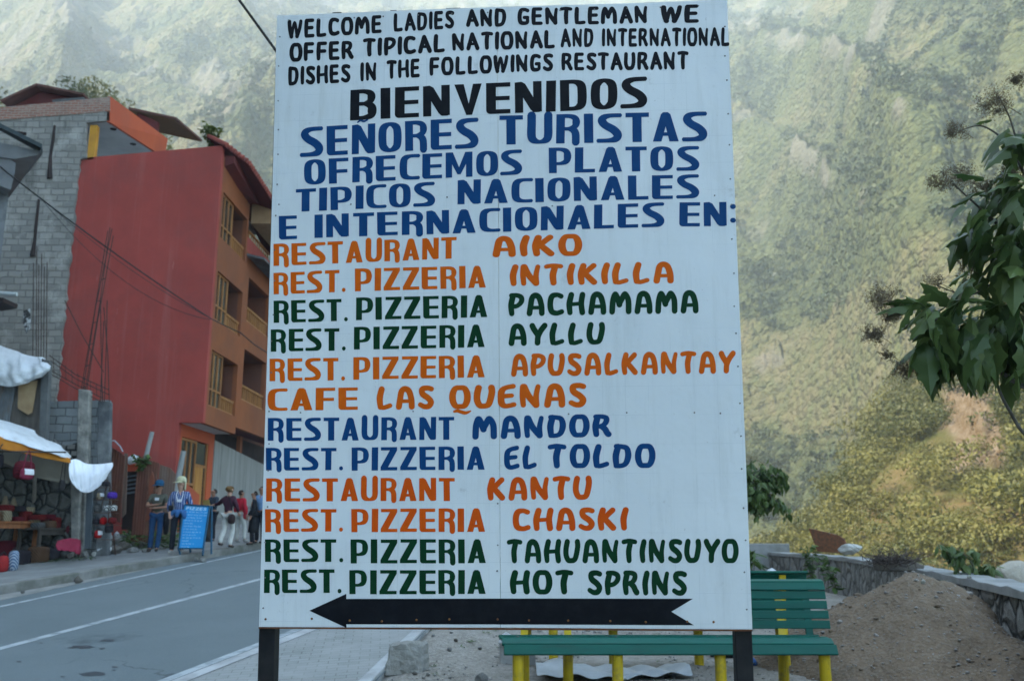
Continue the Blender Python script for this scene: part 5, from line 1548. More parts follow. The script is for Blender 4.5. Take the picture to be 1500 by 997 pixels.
def ex_woman(put, add, J):
    c = Chain(); c.a('a', np.array([.20, -.10, .98]), .10).a('b', np.array([.22, -.10, .78]), .12, 'a').a('c', np.array([.20, -.10, .66]), .09, 'b')
    add('shoulder_bag', c, cloth('dark_leather_bag', (.022, .015, .016), (.035, .024, .024)))
    put('bag_strap', MB().tube([(.21, -.10, 1.05), (.16, -.12, 1.25), (.05, -.10, 1.46), (.10, .06, 1.44), (.20, .0, 1.1)], .014, 6), M_BLACKC)
W4 = on_walk(331, 803)
person(W4, 1.52, 22, 'woman in maroon jumper and white trousers seen from behind, one arm stretched out', dict(elL=(-.38, .06, 1.25), wrL=(-.60, .12, 1.22), elR=(.25, .06, 1.14), wrR=(.20, .20, 1.0),
       knR=(.10, .12, .52), anR=(.12, -.02, .10), knL=(-.05, -.06, .52), anL=(-.02, -.28, .16), chest=(0, .03, 1.30)), M_SKINP, M_MAROON, M_WHITETR, M_SHOE, (M_HAIRB, 1.28), None, -.3, 'long', ex_woman)
W5 = on_walk(349, 794)
def ex_shawl(put, add, J):
    c = Chain(); c.a('a', np.array([.14, .04, 1.25]), .09).a('b', np.array([.20, .05, 1.02]), .09, 'a').a('c', np.array([.15, .04, .74]), .07, 'b')
    add('red_shawl', c, M_REDC)
person(W5, 1.36, 30, 'person in a bright red jacket and white trousers half hidden behind the woman in maroon', dict(knR=(.14, .1, .5), anR=(.20, .05, .1)), M_SKIN, M_REDC, M_WHITETR, M_SHOEP, (M_HAIRD, 1.0), None, 0, 'long', ex_shawl)
W6 = on_walk(369, 798)
def ex_skirt(put, add, J):
    put('long_coat', MB().lathe([(.20, .40), (.18, .6), (.16, .85), (.14, 1.05), (.15, 1.2)], (0, 0, 0), 14, 1, .8), M_BLACKC, smooth=True)
person(W6, 1.36, 250, 'dark haired woman all in black standing sideways near the billboard edge', dict(elR=(.22, .04, 1.12), wrR=(.20, .16, .93), elL=(-.2, .02, 1.12), wrL=(-.2, .1, .9)), M_SKIN, M_BLACKC, M_BLACKC, M_SHOE, (M_HAIRD, 1.02), None, .2, 'long', ex_skirt)
W7 = on_walk(380, 796)
person(W7, 1.46, 200, 'person in light blue shirt and dark trousers behind the woman in black', dict(), M_SKIN, M_BLUESH, M_DKTR, M_SHOE, (M_HAIRD, 1.0), None, -.4)
W3 = on_walk(309, 793)
def ex_paper(put, add, J):
    put('yellow_folder', MB().hexa([(-.16, .22, 1.10), (.14, .24, 1.10), (.14, .25, 1.10), (-.16, .23, 1.10)], [(-.16, .30, 1.36), (.14, .32, 1.34), (.14, .33, 1.34), (-.16, .31, 1.36)]), cloth('yellow_card', (.50, .36, .12), (.42, .30, .10)))
person(W3, 1.40, 215, 'dark haired person in dark jacket holding a yellow folder behind the blue menu board', dict(elR=(.24, .08, 1.14), wrR=(.14, .24, 1.14), elL=(-.24, .08, 1.14), wrL=(-.12, .24, 1.16)), M_SKIN, cloth('slate_jacket', (.035, .045, .06), (.025, .03, .042)), M_DKTR, M_SHOE, (M_HAIRD, 1.0), None, .5, 'long', ex_paper)

# ================================================================== the menu board on the pavement
MENU = thing('menu_board', 'bright blue A frame menu board lettered in pale script, standing on the pavement', 'menu board', tuple(on_walk(285, 811)))
M_MENU = basic('menu_blue', (.010, .25, .56), (.008, .21, .50), 3, bump=.1, rough=.5)
M_MENUF = basic('menu_frame_blue', (.008, .065, .12), (.006, .05, .09), 4, bump=.1, rough=.5)
mY = 21.35
a0, a1, a2, a3 = atY(261.5, 803, mY), atY(298, 803, mY - .02), atY(307.5, 741, mY + .26), atY(269.5, 738.5, mY + .28)
nn = np.cross(a1 - a0, a3 - a0); nn /= np.linalg.norm(nn)
MB().prism([a0, a1, a2, a3], nn * -.02).build('panel', M_MENU, MENU)
l0, l1 = on_walk(264.5, 812.5), on_walk(297, 813)
for b, t, e in ((l0, a3, a0), (l1, a2, a1)):
    MB().tube([b, e + nn * .004, t + nn * .004], .024, 6).build('leg', M_MENUF, MENU)
MB().beam(a0 + nn * .012, a1 + nn * .012, .03, .03).build('bottom_rail', M_MENUF, MENU)
MB().beam(a3 + nn * .012, a2 + nn * .012, .03, .03).build('top_rail', M_MENUF, MENU)
bk0, bk1 = on_walk(309.5, 811), on_walk(279, 809)
for b, t in ((bk0, a2 + [.03, .05, 0]), (bk1, a3 + [.0, .05, 0])):
    MB().tube([b, t], .024, 6).build('leg', M_MENUF, MENU)
MB().prism([bk0 * .75 + (a2 + [.03, .05, 0]) * .25, bk1 * .75 + (a3 + [0, .05, 0]) * .25, a3 + [0, .06, -.05], a2 + [.03, .06, -.05]], (0, .015, 0)).build('rear_panel', basic('menu_back', (.06, .05, .045), (.04, .035, .03)), MENU)
M_CHALK = basic('pale_lettering', (.42, .60, .72), (.30, .50, .66), 30, bump=0)
mu, mv = (a1 - a0) / np.linalg.norm(a1 - a0), None
MW, MH = np.linalg.norm(a1 - a0), np.linalg.norm(a3 - a0)
def mp(s, t): return (a0 * (1 - s) + a1 * s) * (1 - t) + (a3 * (1 - s) + a2 * s) * t + nn * .004
mb = MB()
gl = [glyph(c, 'thin') for c in 'PIZZES']; tot = sum(w for _, w in gl) + .12 * 5; x = 0
for (V, F), w in gl:
    mb.add([mp(.10 + .78 * (x + vx) / tot + .015 * vy, .885 + .075 * vy) for vx, vy in V], F); x += w + .12
mb.build('heading', M_CHALK, MENU)['label'] = 'pale lettering reading PIZZES'
gm = random.Random(12)
mb = MB()
for r_, tt in enumerate(np.linspace(.835, .04, 13)):
    s = .10; end = gm.choice([.35, .62, .75, .85]) if r_ not in (0, 1) else .85
    while s < end:
        w = gm.uniform(.05, .13); q = []
        n = max(3, int(w / .014))
        for i in range(n + 1):
            q.append((s + w * i / n, tt + (.017 if i % 2 else -.010) * gm.uniform(.5, 1.1)))
        for (xa_, ya_), (xb_, yb_) in zip(q, q[1:]):
            mb.add([mp(xa_, ya_ - .0055), mp(xb_, yb_ - .0055), mp(xb_, yb_ + .0055), mp(xa_, ya_ + .0055)], [(0, 1, 2, 3)])
        s += w + gm.uniform(.02, .05)
mb.build('menu_lines', M_CHALK, MENU)

# ================================================================== the market stall
STALL = thing('market_stall', 'market stall canopy of white sheeting over an orange lining with a beige hanging back sheet', 'stall', tuple(on_walk(30, 828)))
M_ORANGE_C = basic('orange_lining', (.50, .20, .02), (.42, .14, .015), 3, bump=.2)
M_SHEET = basic('beige_sheet', (.36, .33, .27), (.28, .26, .215), 1.6, bump=.5, bscale=5, bdist=.05)
M_POLE = basic('stall_pole', (.05, .045, .04), (.08, .06, .05), 6)
o = cloth_grid([[(-70, 592), (0, 614), (45, 628), (60, 640), (88, 652), (104, 669)], [(-70, 610), (0, 628), (45, 646), (70, 656), (90, 664), (103, 671)], [(-70, 620), (0, 640), (40, 653), (70, 662), (92, 669), (103, 672)]],
               [(20.6, 21.3), (19.4, 20.9), (19.1, 20.8)], 5, .03)
o.build('canopy_sheet', M_TARP, STALL, smooth=True, solid=.012, sub=1)
o = cloth_grid([[(-70, 618), (0, 639), (40, 653), (70, 662), (103, 671)], [(-70, 640), (0, 657), (40, 665), (70, 672), (103, 678)]], [(19.0, 20.7), (19.05, 20.72)], 2, .01)
o.build('valance', M_ORANGE_C, STALL, smooth=True, solid=.01)
o = cloth_grid([[(-70, 636), (0, 652), (50, 663), (103, 673)], [(-70, 655), (0, 668), (50, 685), (104, 700)], [(-70, 660), (0, 675), (50, 698), (100, 708)]], [(19.6, 20.9), (20.6, 21.25), (20.9, 21.3)], 7, .03)
o.build('back_sheet', M_SHEET, STALL, smooth=True, solid=.008)
MB().tube(pY([(-70, 655), (0, 661), (97, 662)], 19.6), .018, 6).build('pole', M_POLE, STALL)
b0 = on_walk(47, 814); t0 = atY(52, 675, 21.0)
MB().tube([b0, t0], .045, 8).build('pole', basic('pale_wood_pole', (.20, .18, .15), (.15, .13, .11), 5), STALL)
MB().tube([atY(4, 650, 19.3), atY(-30, 700, 19.6)], .014, 6).build('brace', M_POLE, STALL)
# cloth drying beside the stall
o = cloth_grid([[(102, 674), (112, 672), (128, 679), (148, 679), (165, 677)], [(101, 690), (115, 692), (130, 694), (148, 693), (165, 684)], [(103, 702), (116, 710), (130, 711), (146, 704), (160, 692)], [(108, 710), (118, 719), (130, 721), (143, 714), (154, 703)]],
               [(20.9, 21.4), (20.8, 21.4), (20.85, 21.4), (20.9, 21.4)], 4, .012).build('hanging_cloth', basic('bright_white_cloth', (.78, .80, .84), (.70, .72, .77), 2, bump=.3, bscale=4, bdist=.04), None, smooth=True, solid=.006, sub=1)
tag(o, 'white cloth slung like a hammock between stall and fence', 'cloth')
MB_ = MB
def wooden_table(loc, w, d, h, m, label, rz):
    t = thing('table', label, 'table', tuple(loc), 'stall tables', rz)
    def pt(name, mb, mm=m, **k):
        me = bpy.data.meshes.new(name); me.from_pydata(mb.v, [], mb.f); me.update(); return finish(me, name, mm, t, **k)
    pt('table_top', MB().box(-w / 2, w / 2, -d / 2, d / 2, h - .05, h), bevel=.006)
    for sx in (-1, 1):
        for sy in (-1, 1):
            pt('leg', MB().box(sx * (w / 2 - .06) - .035, sx * (w / 2 - .06) + .035, sy * (d / 2 - .06) - .035, sy * (d / 2 - .06) + .035, 0, h - .051), bevel=.005)
    pt('apron', MB().box(-w / 2 + .10, w / 2 - .10, -d / 2 + .04, -d / 2 + .06, h - .16, h - .051))
    return t
M_TABW = basic('orange_brown_wood', (.25, .095, .035), (.16, .06, .025), 4, stretch=(3, 3, .5))
M_TABD = basic('dark_weathered_wood', (.055, .045, .036), (.035, .03, .025), 4, stretch=(3, 3, .5))
rz_ = -math.atan2(RD[0], RD[1]) + PI / 2
tA = on_walk(2, 826); tB = on_walk(66, 819)
wooden_table(tA, 1.25, .7, .95, M_TABW, 'orange brown wooden table at the left edge, loaded with woven goods', rz_)
wooden_table(tB, 1.15, .7, .72, M_TABD, 'low dark rough table in the middle of the stall', rz_)
# goods
def bundle(p, w, d, h, m, label, rz, cat='textile', group='folded woven goods on the stall tables', name='folded_textile'):
    """a folded, slightly slumped stack of cloth"""
    mb = MB(); n = 12; rows = []
    g = random.Random(int(p[0] * 977 + p[1] * 131))
    for i, (s, z) in enumerate(((.90, 0), (1.0, .18), (.97, .38), (1.0, .55), (.95, .72), (.98, .88), (.80, 1.0), (.3, 1.04))):
        row = []
        for k in range(n * 2):
            t = 2 * PI * k / (n * 2)
            c_, s_ = math.cos(t), math.sin(t)
            q = (abs(c_) ** 4 + abs(s_) ** 4) ** -.25
            j = 1 + g.uniform(-.05, .05)
            row.append((w / 2 * s * c_ * q * j, d / 2 * s * s_ * q * j, h * z))
        rows.append(row + [row[0]])
    mb.grid(rows)
    mb.rot(rz)
    me = bpy.data.meshes.new(name); me.from_pydata(mb.v, [], mb.f); me.update()
    o = finish(me, name, m, None, smooth=True); o.location = tuple(p)
    return tag(o, label, cat, group)
def woven(name, c1, c2):
    t = NT(name)
    wv = t.n('ShaderNodeTexWave', wave_type='BANDS', bands_direction='DIAGONAL'); wv.inputs['Scale'].default_value = 9; wv.inputs['Distortion'].default_value = 2
    t.l(t.co(), wv.inputs['Vector'])
    return t.out(t.mix(t.ramp(wv.outputs[0], .35, .6), c1, c2), .95, .1)
WV = [woven('woven_maroon', (.10, .012, .018), (.05, .008, .012)), woven('woven_brown', (.10, .055, .03), (.05, .03, .02)), woven('woven_cream', (.26, .22, .15), (.13, .10, .06)),
      woven('woven_red', (.13, .014, .014), (.06, .009, .009)), woven('woven_grey', (.09, .09, .085), (.04, .04, .04)), woven('woven_black', (.015, .015, .018), (.03, .025, .03)), woven('woven_pink', (.30, .03, .09), (.14, .015, .05))]
WN = ['maroon', 'brown', 'cream', 'red', 'grey', 'black', 'pink']
gb = random.Random(21)
def on_table(t0_, h, u, v): return (t0_[0] + u * math.cos(rz_) - v * math.sin(rz_), t0_[1] + u * math.sin(rz_) + v * math.cos(rz_), t0_[2] + h)
TXT = [('A', -.45, -.15, 1), ('A', -.16, -.10, 2), ('A', .12, -.18, 0), ('A', .40, -.12, 3), ('A', -.30, .20, 5), ('A', .02, .20, 1), ('A', .36, .2, 4),
       ('B', -.42, -.12, 4), ('B', -.18, -.2, 1), ('B', .06, -.12, 3), ('B', .32, -.16, 5), ('B', -.30, .18, 2), ('B', .0, .2, 0), ('B', .36, .18, 6)]
WHERE = {-.45: 'front left corner', -.16: 'front', .12: 'front middle', .40: 'front right corner', -.30: 'back left', .02: 'back middle', .36: 'back right', -.42: 'front left corner', -.18: 'front', .06: 'front middle', .32: 'front right', .0: 'back middle'}
for tb, u, v, ci in TXT:
    base, h, nm = (tA, .951, 'orange brown table') if tb == 'A' else (tB, .721, 'low dark table')
    bundle(on_table(base, h, u, v), gb.uniform(.22, .27), gb.uniform(.24, .30), gb.uniform(.10, .26), WV[ci], '%s folded woven cloth at the %s of the %s' % (WN[ci], WHERE[u], nm), rz_ + gb.uniform(-.15, .15))
UP = [('A', -.50, 0, .20, 'far left'), ('A', -.05, 3, .22, 'middle'), ('A', .27, 5, .22, 'right'), ('A', .50, 2, .2, 'far right'), ('B', -.33, 3, .18, 'left'), ('B', -.05, 0, .2, 'middle'), ('B', .20, 4, .2, 'right of middle'), ('B', .44, 1, .18, 'far right')]
for tb, u, ci, dz, w in UP:
    base, h, nm = (tA, .951, 'orange brown table') if tb == 'A' else (tB, .721, 'low dark table')
    bundle(on_table(base, h + dz, u, .02), gb.uniform(.26, .34), gb.uniform(.34, .44), gb.uniform(.08, .17), WV[ci], '%s cloth on the heap, %s of the %s' % (WN[ci], w, nm), rz_ + gb.uniform(-.4, .4))
for i, (px, py, w, h, ci, lb) in enumerate(((30, 832, .34, .30, 5, 'dark bundle on the pavement between the two tables'), (55, 829, .40, .34, 1, 'brown bundle under the low dark table, left of two'), (74, 826, .36, .26, 5, 'black bundle under the low dark table, right of two'), (8, 828, .44, .46, 0, 'maroon bundle far under the orange brown table'))):
    p = on_walk(px, py - 6); bundle(p, w, w, h, WV[ci], lb, rz_ + .2 * i, group='bundles on the pavement under the tables', name='bundle', cat='bundle')
# boxes and bags under and by the tables
def pouch(p, w, h, d, m, label, cat='bag', group=None, strap=None, rz=0.0, name='small_bag', flap=None):
    t = thing(name, label, cat, tuple(p), group, rz)
    mb = MB(); n = 14; rows = []
    for s, z in ((.55, 0), (.92, .10), (1.0, .35), (.97, .65), (.86, .90), (.55, 1.0), (.05, 1.01)):
        rows.append([(w / 2 * s * math.copysign(abs(math.cos(a)) ** .6, math.cos(a)), d / 2 * s * math.copysign(abs(math.sin(a)) ** .7, math.sin(a)), h * z) for a in np.linspace(0, 2 * PI, n + 1)])
    mb.grid(rows)
    def pt(nm, b, mm, **k):
        me = bpy.data.meshes.new(nm); me.from_pydata(b.v, [], b.f); me.update(); return finish(me, nm, mm, t, **k)
    pt('body', mb, m, smooth=True)
    if flap is not None:
        pt('flap', MB().grid([[(w * .40 * (2 * i / 6 - 1), -d / 2 * (1.06 - .10 * abs(2 * i / 6 - 1)) * q, h * z) for i in range(7)] for q, z in ((.75, .93), (1.0, .7), (1.06, .42))]), flap, solid=.01)
    if strap is not None:
        hh, sm = strap
        pt('strap', MB().tube([(-w * .36, 0, h * .9), (-w * .2, 0, h * .9 + hh * .7), (0, 0, h * .9 + hh), (w * .2, 0, h * .9 + hh * .7), (w * .36, 0, h * .9)], .011, 6), sm)
    return t
M_PINK = basic('pink_leather', (.20, .016, .045), (.15, .012, .035), 8)
M_BLK = basic('black_leather', (.012, .011, .012), (.022, .02, .02), 8)
def hang(px, py, Y): return atY(px, py, Y)
p = hang(34, 702, 19.75); pouch(p, .52, .40, .20, WV[0], 'dark maroon woven basket bag hanging from the stall pole', 'bag', None, (.26, M_BLK), rz_)
p = hang(38, 702, 19.5); pouch(p, .30, .24, .16, M_PINK, 'pink barrel bag with a white panel hanging in front of the maroon bag', 'bag', None, (.42, M_PINK), rz_, flap=M_WHITEP)
p = hang(90, 718, 20.7); pouch(p, .16, .24, .10, M_BLK, 'small black pouch on long cords at the right end of the stall canopy', 'bag', None, (.58, M_BLK), rz_)
p = hang(-3, 685, 19.6); pouch(p, .22, .30, .12, WV[5], 'black woven bag hanging at the left edge of the stall', 'bag', None, (.25, M_BLK), rz_)
p = on_walk(2, 838); pouch(p, .24, .34, .2, basic('red_plastic', (.26, .012, .012), (.20, .01, .012), 5), 'red plastic bag on the pavement under the orange brown table', 'bag', None, (.12, M_BLK), rz_)
p = on_walk(18, 836); pouch(p, .20, .42, .18, woven('blue_check', (.26, .30, .34), (.06, .10, .18)), 'pale blue checked bag leaning by the orange brown table leg', 'bag', None, (.10, M_BLK), rz_)
p = on_walk(106, 812) + np.array([0, .1, .42]); 
pouch(on_walk(93, 818) + np.array([0, .25, .52]), .42, .34, .30, WV[0], 'dark red knitted bag standing at the right end of the goods', 'bag', None, (.12, M_BLK), rz_)
o = cloth_grid([[(84, 792), (95, 789), (106, 788), (118, 790)], [(83, 800), (95, 801), (106, 802), (118, 802)], [(87, 806), (97, 806), (107, 808), (117, 812)]], [(20.3, 20.9), (20.1, 20.75), (20.1, 20.7)], 9, .02)
tag(o.build('draped_cloth', basic('magenta_cloth', (.20, .012, .035), (.16, .01, .028), 5), None, smooth=True, solid=.01), 'plain magenta cloth draped over the rocks beside the stall', 'cloth')
for i, (px, py) in enumerate(((6, 745), (18, 748))):
    p = atY(px, py, 21.2)
    mb = MB().tube([(0, 0, 0), (.02, 0, -.2), (.0, 0, -.42), (.03, 0, -.55)], [.03, .09, .10, .05], 9)
    me = bpy.data.meshes.new('fur_pelt'); me.from_pydata(mb.v, [], mb.f); me.update()
    o = finish(me, 'hanging_pelt', basic('tan_fur%d' % i, (.20, .155, .10), (.12, .09, .06), 20, bump=.8), None, smooth=True); o.location = tuple(p + np.array([0, 0, .3]))
    tag(o, ('leftmost' if i == 0 else 'thicker, right hand') + ' of two tan fur scarves hanging on the stone wall', 'scarf', 'fur scarves on the stone wall')

# ================================================================== display rack
RACK = thing('display_rack', 'thin leaning metal display rack of small shelves at the pavement edge', 'display rack', tuple(on_walk(145, 810)))
M_ROD = basic('rusty_rod', (.10, .045, .03), (.05, .03, .025), 14)
rY = 20.9
for q in ([(133, 804), (158, 704)], [(156.5, 808), (161.5, 709)], [(169, 812), (160, 716)]):
    MB().tube([on_walk(*q[0]), atY(*q[1], rY)], .014, 6).build('rod', M_ROD, RACK)
ITEMS = [(155, 712, 13, 7, 5, 'black'), (146, 731, 9, 9, 2, 'black and white'), (164, 730, 16, 9, 'v', 'violet'), (143, 750, 12, 10, 4, 'dark grey'), (156, 748, 9, 8, 'w', 'white patterned'), (166, 748, 10, 8, 'w', 'white spotted'),
         (141, 768, 9, 8, 5, 'plain black'), (151, 768, 10, 10, 'r', 'bright red'), (164, 767, 14, 9, 3, 'rust red'), (143, 788, 10, 11, 'r', 'red and white'), (159, 780, 13, 14, 5, 'large black')]
M_VIOLET = woven('woven_violet', (.07, .03, .26), (.04, .02, .16)); M_RD = woven('woven_scarlet', (.30, .012, .012), (.20, .008, .01)); M_WP = woven('woven_white_black', (.50, .50, .48), (.03, .03, .03))
for y in (713, 731, 750, 768, 789):
    x0, x1 = (139, 172) if y > 714 else (148, 163)
    q0, q1 = atY(x0, y + .8, rY + .05), atY(x1, y + .8, rY + .05)
    MB().beam(q0, q1, .20, .012).build('shelf', M_ROD, RACK)
for px, py, w, h, ci, nm in ITEMS:
    m = {'v': M_VIOLET, 'r': M_RD, 'w': M_WP}.get(ci) or WV[ci]
    s = rY / FPX * 1.02
    pouch(atY(px, py, rY + .05) + np.array([0, 0, .002]), w * s, h * s, .13, m, '%s little bag on the display rack' % nm, 'bag', 'little bags on the display rack', (.05, M_BLK), rz_, flap=M_WHITEP if 'and white' in nm else None)

# ================================================================== rocks and weeds along the pavement
def rock_mat(name, c1, c2, c3):
    t = NT(name)
    col = t.mix(t.ramp(t.noise(3, 7, .7), .35, .65), c1, c2)
    col = t.mix(t.ramp(t.noise(9, 8, .75), .55, .72), col, c3)
    t.bump(t.noise(7, 9, .72), .9, .05)
    return t.out(col, .92, .2)
M_ROCK = rock_mat('grey_rock', (.25, .25, .235), (.17, .17, .16), (.33, .33, .315))
M_ROCKD = rock_mat('brown_rock', (.15, .135, .115), (.10, .09, .08), (.22, .20, .17))
M_ROCKW = rock_mat('pale_rock', (.50, .50, .47), (.40, .40, .37), (.60, .60, .57))
def rock_mesh(seed, flat=.7, cuts=9, sub=3):
    g = random.Random(seed)
    bm = bmesh.new(); bmesh.ops.create_icosphere(bm, subdivisions=sub, radius=1)
    for _ in range(cuts):
        n = Vector((g.gauss(0, 1), g.gauss(0, 1), g.gauss(0, 1))).normalized(); d = g.uniform(.55, .88)
        for v in bm.verts:
            t = v.co.dot(n) - d
            if t > 0: v.co -= n * t * .92
    for v in bm.verts:
        q = v.co * 2.2
        v.co *= 1 + .07 * (math.sin(q.x * 2.1 + seed) * math.sin(q.y * 2.7 + 1.3) + math.sin(q.z * 3.1 + seed * .7) * .6)
        v.co.z *= flat
    zmin = min(v.co.z for v in bm.verts)
    for v in bm.verts: v.co.z -= zmin + .12 * flat
    me = bpy.data.meshes.new('rock'); bm.to_mesh(me); bm.free()
    return me
_RM = [rock_mesh(40 + i, .55 + .06 * (i % 5), 11, 3) for i in range(7)]
def rock(p, wx, wy, h, m, label, group=None, seed=0, rz=None, name='rock', mesh=None):
    me = (mesh or _RM[seed % 7]).copy(); me.materials.clear()
    o = bpy.data.objects.new(name, me); COL.objects.link(o); me.materials.append(m)
    zs_ = [v.co.z for v in me.vertices]; xs_ = [v.co.x for v in me.vertices]
    o.location = tuple(p); o.scale = (wx / 2, wy / 2, h / max(zs_)); o.rotation_euler = (0, 0, seed * 1.3 if rz is None else rz)
    return tag(o, label, 'rock', group)
RK = [(113, 816, 19, 24, 0, 'tall pale rock at the end of the magenta cloth'), (104, 819, 12, 10, 1, 'small dark stone at the foot of the magenta cloth'), (125, 816, 11, 9, 0, 'brown wedge shaped stone right of the tall pale rock'), (137, 815, 8, 7, 2, 'small white stone below the display rack'),
      (128, 818, 7, 6, 0, 'little grey stone on the pavement edge below the rack'), (168, 811, 24, 12, 1, 'low brown rock at the right foot of the rack'), (172, 797, 22, 13, 0, 'grey rock behind the white sack'), (190, 790, 26, 10, 0, 'flat pale slab on top of the rock heap'),
      (181, 806, 20, 13, 1, 'rounded brown rock in the middle of the heap'), (198, 799, 18, 12, 0, 'grey rock under the flat slab'), (207, 804, 15, 11, 1, 'dark rock nearest the man in the olive polo'), (193, 809, 24, 8, 0, 'long low rock at the front of the heap'),
      (212, 809, 12, 6, 0, 'thin stone by the man in the olive polo'), (237, 805, 11, 8, 0, 'rock between the two men in caps'), (217, 800, 13, 9, 0, 'grey stone behind the legs of the man in the olive polo'), (160, 803, 14, 9, 1, 'dark stone behind the rack legs')]
for i, (px, py, w, h, mi, lb) in enumerate(RK):
    p = on_walk(px, py, .15); s = p[1] / FPX * 1.03
    rock(p, w * s, w * s * .8, h * s, (M_ROCK, M_ROCKD, M_ROCKW)[mi], lb, 'rocks heaped along the pavement', i)
SACKM = basic('white_sack', (.58, .60, .62), (.46, .48, .50), 4, bump=.6, bscale=9, bdist=.04)
for i, (px, py, w, h, lb) in enumerate(((152, 813, 26, 13, 'crumpled white sack lying at the foot of the rack'), (171, 787, 17, 9, 'crumpled white sack on top of the rock heap'))):
    p = on_walk(px, py, .15); s = p[1] / FPX
    tag(rock(p, w * s, w * s * .6, h * s, SACKM, lb, 'white sacks in the rock heap', 3 + i, name='sack'), None, 'sack')
for i, (px, py, w, h, lb) in enumerate(((115, 853.5, 13, 10, 'dark stone lying against the kerb face below the stall'), (33, 869, 7, 5, 'tiny stone in the gutter at the left'), (287, 822, 9, 6, 'pale stone in the gutter below the menu board, left of two'), (297, 823, 13, 7, 'larger pale stone in the gutter below the menu board'))):
    p = on_road(px, py); s = p[1] / FPX
    rock(p, w * s, w * s * .8, h * s, (M_ROCKD, M_ROCK, M_ROCK, M_ROCK)[i], lb, 'stones in the gutter', 20 + i)

# leaf makers
def leaf_shape(kind):
    """outline of one leaf along +Y, length 1, folded on its midrib and drooping at the tip"""
    if kind == 'lobed': half = [(0, .0), (.07, .06), (.18, .15), (.14, .25), (.18, .34), (.28, .42), (.19, .52), (.15, .59), (.19, .68), (.11, .77), (.06, .88), (.0, 1.0)]
    elif kind == 'broad': half = [(0, 0), (.16, .08), (.27, .24), (.30, .40), (.25, .58), (.16, .76), (.07, .90), (0, 1.0)]
    else: half = [(0, 0), (.07, .12), (.11, .35), (.10, .6), (.05, .85), (0, 1)]
    V, F = [], []
    dz = lambda y, x: -.42 * y * y - .38 * abs(x) + .03 * math.sin(9 * y) * (abs(x) > .1)
    for sg in (1, -1):
        b = len(V)
        for x, y in half:
            V.append((0, y, dz(y, 0))); V.append((sg * x, y, dz(y, x)))
        n = len(half)
        for i in range(n - 1):
            q = (b + 2 * i, b + 2 * i + 1, b + 2 * i + 3, b + 2 * i + 2)
            F.append(q if sg > 0 else q[::-1])
    return np.array(V), np.array(F)
_LS = {k: leaf_shape(k) for k in ('lobed', 'broad', 'slim')}
def leaves(name, items, m, parent, kind):
    """items: (base, direction, size, tint, roll)"""
    V0, F0 = _LS[kind]
    Vs, Fs, Ts = [], [], []
    for base, d, size, tint, roll in items:
        d = np.array(d, float); d /= np.linalg.norm(d)
        up = np.array([0, 0, 1.0]); x = np.cross(d, up)
        if np.linalg.norm(x) < .05: x = np.cross(d, np.array([0, 1.0, 0]))
        x /= np.linalg.norm(x); z = np.cross(x, d)
        c, s = math.cos(roll), math.sin(roll)
        x, z = x * c + z * s, z * c - x * s
        v = (V0[:, :1] * x + V0[:, 1:2] * d + V0[:, 2:] * z) * size + np.array(base)
        Vs.append(v); Fs.append(F0 + len(V0) * (len(Vs) - 1)); Ts.append(np.full(len(V0), tint))
    return np_mesh(name, np.concatenate(Vs), np.concatenate(Fs), m, parent, dict(tint=np.concatenate(Ts)), smooth=True)
M_WEED = foliage('weed_leaves', (.025, .055, .015), (.085, .14, .035), .25)
M_BUSHL = foliage('bright_shrub_leaves', (.05, .085, .018), (.15, .19, .04), .3)
M_STEM = basic('green_stem', (.07, .08, .035), (.05, .055, .025), 6)
def weed(base, h, n, size, label, seed, kind='broad', spread=.35, m=M_WEED, name='weed', cat='weed', stems=3, group=None):
    g = random.Random(seed)
    t = thing(name, label, cat, tuple(base), group)
    it = []
    mb = MB()
    for s in range(stems):
        a = g.uniform(0, 2 * PI); tip = np.array(base) + [spread * math.cos(a) * g.uniform(.2, 1), spread * math.sin(a) * g.uniform(.2, 1), h * g.uniform(.7, 1)]
        mid = (np.array(base) * .5 + tip * .5) + [g.uniform(-.03, .03), g.uniform(-.03, .03), h * .08]
        P = spline([tuple(base), tuple(mid), tuple(tip)], 6)
        mb.tube(P, [max(.003, .010 * (1 - i / len(P)) * (h + .3)) for i in range(len(P))], 5)
        for i in range(n // stems):
            q = P[g.randrange(len(P) // 5, len(P))]
            b = g.uniform(0, 2 * PI)
            it.append((q, (math.cos(b), math.sin(b), g.uniform(-.5, .5)), size * g.uniform(.6, 1.2), g.random(), g.uniform(-.6, .6)))
    mb.build('stem', M_STEM, t)
    leaves('leaf', it, m, t, kind)['kind'] = 'stuff'
    return t
# weeds between the rocks and the sheets: one mass of ground cover
g = random.Random(77); it = []
for _ in range(900):
    px, py = g.uniform(172, 258), g.uniform(768, 806)
    if py > 800 - .15 * (px - 200) + 10: continue
    p = on_walk(px, min(py + 8, 806), .15); p = p + np.array([0, g.uniform(.0, .6), g.uniform(0, .40)])
    a = g.uniform(0, 6.28); it.append((p, (math.cos(a), math.sin(a), g.uniform(-.2, .9)), g.uniform(.07, .17), g.random(), g.uniform(-.6, .6)))
tag(leaves('weeds', it, M_WEED, None, 'broad'), 'green weeds growing behind the rock heap and the two men', None, None, 'stuff')
weed(atY(205, 690, 23.2), .45, 90, .14, 'clump of weeds hanging over the top of the wide rusty sheet', 5, spread=.28, stems=6)
weed(atY(309, 215, 27.15), .80, 380, .13, 'bright green shrub growing on the roof corner of the red building', 6, spread=.42, m=M_BUSHL, name='shrub', cat='shrub', stems=14)
g = random.Random(78); it = []
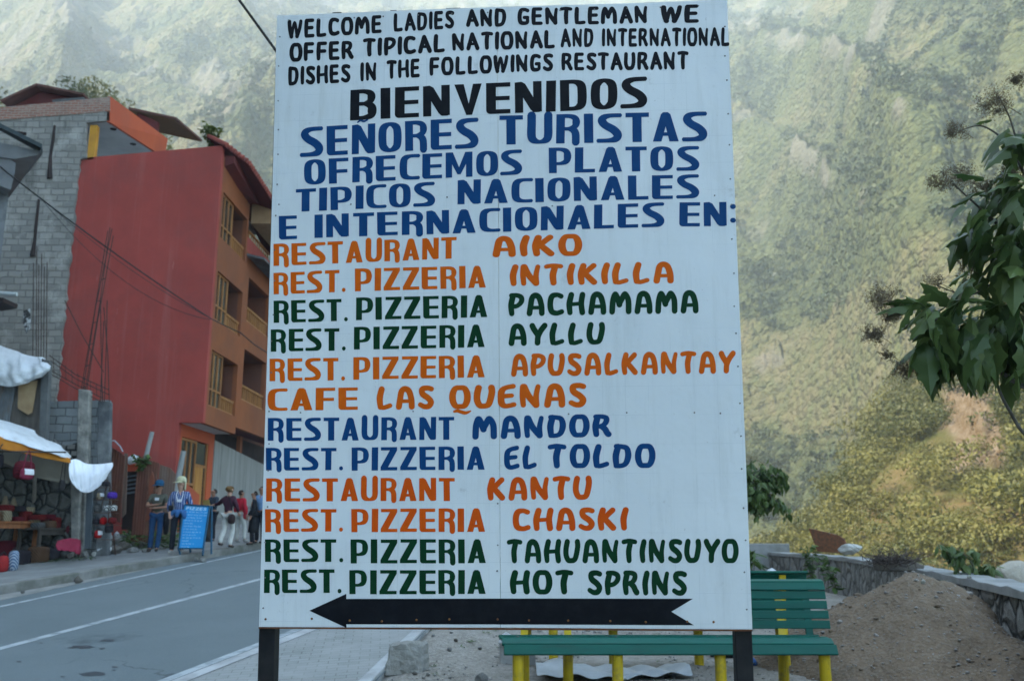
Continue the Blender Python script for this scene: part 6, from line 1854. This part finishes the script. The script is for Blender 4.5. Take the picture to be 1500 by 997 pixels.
for _ in range(160):
    px = g.uniform(60, 140); p = on_walk(px, 823 - (px - 60) * .06 + g.uniform(-3, 1), .16); a = g.uniform(0, 6.28)
    it.append((p, (math.cos(a), math.sin(a), g.uniform(.1, 1.2)), g.uniform(.05, .12), g.random() * .6, 0))
tag(leaves('grass', it, M_WEED, None, 'slim'), 'tufts of grass at the pavement edge below the stall goods', None, None, 'stuff')
# ================================================================== benches
M_BGREEN = basic('bench_green_paint', (.001, .092, .066), (.001, .070, .052), 5, .35, .7, .45, .12, 40, .003, .22, (.3, 3, 3), grime=(.015, .055, .045), gscale=6)
M_BYEL = basic('bench_yellow_paint', (.62, .44, .012), (.52, .36, .01), 6, .4, .7, .45, .15, 40, .003, .4, grime=(.30, .22, .05), gscale=7)
BL0 = atY(738, 946, 9.45); BR0 = atY(1227, 946, 9.45)
BLEN = float(BR0[0] - BL0[0])
def make_bench(label, group):
    """local axes: x along the seat, y to the back, origin on the ground under the front edge's middle"""
    t = thing('park_bench', label, 'bench', (0, 0, 0), group)
    def pt(nm, b, m, par=t, **k):
        me = bpy.data.meshes.new(nm); me.from_pydata(b.v, [], b.f); me.update(); return finish(me, nm, m, par, **k)
    g = random.Random(2)
    hx = BLEN / 2
    # seat slats follow a curve: (y, z, tilt)
    for y, z, ti, w, th, sh in ((.015, .335, 62, .105, .032, .0), (.075, .405, 28, .10, .032, -.02), (.18, .425, 2, .10, .03, -.03), (.29, .420, -4, .10, .03, -.05), (.40, .425, -6, .10, .03, -.06)):
        mb = MB().box(-hx - sh * -1 + .0, hx + sh, -w / 2, w / 2, -th / 2, th / 2)
        mb.rot(0, R(ti)); mb.at((0, y, z))
        pt('seat_slat', mb, M_BGREEN, bevel=.008)
    # back slats lean backwards; the top ones roll over
    for k, (y, z, ti, w) in enumerate(((.475, .535, 80, .085), (.49, .635, 80, .085), (.505, .735, 80, .085), (.52, .835, 80, .085), (.525, .925, 62, .09), (.575, .975, 12, .09))):
        mb = MB().box(-hx - .08, hx + .10 - .004 * k, -w / 2, w / 2, -.014, .014)
        mb.rot(0, R(ti)); mb.at((0, y, z))
        pt('back_slat', mb, M_BGREEN, bevel=.007)
    for fx in (-.457, -.158, .152, .466):
        x = fx * BLEN
        pt('leg', MB().tube([(x, .085, -.16), (x, .085, .372)], .057, 16), M_BYEL)
        pt('seat_bearer', MB().box(x - .03, x + .03, .06, .46, .373, .398), M_BGREEN)
        for z in (.425,):
            pt('bolt', MB().lathe([(.012, 0), (.010, .006), (.003, .008)], (x, .18, z + .017), 8), M_NAIL)
    for fx, yel in ((-.437, 1), (-.30, 1), (.375, 1), (.462, 0)):
        x = fx * BLEN
        if yel: pt('leg', MB().tube([(x, .50, -.14), (x, .44, .395)], .055, 16), M_BYEL)
        pt('back_support', MB().beam((x, .455, .40), (x, .555, .95), .075, .03, (0, 1, 0)), M_BYEL if yel else M_BGREEN)
    return t
bench = make_bench('green slatted bench with yellow legs behind the billboard, facing the road', 'green and yellow park benches')
bx = float((BL0[0] + BR0[0]) / 2)
bench.location = (bx, 9.45, float(ground_z(bx, 9.6)) + .10)
b2 = copy_tree(bench)
b2['label'] = 'second green bench standing back to back behind the nearer one, only its top slats showing'
b2.location = (bx + .15, 11.55, bench.location.z + .05); b2.rotation_euler = (0, 0, PI)

# ================================================================== boulder, litter and stones by the benches
def block_mesh():
    bm = bmesh.new()
    b4 = [(-.235, -.17, -.05), (.215, -.15, -.05), (.24, .19, -.05), (-.20, .20, -.05)]
    t4 = [(-.205, -.06, .30), (.19, -.10, .315), (.20, .16, .31), (-.17, .17, .30)]
    vv = [bm.verts.new(p) for p in b4 + t4]
    for f in ((0, 3, 2, 1), (4, 5, 6, 7), (0, 1, 5, 4), (1, 2, 6, 5), (2, 3, 7, 6), (3, 0, 4, 7)): bm.faces.new([vv[i] for i in f])
    bmesh.ops.bevel(bm, geom=bm.edges[:], offset=.025, segments=1, affect='EDGES')
    bmesh.ops.triangulate(bm, faces=bm.faces[:])
    bmesh.ops.subdivide_edges(bm, edges=bm.edges[:], cuts=5, use_grid_fill=True)
    # a broken slanting face on the front
    n = Vector((.45, -.80, .42)).normalized()
    for v in bm.verts:
        t = v.co.dot(n) - .185
        if t > 0: v.co -= n * t * .85
        q = v.co
        s_ = .010 * math.sin(23 * q.x + 9 * q.z) * math.sin(19 * q.y + 4) + .006 * math.sin(51 * q.x + 33 * q.y) + .006 * math.sin(47 * q.z - 20 * q.x)
        v.co += v.co.normalized() * s_
    me = bpy.data.meshes.new('boulder'); bm.to_mesh(me); bm.free(); return me
p = on_dirt(594, 986)
o = finish(block_mesh(), 'boulder', rock_mat('boulder_stone', (.30, .30, .275), (.215, .21, .19), (.36, .355, .33)))
o.location = (p[0], p[1] + .17, p[2] + .01); o.rotation_euler = (0, 0, -.12)
tag(o, 'angular pale grey boulder lying against the kerb left of the bench', 'rock')
p = on_dirt(706, 997); rock((p[0], p[1], p[2] - .01), .17, .14, .10, M_ROCK, 'round speckled stone at the bottom edge of the photo, left of the bench', 'small stones on the dirt', 2)
for px, py, w, lb in ((607, 988, 9, 'small brown stone touching the foot of the boulder'), (627, 989, 8, 'reddish pebble right of the boulder'), (668, 939, 8, 'small dark stone on the dirt near the kerb'), (659, 953, 9, 'flat pale stone on the dirt'), (703, 951, 8, 'pale pebble left of the concrete block'), (634, 932, 7, 'small white pebble by the kerb edge')):
    p = on_dirt(px, py); s = p[1] / FPX
    rock(p, w * s, w * s * .8, w * s * .5, M_ROCKD if 'brown' in lb or 'dark' in lb else M_ROCK, lb, 'small stones on the dirt', int(px))
def on_bench_dirt(px, py): return on_dirt(px, py)
p = on_dirt(741, 972)
tag(MB().box(-.06, .36, 0, .2, -.02, .21).rot(.1).at(p).build('concrete_block', M_CONC_PALE, None, bevel=.01), 'low concrete block on the ground behind the left end of the bench', 'concrete block')
p2 = p + np.array([.02, .05, .20])
o = rock(p2, .30, .24, .16, SACKM, 'crumpled white plastic bag on the concrete block at the bench end', None, 4, name='plastic_bag'); tag(o, None, 'plastic bag')
# clear plastic sheet lying under the seat
q0, q1, q2, q3 = on_dirt(783, 984), on_dirt(985, 968), on_dirt(975, 962), on_dirt(800, 962)
g = random.Random(8)
P = []
for i in range(22):
    s = i / 21; row = []
    for j in range(9):
        t_ = j / 8
        x = q0[0] + (q1[0] - q0[0]) * s; y = 10.2 + .75 * t_ + .2 * s
        z = float(ground_z(x, y)) + .03 + .15 * max(0, math.sin(s * 6.5 + .6)) * math.sin(t_ * PI) * (1 - .5 * s) + .03 * math.sin(s * 31 + t_ * 5) + .02 * math.sin(t_ * 17 + s * 9) + .02
        row.append((x, y, z))
    P.append(row)
tag(MB().grid(P).build('plastic_sheet', basic('pale_plastic_film', (.50, .53, .55), (.36, .39, .41), 4, bump=.5, bscale=12, rough=.3, spec=.5), None, smooth=True, solid=.004, sub=1), 'rumpled pale plastic sheet lying on the ground under the bench', 'plastic sheet')
p = on_dirt(1098, 972)
o = rock(p + np.array([-.1, .55, 0]), .62, .40, .24, basic('black_refuse_bag', (.012, .013, .015), (.02, .021, .024), 6, rough=.35, bump=.8, bscale=11, bdist=.04, spec=.5), 'black refuse bag on the ground under the right part of the bench', None, 5, name='refuse_bag'); tag(o, None, 'refuse bag')
p = on_dirt(1112, 978)
o = rock(p + np.array([0, .3, 0]), .16, .12, .09, basic('blue_wrapper', (.03, .14, .45), (.02, .09, .32), 6, rough=.4), 'small blue wrapper lying beside the black refuse bag', None, 6, name='wrapper'); tag(o, None, 'wrapper')
# loose gravel
def pebbles():
    g = np.random.default_rng(5)
    bm = bmesh.new(); bmesh.ops.create_icosphere(bm, subdivisions=1, radius=1)
    V0 = np.array([v.co[:] for v in bm.verts]); F0 = np.array([[v.index for v in f.verts] for f in bm.faces]); bm.free()
    n = 5200
    y = g.uniform(6.5, 17, n); x = kerb_x(y) + .12 + g.beta(1.1, 1.6, n) * (8.2 - kerb_x(y))
    keep = fbm(x * .9, y * .9, 3, 41) > .40 + .10 * g.random(n)
    x, y = x[keep], y[keep]; n = len(x)
    s = np.minimum(.006 + .013 * g.random(n) ** 2 + .03 * (g.random(n) < .03) * g.random(n), .04)
    z = ground_z(x, y) + .012
    Vs = V0[None] * s[:, None, None] * np.stack([g.uniform(.8, 1.5, n), g.uniform(.8, 1.3, n), g.uniform(.45, .9, n)], -1)[:, None, :]
    Vs = Vs * (1 + .25 * (g.random((n, len(V0), 1)) - .5))
    Vs = Vs + np.stack([x, y, z], -1)[:, None, :]
    F = (F0[None] + (np.arange(n) * len(V0))[:, None, None]).reshape(-1, 3)
    tag(np_mesh('gravel', Vs.reshape(-1, 3), F, basic('gravel_stone', (.30, .29, .27), (.16, .155, .14), 1.9, .35, .65), None, None), 'loose gravel scattered over the dirt beside the road', None, None, 'stuff')
pebbles()
g = random.Random(79); it = []
for _ in range(46):
    y = g.uniform(8.5, 15); x = float(kerb_x(y)) + g.choice([.1, .2, .6, 1.2, 2.0, 3.0]) + g.uniform(-.1, .5); z = float(ground_z(x, y))
    for k in range(g.randint(6, 16)):
        a = g.uniform(0, 6.28); it.append(((x + g.uniform(-.06, .06), y + g.uniform(-.06, .06), z), (math.cos(a), math.sin(a), g.uniform(.2, 1.2)), g.uniform(.03, .075), g.random(), 0))
tag(leaves('grass', it, M_WEED, None, 'slim'), 'tiny tufts of grass in the gravel beside the kerb', None, None, 'stuff')

# ================================================================== parapet wall along the river
M_RWALL = stone_mat('parapet_masonry', (.22, .215, .20), (.155, .15, .14), (.29, .285, .265), (.045, .045, .042), 2.6)
M_RWALL2 = stone_mat('rough_parapet_masonry', (.20, .195, .18), (.15, .145, .135), (.26, .255, .235), (.10, .098, .09), 2.1)
M_RPLAST = basic('weathered_parapet', (.22, .215, .20), (.09, .088, .08), 3.2, .38, .62, .95, .8, 12, .03, stretch=(1, 1, .5), grime=(.05, .052, .045), gscale=1.6)
M_COPE = basic('parapet_coping', (.27, .275, .27), (.20, .205, .20), 3, .36, .64, .9, .5, 20, .01, grime=(.14, .14, .12))
WT = .84
WPL = [(3.9, 4.6), (4.75, 7.2), (5.38, 9.5), (6.0, 11.9), (6.8, 15.2), (7.6, 19.2), (8.45, 24), (8.2, 29), (7.4, 33.0)]
WALLP = thing('parapet_wall', 'low grey stone parapet wall curving away behind the gravel pile', 'wall', (6.0, 11.9, 0))
def wall_piece(pts, m, name, z0, z1, off0, off1, bev=0):
    S = spline(pts, 8); rows = []
    for i, p in enumerate(S):
        d = S[min(i + 1, len(S) - 1)] - S[max(i - 1, 0)]; d = d / np.linalg.norm(d); nrm = np.array([d[1], -d[0]])
        a, b = p + nrm * off0, p + nrm * off1
        j = .012 * math.sin(i * 2.3) + .008 * math.sin(i * 5.1)
        rows.append([(a[0], a[1], z0), (a[0], a[1], z1 + j), (b[0], b[1], z1 + j), (b[0], b[1], z0), (a[0], a[1], z0)])
    mb = MB().grid(rows); n = len(mb.v)
    mb.f.append((0, 1, 2, 3)); mb.f.append((n - 5, n - 4, n - 3, n - 2))
    return mb.build(name, m, WALLP, bevel=bev)
wall_piece(WPL[:5], M_RWALL, 'masonry', -.5, WT - .101, .03, .46)
wall_piece(WPL[4:], M_RWALL2, 'masonry', -.5, WT - .101, .03, .46)
wall_piece(WPL, M_COPE, 'coping', WT - .10, WT, 0, .50, .012)
tag(MB().box(-.75, .75, -.2, .2, -.9, .22).at(atY(1120, 806, 29.5)).build('concrete_step', M_COPE, None, bevel=.02), 'squat grey concrete block at the far end of the parapet wall', 'concrete block')

# things on the wall
def on_wall(px, py): return atP(px, py, (0, 0, WT), np.array([0, 0, 1.0]))
q = on_wall(1220, 811); q[1] = 20.5
mb = MB(); Yp = 19.5
P = pY([(1184, 773), (1205, 778), (1226, 783), (1236, 789), (1243, 810), (1220, 809), (1197, 807)], Yp)
mb.prism(P, (.05, .05, 0))
tag(mb.build('rusty_plate', M_RUST, None, bevel=.008), 'dark rusty metal plate propped upright on the parapet wall', 'metal plate')
p = atY(1246, 811.5, 18.6); s = 18.6 / FPX
o = rock(p, 38 * s, 22 * s, 15 * s, M_ROCKW, 'flat pale stone lying on the parapet wall beside the rusty plate', None, 1, .15, 'stone')
p = atY(1484, 858, 16.5); rock((p[0] + .25, p[1], -.10), 1.5, 1.1, 1.06, rock_mat('cream_boulder', (.46, .42, .35), (.36, .33, .27), (.54, .50, .43)), 'big rounded cream boulder beyond the parapet wall at the right edge', None, 3, .4, 'boulder')
p = atY(1131, 842, 12.8); o = rock((p[0], p[1], p[2] - .15), .32, .28, .25, SACKM, 'round white sack top showing just above the second bench', None, 2, name='sack'); tag(o, None, 'sack')
# dry twigs and a dead branch on the wall
TW = thing('brush_pile', 'heap of dry dark twigs on the parapet wall', 'brush pile', tuple(atY(1308, 826, 15.6)))
g = random.Random(31); mb = MB(); c = atY(1308, 822, 15.6)
for _ in range(170):
    a = np.array(c) + [g.gauss(0, .20), g.uniform(-.2, .2), abs(g.gauss(0, .07)) - .05]
    d = np.array([g.gauss(0, 1), g.gauss(0, .6), g.gauss(.25, .4)]); d /= np.linalg.norm(d)
    b = a + d * g.uniform(.15, .42); m_ = (a + b) / 2 + [0, 0, g.uniform(-.04, .05)]
    mb.tube([a, m_, b], [.008, .006, .003], 4, False)
mb.build('twigs', basic('dry_twig', (.085, .065, .055), (.05, .04, .035), 10), TW)['kind'] = 'stuff'
tag(MB().prism(pY([(1285, 818), (1330, 818), (1356, 828), (1352, 838), (1290, 836)], 15.9), (0, .3, 0)).build('mud_heap', M_ROCKD, None, bevel=.03), 'low brown heap of earth under the dry twigs', 'earth heap')

# ================================================================== gravel pile
def pile():
    cx, cy = 4.72, 11.0
    nu, nv = 130, 110
    xs = np.linspace(2.2, 7.2, nu); ys = np.linspace(8.6, 14.2, nv)
    X, Y = np.meshgrid(xs, ys, indexing='ij')
    def cone(x0, y0, h, r, sx=1, sy=1):
        d = np.hypot((X - x0) / sx, (Y - y0) / sy)
        return h * np.clip(1.08 - np.sqrt((d / r) ** 2 + .012), 0, 1)
    z = np.maximum.reduce([cone(4.95, 11.3, 1.22, 1.8, np.where(X > 4.95, .70, .95), 1.0), cone(5.5, 11.75, 1.06, 1.35, .85, .9), cone(4.35, 11.7, .85, 1.35, 1.0, 1.2), cone(5.2, 10.5, .62, 1.4, 1, 1)])
    m = z > 0
    z = z + np.where(m, .16 * (fbm(X * 1.7, Y * 1.7, 4, 51) - .5) + .09 * (fbm(X * 5, Y * 5, 4, 54) - .5) + .035 * (fbm(X * 14, Y * 14, 2, 57) - .5), 0)
    z = z + ground_z(X, Y) - .05
    V = np.stack([X, Y, z], -1).reshape(-1, 3)
    I = np.arange(nu * nv).reshape(nu, nv)
    F = np.stack([I[:-1, :-1], I[1:, :-1], I[1:, 1:], I[:-1, 1:]], -1).reshape(-1, 4)
    keep = m.ravel()[F].any(axis=1)
    t = thing('gravel_pile', 'big heap of brown earth and gravel against the parapet wall right of the bench', 'gravel pile', (cx, cy, 0))
    F = F[keep]; used = np.unique(F); mp_ = np.zeros(nu * nv, int); mp_[used] = np.arange(len(used))
    nt = NT('pile_earth')
    n2 = nt.noise(16, 7, .75); vo = nt.n('ShaderNodeTexVoronoi'); vo.inputs['Scale'].default_value = 22; nt.l(nt.co(), vo.inputs['Vector'])
    col = nt.mix(nt.ramp(nt.noise(1.6, 6, .65), .35, .65), (.195, .145, .100), (.130, .096, .066))
    col = nt.mix(nt.ramp(n2, .5, .75), col, (.22, .19, .155))
    col = nt.mix(nt.ramp(vo.outputs['Distance'], .05, .16), (.25, .23, .21), col)
    nt.bump(nt.math('ADD', n2, nt.math('MULTIPLY', vo.outputs['Distance'], -.7)), .9, .03)
    np_mesh('earth', V[used], mp_[F], nt.out(col, .95, .12), t, None, smooth=True)
    g = np.random.default_rng(9)
    bm = bmesh.new(); bmesh.ops.create_icosphere(bm, subdivisions=1, radius=1)
    V0 = np.array([v.co[:] for v in bm.verts]); F0 = np.array([[v.index for v in f.verts] for f in bm.faces]); bm.free()
    idx = g.choice(used, 2600)
    P = V[idx] + np.stack([g.uniform(-.03, .03, 2600), g.uniform(-.03, .03, 2600), np.full(2600, .004)], -1)
    s = .005 + .014 * g.random(2600) ** 3 + .018 * (g.random(2600) < .02)
    Vs = V0[None] * s[:, None, None] * np.stack([g.uniform(.8, 1.5, 2600), g.uniform(.8, 1.3, 2600), g.uniform(.5, .95, 2600)], -1)[:, None, :] + P[:, None, :]
    nc = 70; ci = g.choice(used, nc)
    cs = .016 + .030 * g.random(nc) ** 2.5
    bm = bmesh.new(); bmesh.ops.create_icosphere(bm, subdivisions=2, radius=1)
    V2 = np.array([v.co[:] for v in bm.verts]); F2 = np.array([[v.index for v in f.verts] for f in bm.faces]); bm.free()
    lumps = V2[None] * (1 + .55 * (g.random((nc, len(V2), 1)) - .5)) * cs[:, None, None] * np.array([1.2, 1, .75]) + (V[ci] + np.array([0, 0, .004]))[:, None, :]
    np_mesh('clods', lumps.reshape(-1, 3), (F2[None] + (np.arange(nc) * len(V2))[:, None, None]).reshape(-1, 3), nt.m, t, None)['kind'] = 'stuff'
    np_mesh('pebbles', Vs.reshape(-1, 3), (F0[None] + (np.arange(2600) * len(V0))[:, None, None]).reshape(-1, 3), basic('pile_stone', (.30, .28, .255), (.17, .155, .14), 2.3), t, None)['kind'] = 'stuff'
pile()
for px, py, w, lb in ((1349, 853, 10, 'small white stone near the top of the gravel pile'), (1265, 886, 5, 'tiny white chip on the left flank of the gravel pile'), (1416, 845, 7, 'pale chip on the right shoulder of the gravel pile')):
    p = atY(px, py, 10.65 if px != 1265 else 10.4); s = p[1] / FPX
    rock(p + np.array([0, -.06, -.01]), w * s, w * s * .7, w * s * .7, M_ROCKW, lb, 'white chips on the gravel pile', int(px))

# ================================================================== plants along the wall
weed(atY(1190, 852, 19.4), .85, 70, .15, 'tall leafy weed growing up the parapet wall below the rusty plate', 11, spread=.26, stems=4)
weed(atY(1226, 868, 13.6), .52, 50, .13, 'small weed at the foot of the parapet wall beside the bench end', 12, spread=.22, stems=4)
weed(atY(1206, 836, 18.2), .40, 36, .12, 'low weed on the parapet face right of the tall leafy weed', 15, spread=.22, stems=3)
weed(atY(1104, 842, 16.0), .5, 40, .32, 'grey green spiky plant behind the second bench', 13, 'slim', .4, stems=3)
weed(atY(1092, 978, 9.9), .16, 26, .09, 'low green weed on the dirt beside the right sign post', 14, spread=.14, stems=4)
M_TREE = foliage('dark_tree_leaves', (.026, .058, .018), (.115, .165, .050), .34, rough=.34)
M_BARK = basic('grey_bark', (.11, .10, .085), (.07, .065, .055), 5, stretch=(3, 3, .6), bump=.6)
def leafy_bush(label):
    t = thing('shrub', label, 'shrub', tuple(atY(1400, 850, 14.3)))
    g = random.Random(17); it = []; mb = MB()
    for s0, s1 in (((1440, 850), (1372, 800)), ((1440, 850), (1398, 800)), ((1440, 850), (1420, 806)), ((1445, 852), (1452, 826)), ((1440, 850), (1385, 822))):
        P = spline([tuple(atY(*s0, 14.3)), tuple(atY((s0[0] + s1[0]) / 2, (s0[1] + s1[1]) / 2 - 6, 14.1)), tuple(atY(*s1, 13.9))], 8)
        mb.tube(P, [.012 - .0006 * i for i in range(len(P))], 5)
        for k in range(22):
            q = P[g.randrange(3, len(P))] + np.array([g.gauss(0, .05), g.gauss(0, .1), g.gauss(0, .04)])
            it.append((q, (g.uniform(-1, 1), g.uniform(-1, .4), g.uniform(-1.1, .2)), g.uniform(.12, .22), g.random(), g.uniform(-.5, .5)))
    mb.build('stem', M_BARK, t)
    leaves('leaf', it, M_TREE, t, 'broad')['kind'] = 'stuff'
leafy_bush('dark big leaved shrub leaning over the parapet wall above the gravel pile')

# ---- trees
M_BUD = basic('dry_flower_heads', (.11, .088, .062), (.16, .13, .085), 30)
def panicle(mb, c, r, seed, n=60, nb=11):
    """an airy head of short forked twigs tipped with small buds, on one drooping stalk"""
    g = random.Random(seed); c = np.array(c, float)
    root = c + np.array([r * 1.1, 0, -r * .5])
    mb.tube(spline([tuple(root), tuple(c + [r * .5, 0, -r * .1]), tuple(c + [-r * .3, 0, r * .1])], 4), [.0028 - .0002 * i for i in range(9)], 4, False)
    for k in range(n):
        s0 = c + np.array([g.uniform(-.45, .6), g.uniform(-.4, .4), g.uniform(-.35, .35)]) * r
        d = np.array([g.gauss(-.15, .8), g.gauss(0, .7), g.gauss(.35, .7)]); d /= np.linalg.norm(d)
        tip = s0 + d * r * g.uniform(.25, .6)
        mb.tube([s0, (s0 + tip) / 2 + np.array([g.gauss(0, r * .05) for _ in range(3)]), tip], [.0011, .0009, .0006], 3, False)
        for _ in range(nb):
            q = s0 + (tip - s0) * g.uniform(.3, 1.15) + np.array([g.gauss(0, r * .085) for _ in range(3)])
            e = np.array([g.gauss(0, 1), g.gauss(0, 1), g.gauss(.5, .8)]); e /= np.linalg.norm(e)
            L = g.uniform(.0035, .0075)
            w = np.cross(e, [0.3, .5, .8]); w = w / (np.linalg.norm(w) + 1e-9) * g.uniform(.0018, .0034)
            u = np.cross(e, w)
            mb.add([q - e * L * .8, q + w, q + u, q - w, q - u, q + e * L], [(0, 1, 2), (0, 2, 3), (0, 3, 4), (0, 4, 1), (5, 2, 1), (5, 3, 2), (5, 4, 3), (5, 1, 4)])
def right_tree():
    YT = 5.0
    t = thing('tree', 'tree with big drooping lobed leaves and dry flower sprays reaching in from the right edge', 'tree', (3.75, 5.5, -.1))
    mb = MB()
    mb.tube(spline([(3.75, 5.5, -.25), (3.70, 5.45, .7), (3.78, 5.4, 1.7), (3.62, 5.3, 2.8), (3.7, 5.2, 3.8), (3.6, 5.15, 4.9)], 6), [.085 - .0021 * i for i in range(31)], 10)
    mb.build('trunk', M_BARK, t)
    B = {}
    def branch(pts, r0, r1, name='branch'):
        P = spline([tuple(atY(p[0], p[1], p[2] if len(p) > 2 else YT)) for p in pts], 7)
        m_ = MB().tube(P, [r0 + (r1 - r0) * i / (len(P) - 1) for i in range(len(P))], 7)
        m_.build(name, M_BARK, t); return P
    br = [branch([(1652, 632, 5.42), (1560, 588, 5.2), (1500, 566), (1462, 540), (1428, 508), (1398, 478), (1350, 462)], .019, .006),
          branch([(1652, 632, 5.42), (1540, 580, 5.1), (1480, 552), (1440, 520), (1395, 500), (1330, 497)], .014, .004),
          branch([(1640, 700, 5.44), (1520, 650, 5.0), (1478, 600, 4.95), (1456, 548, 4.95), (1450, 500)], .012, .006),
          branch([(1640, 462, 5.36), (1560, 420, 5.2), (1500, 380), (1462, 330), (1430, 300), (1395, 268)], .016, .004),
          branch([(1636, 395, 5.34), (1560, 330, 5.1), (1505, 262), (1480, 215), (1440, 185), (1405, 192)], .013, .003),
          branch([(1560, 330, 5.1), (1500, 230), (1478, 170), (1462, 140)], .008, .003),
          branch([(1500, 420), (1462, 412), (1420, 432), (1372, 418)], .008, .003)]
    g = random.Random(23); it = []
    def L(px, py, dx, dz, size, dY=0, tint=None, roll=None):
        it.append((atY(px, py, YT + dY), (dx, g.uniform(-.5, .3), dz), size, g.random() if tint is None else tint, g.uniform(-.7, .7) if roll is None else roll))
    def cluster(cx, cy, rx, ry, n, dx, dz, s0, s1, sp=.35):
        s0, s1 = s0 * .85, s1 * .92
        for _ in range(int(n * 1.25)):
            L(cx + g.uniform(-rx, rx), cy + g.uniform(-ry, ry), dx + g.gauss(0, sp * 1.35), dz + g.gauss(0, sp * 1.2), g.uniform(s0, s1), g.uniform(-.28, .28))
    cluster(1482, 205, 18, 14, 8, -.35, -1.0, .16, .26)
    L(1478, 188, -1, -.55, .26, -.1, .3, .3); L(1470, 205, -.8, -.5, .2, 0, .2, .2); L(1452, 178, -1, .12, .13, 0, .5)
    cluster(1470, 275, 34, 18, 18, -.5, -.5, .16, .28)
    cluster(1492, 235, 14, 40, 14, -.45, -.7, .16, .28)
    cluster(1488, 320, 18, 40, 14, -.45, -.7, .18, .30)
    cluster(1462, 345, 40, 26, 14, -.7, -.5, .18, .30)
    cluster(1450, 315, 40, 20, 15, -.6, -.75, .20, .33)
    cluster(1482, 370, 24, 40, 16, -.5, -.7, .20, .34)
    cluster(1440, 398, 30, 20, 10, -.6, -.6, .18, .30)
    cluster(1395, 452, 60, 16, 26, -.7, -.15, .16, .27, .5)
    cluster(1425, 480, 62, 22, 40, -.15, -.95, .22, .36, .35)
    cluster(1400, 500, 50, 16, 26, -.05, -1.0, .24, .36, .28)
    cluster(1478, 470, 26, 30, 20, -.1, -.9, .22, .34)
    cluster(1490, 540, 16, 20, 7, .0, -1, .16, .26)
    cluster(1360, 462, 40, 18, 16, -.8, -.2, .14, .24, .5)
    cluster(1560, 420, 50, 120, 60, -.2, -.7, .22, .34, .5)      # the part of the crown outside the picture
    cluster(1580, 250, 70, 110, 50, -.2, -.7, .22, .34, .5)
    leaves('leaf', it, M_TREE, t, 'lobed')['kind'] = 'stuff'
    mb = MB()
    for i, (px, py, s, n) in enumerate(((1455, 152, 38, 80), (1400, 192, 24, 42), (1490, 118, 20, 40), (1400, 262, 40, 70), (1372, 268, 20, 34), (1485, 256, 28, 50), (1440, 275, 24, 36), (1292, 440, 32, 85), (1306, 462, 24, 50), (1280, 492, 24, 60),
                                        (1325, 542, 26, 62), (1300, 520, 14, 20), (1368, 414, 26, 24), (1475, 435, 24, 40), (1415, 395, 22, 20), (1494, 470, 18, 26))):
        panicle(mb, atY(px, py, YT), s / FPX * YT, 300 + i, int(n * 1.15), 12)
    mb.build('flower_sprays', M_BUD, t)['kind'] = 'stuff'
right_tree()
def sign_tree():
    YT = 13.4
    c = atY(1092, 716, YT)
    bx_, by_ = float(c[0]) - .15, YT + .2
    t = thing('tree', 'small dark tree with hanging leaves half hidden behind the right edge of the billboard', 'tree', (bx_, by_, float(ground_z(bx_, by_))))
    MB().tube(spline([(bx_, by_, float(ground_z(bx_, by_)) - .1), (bx_ + .05, by_, .9), (float(c[0]) - .05, YT, float(c[2]) - .1), (float(c[0]), YT, float(c[2]) + .4)], 6), [.06 - .0024 * i for i in range(19)], 8).build('trunk', M_BARK, t)
    g = random.Random(29); it = []; mb = MB()
    for k in range(46):
        a = g.uniform(0, 6.28); tip = np.array(c) + [.60 * math.cos(a) * g.uniform(.3, 1), .5 * math.sin(a) * g.uniform(.3, 1), g.uniform(-.35, .42)]
        mb.tube([np.array(c) + [0, 0, g.uniform(-.3, .1)], (np.array(c) + tip) / 2 + [0, 0, .08], tip], [.012, .008, .004], 5)
        for _ in range(20):
            q = np.array(c) * g.uniform(0, .35) + tip * 1.0; q = c + (tip - c) * g.uniform(.55, 1.1) + [g.gauss(0, .06), g.gauss(0, .06), g.gauss(0, .06)]
            b = g.uniform(0, 6.28); it.append((q, (.6 * math.cos(b), .6 * math.sin(b), g.uniform(-1.2, -.1)), g.uniform(.09, .16), g.random(), g.uniform(-.6, .6)))
    mb.build('branches', M_BARK, t)
    leaves('leaf', it, M_TREE, t, 'broad')['kind'] = 'stuff'
    m2 = MB()
    for i in range(6):
        panicle(m2, np.array(c) + [g.uniform(-.1, .5), g.uniform(-.3, .1), g.uniform(.25, .5)], .13, 500 + i, 22, 6)
    m2.build('flower_sprays', M_BUD, t)['kind'] = 'stuff'
sign_tree()
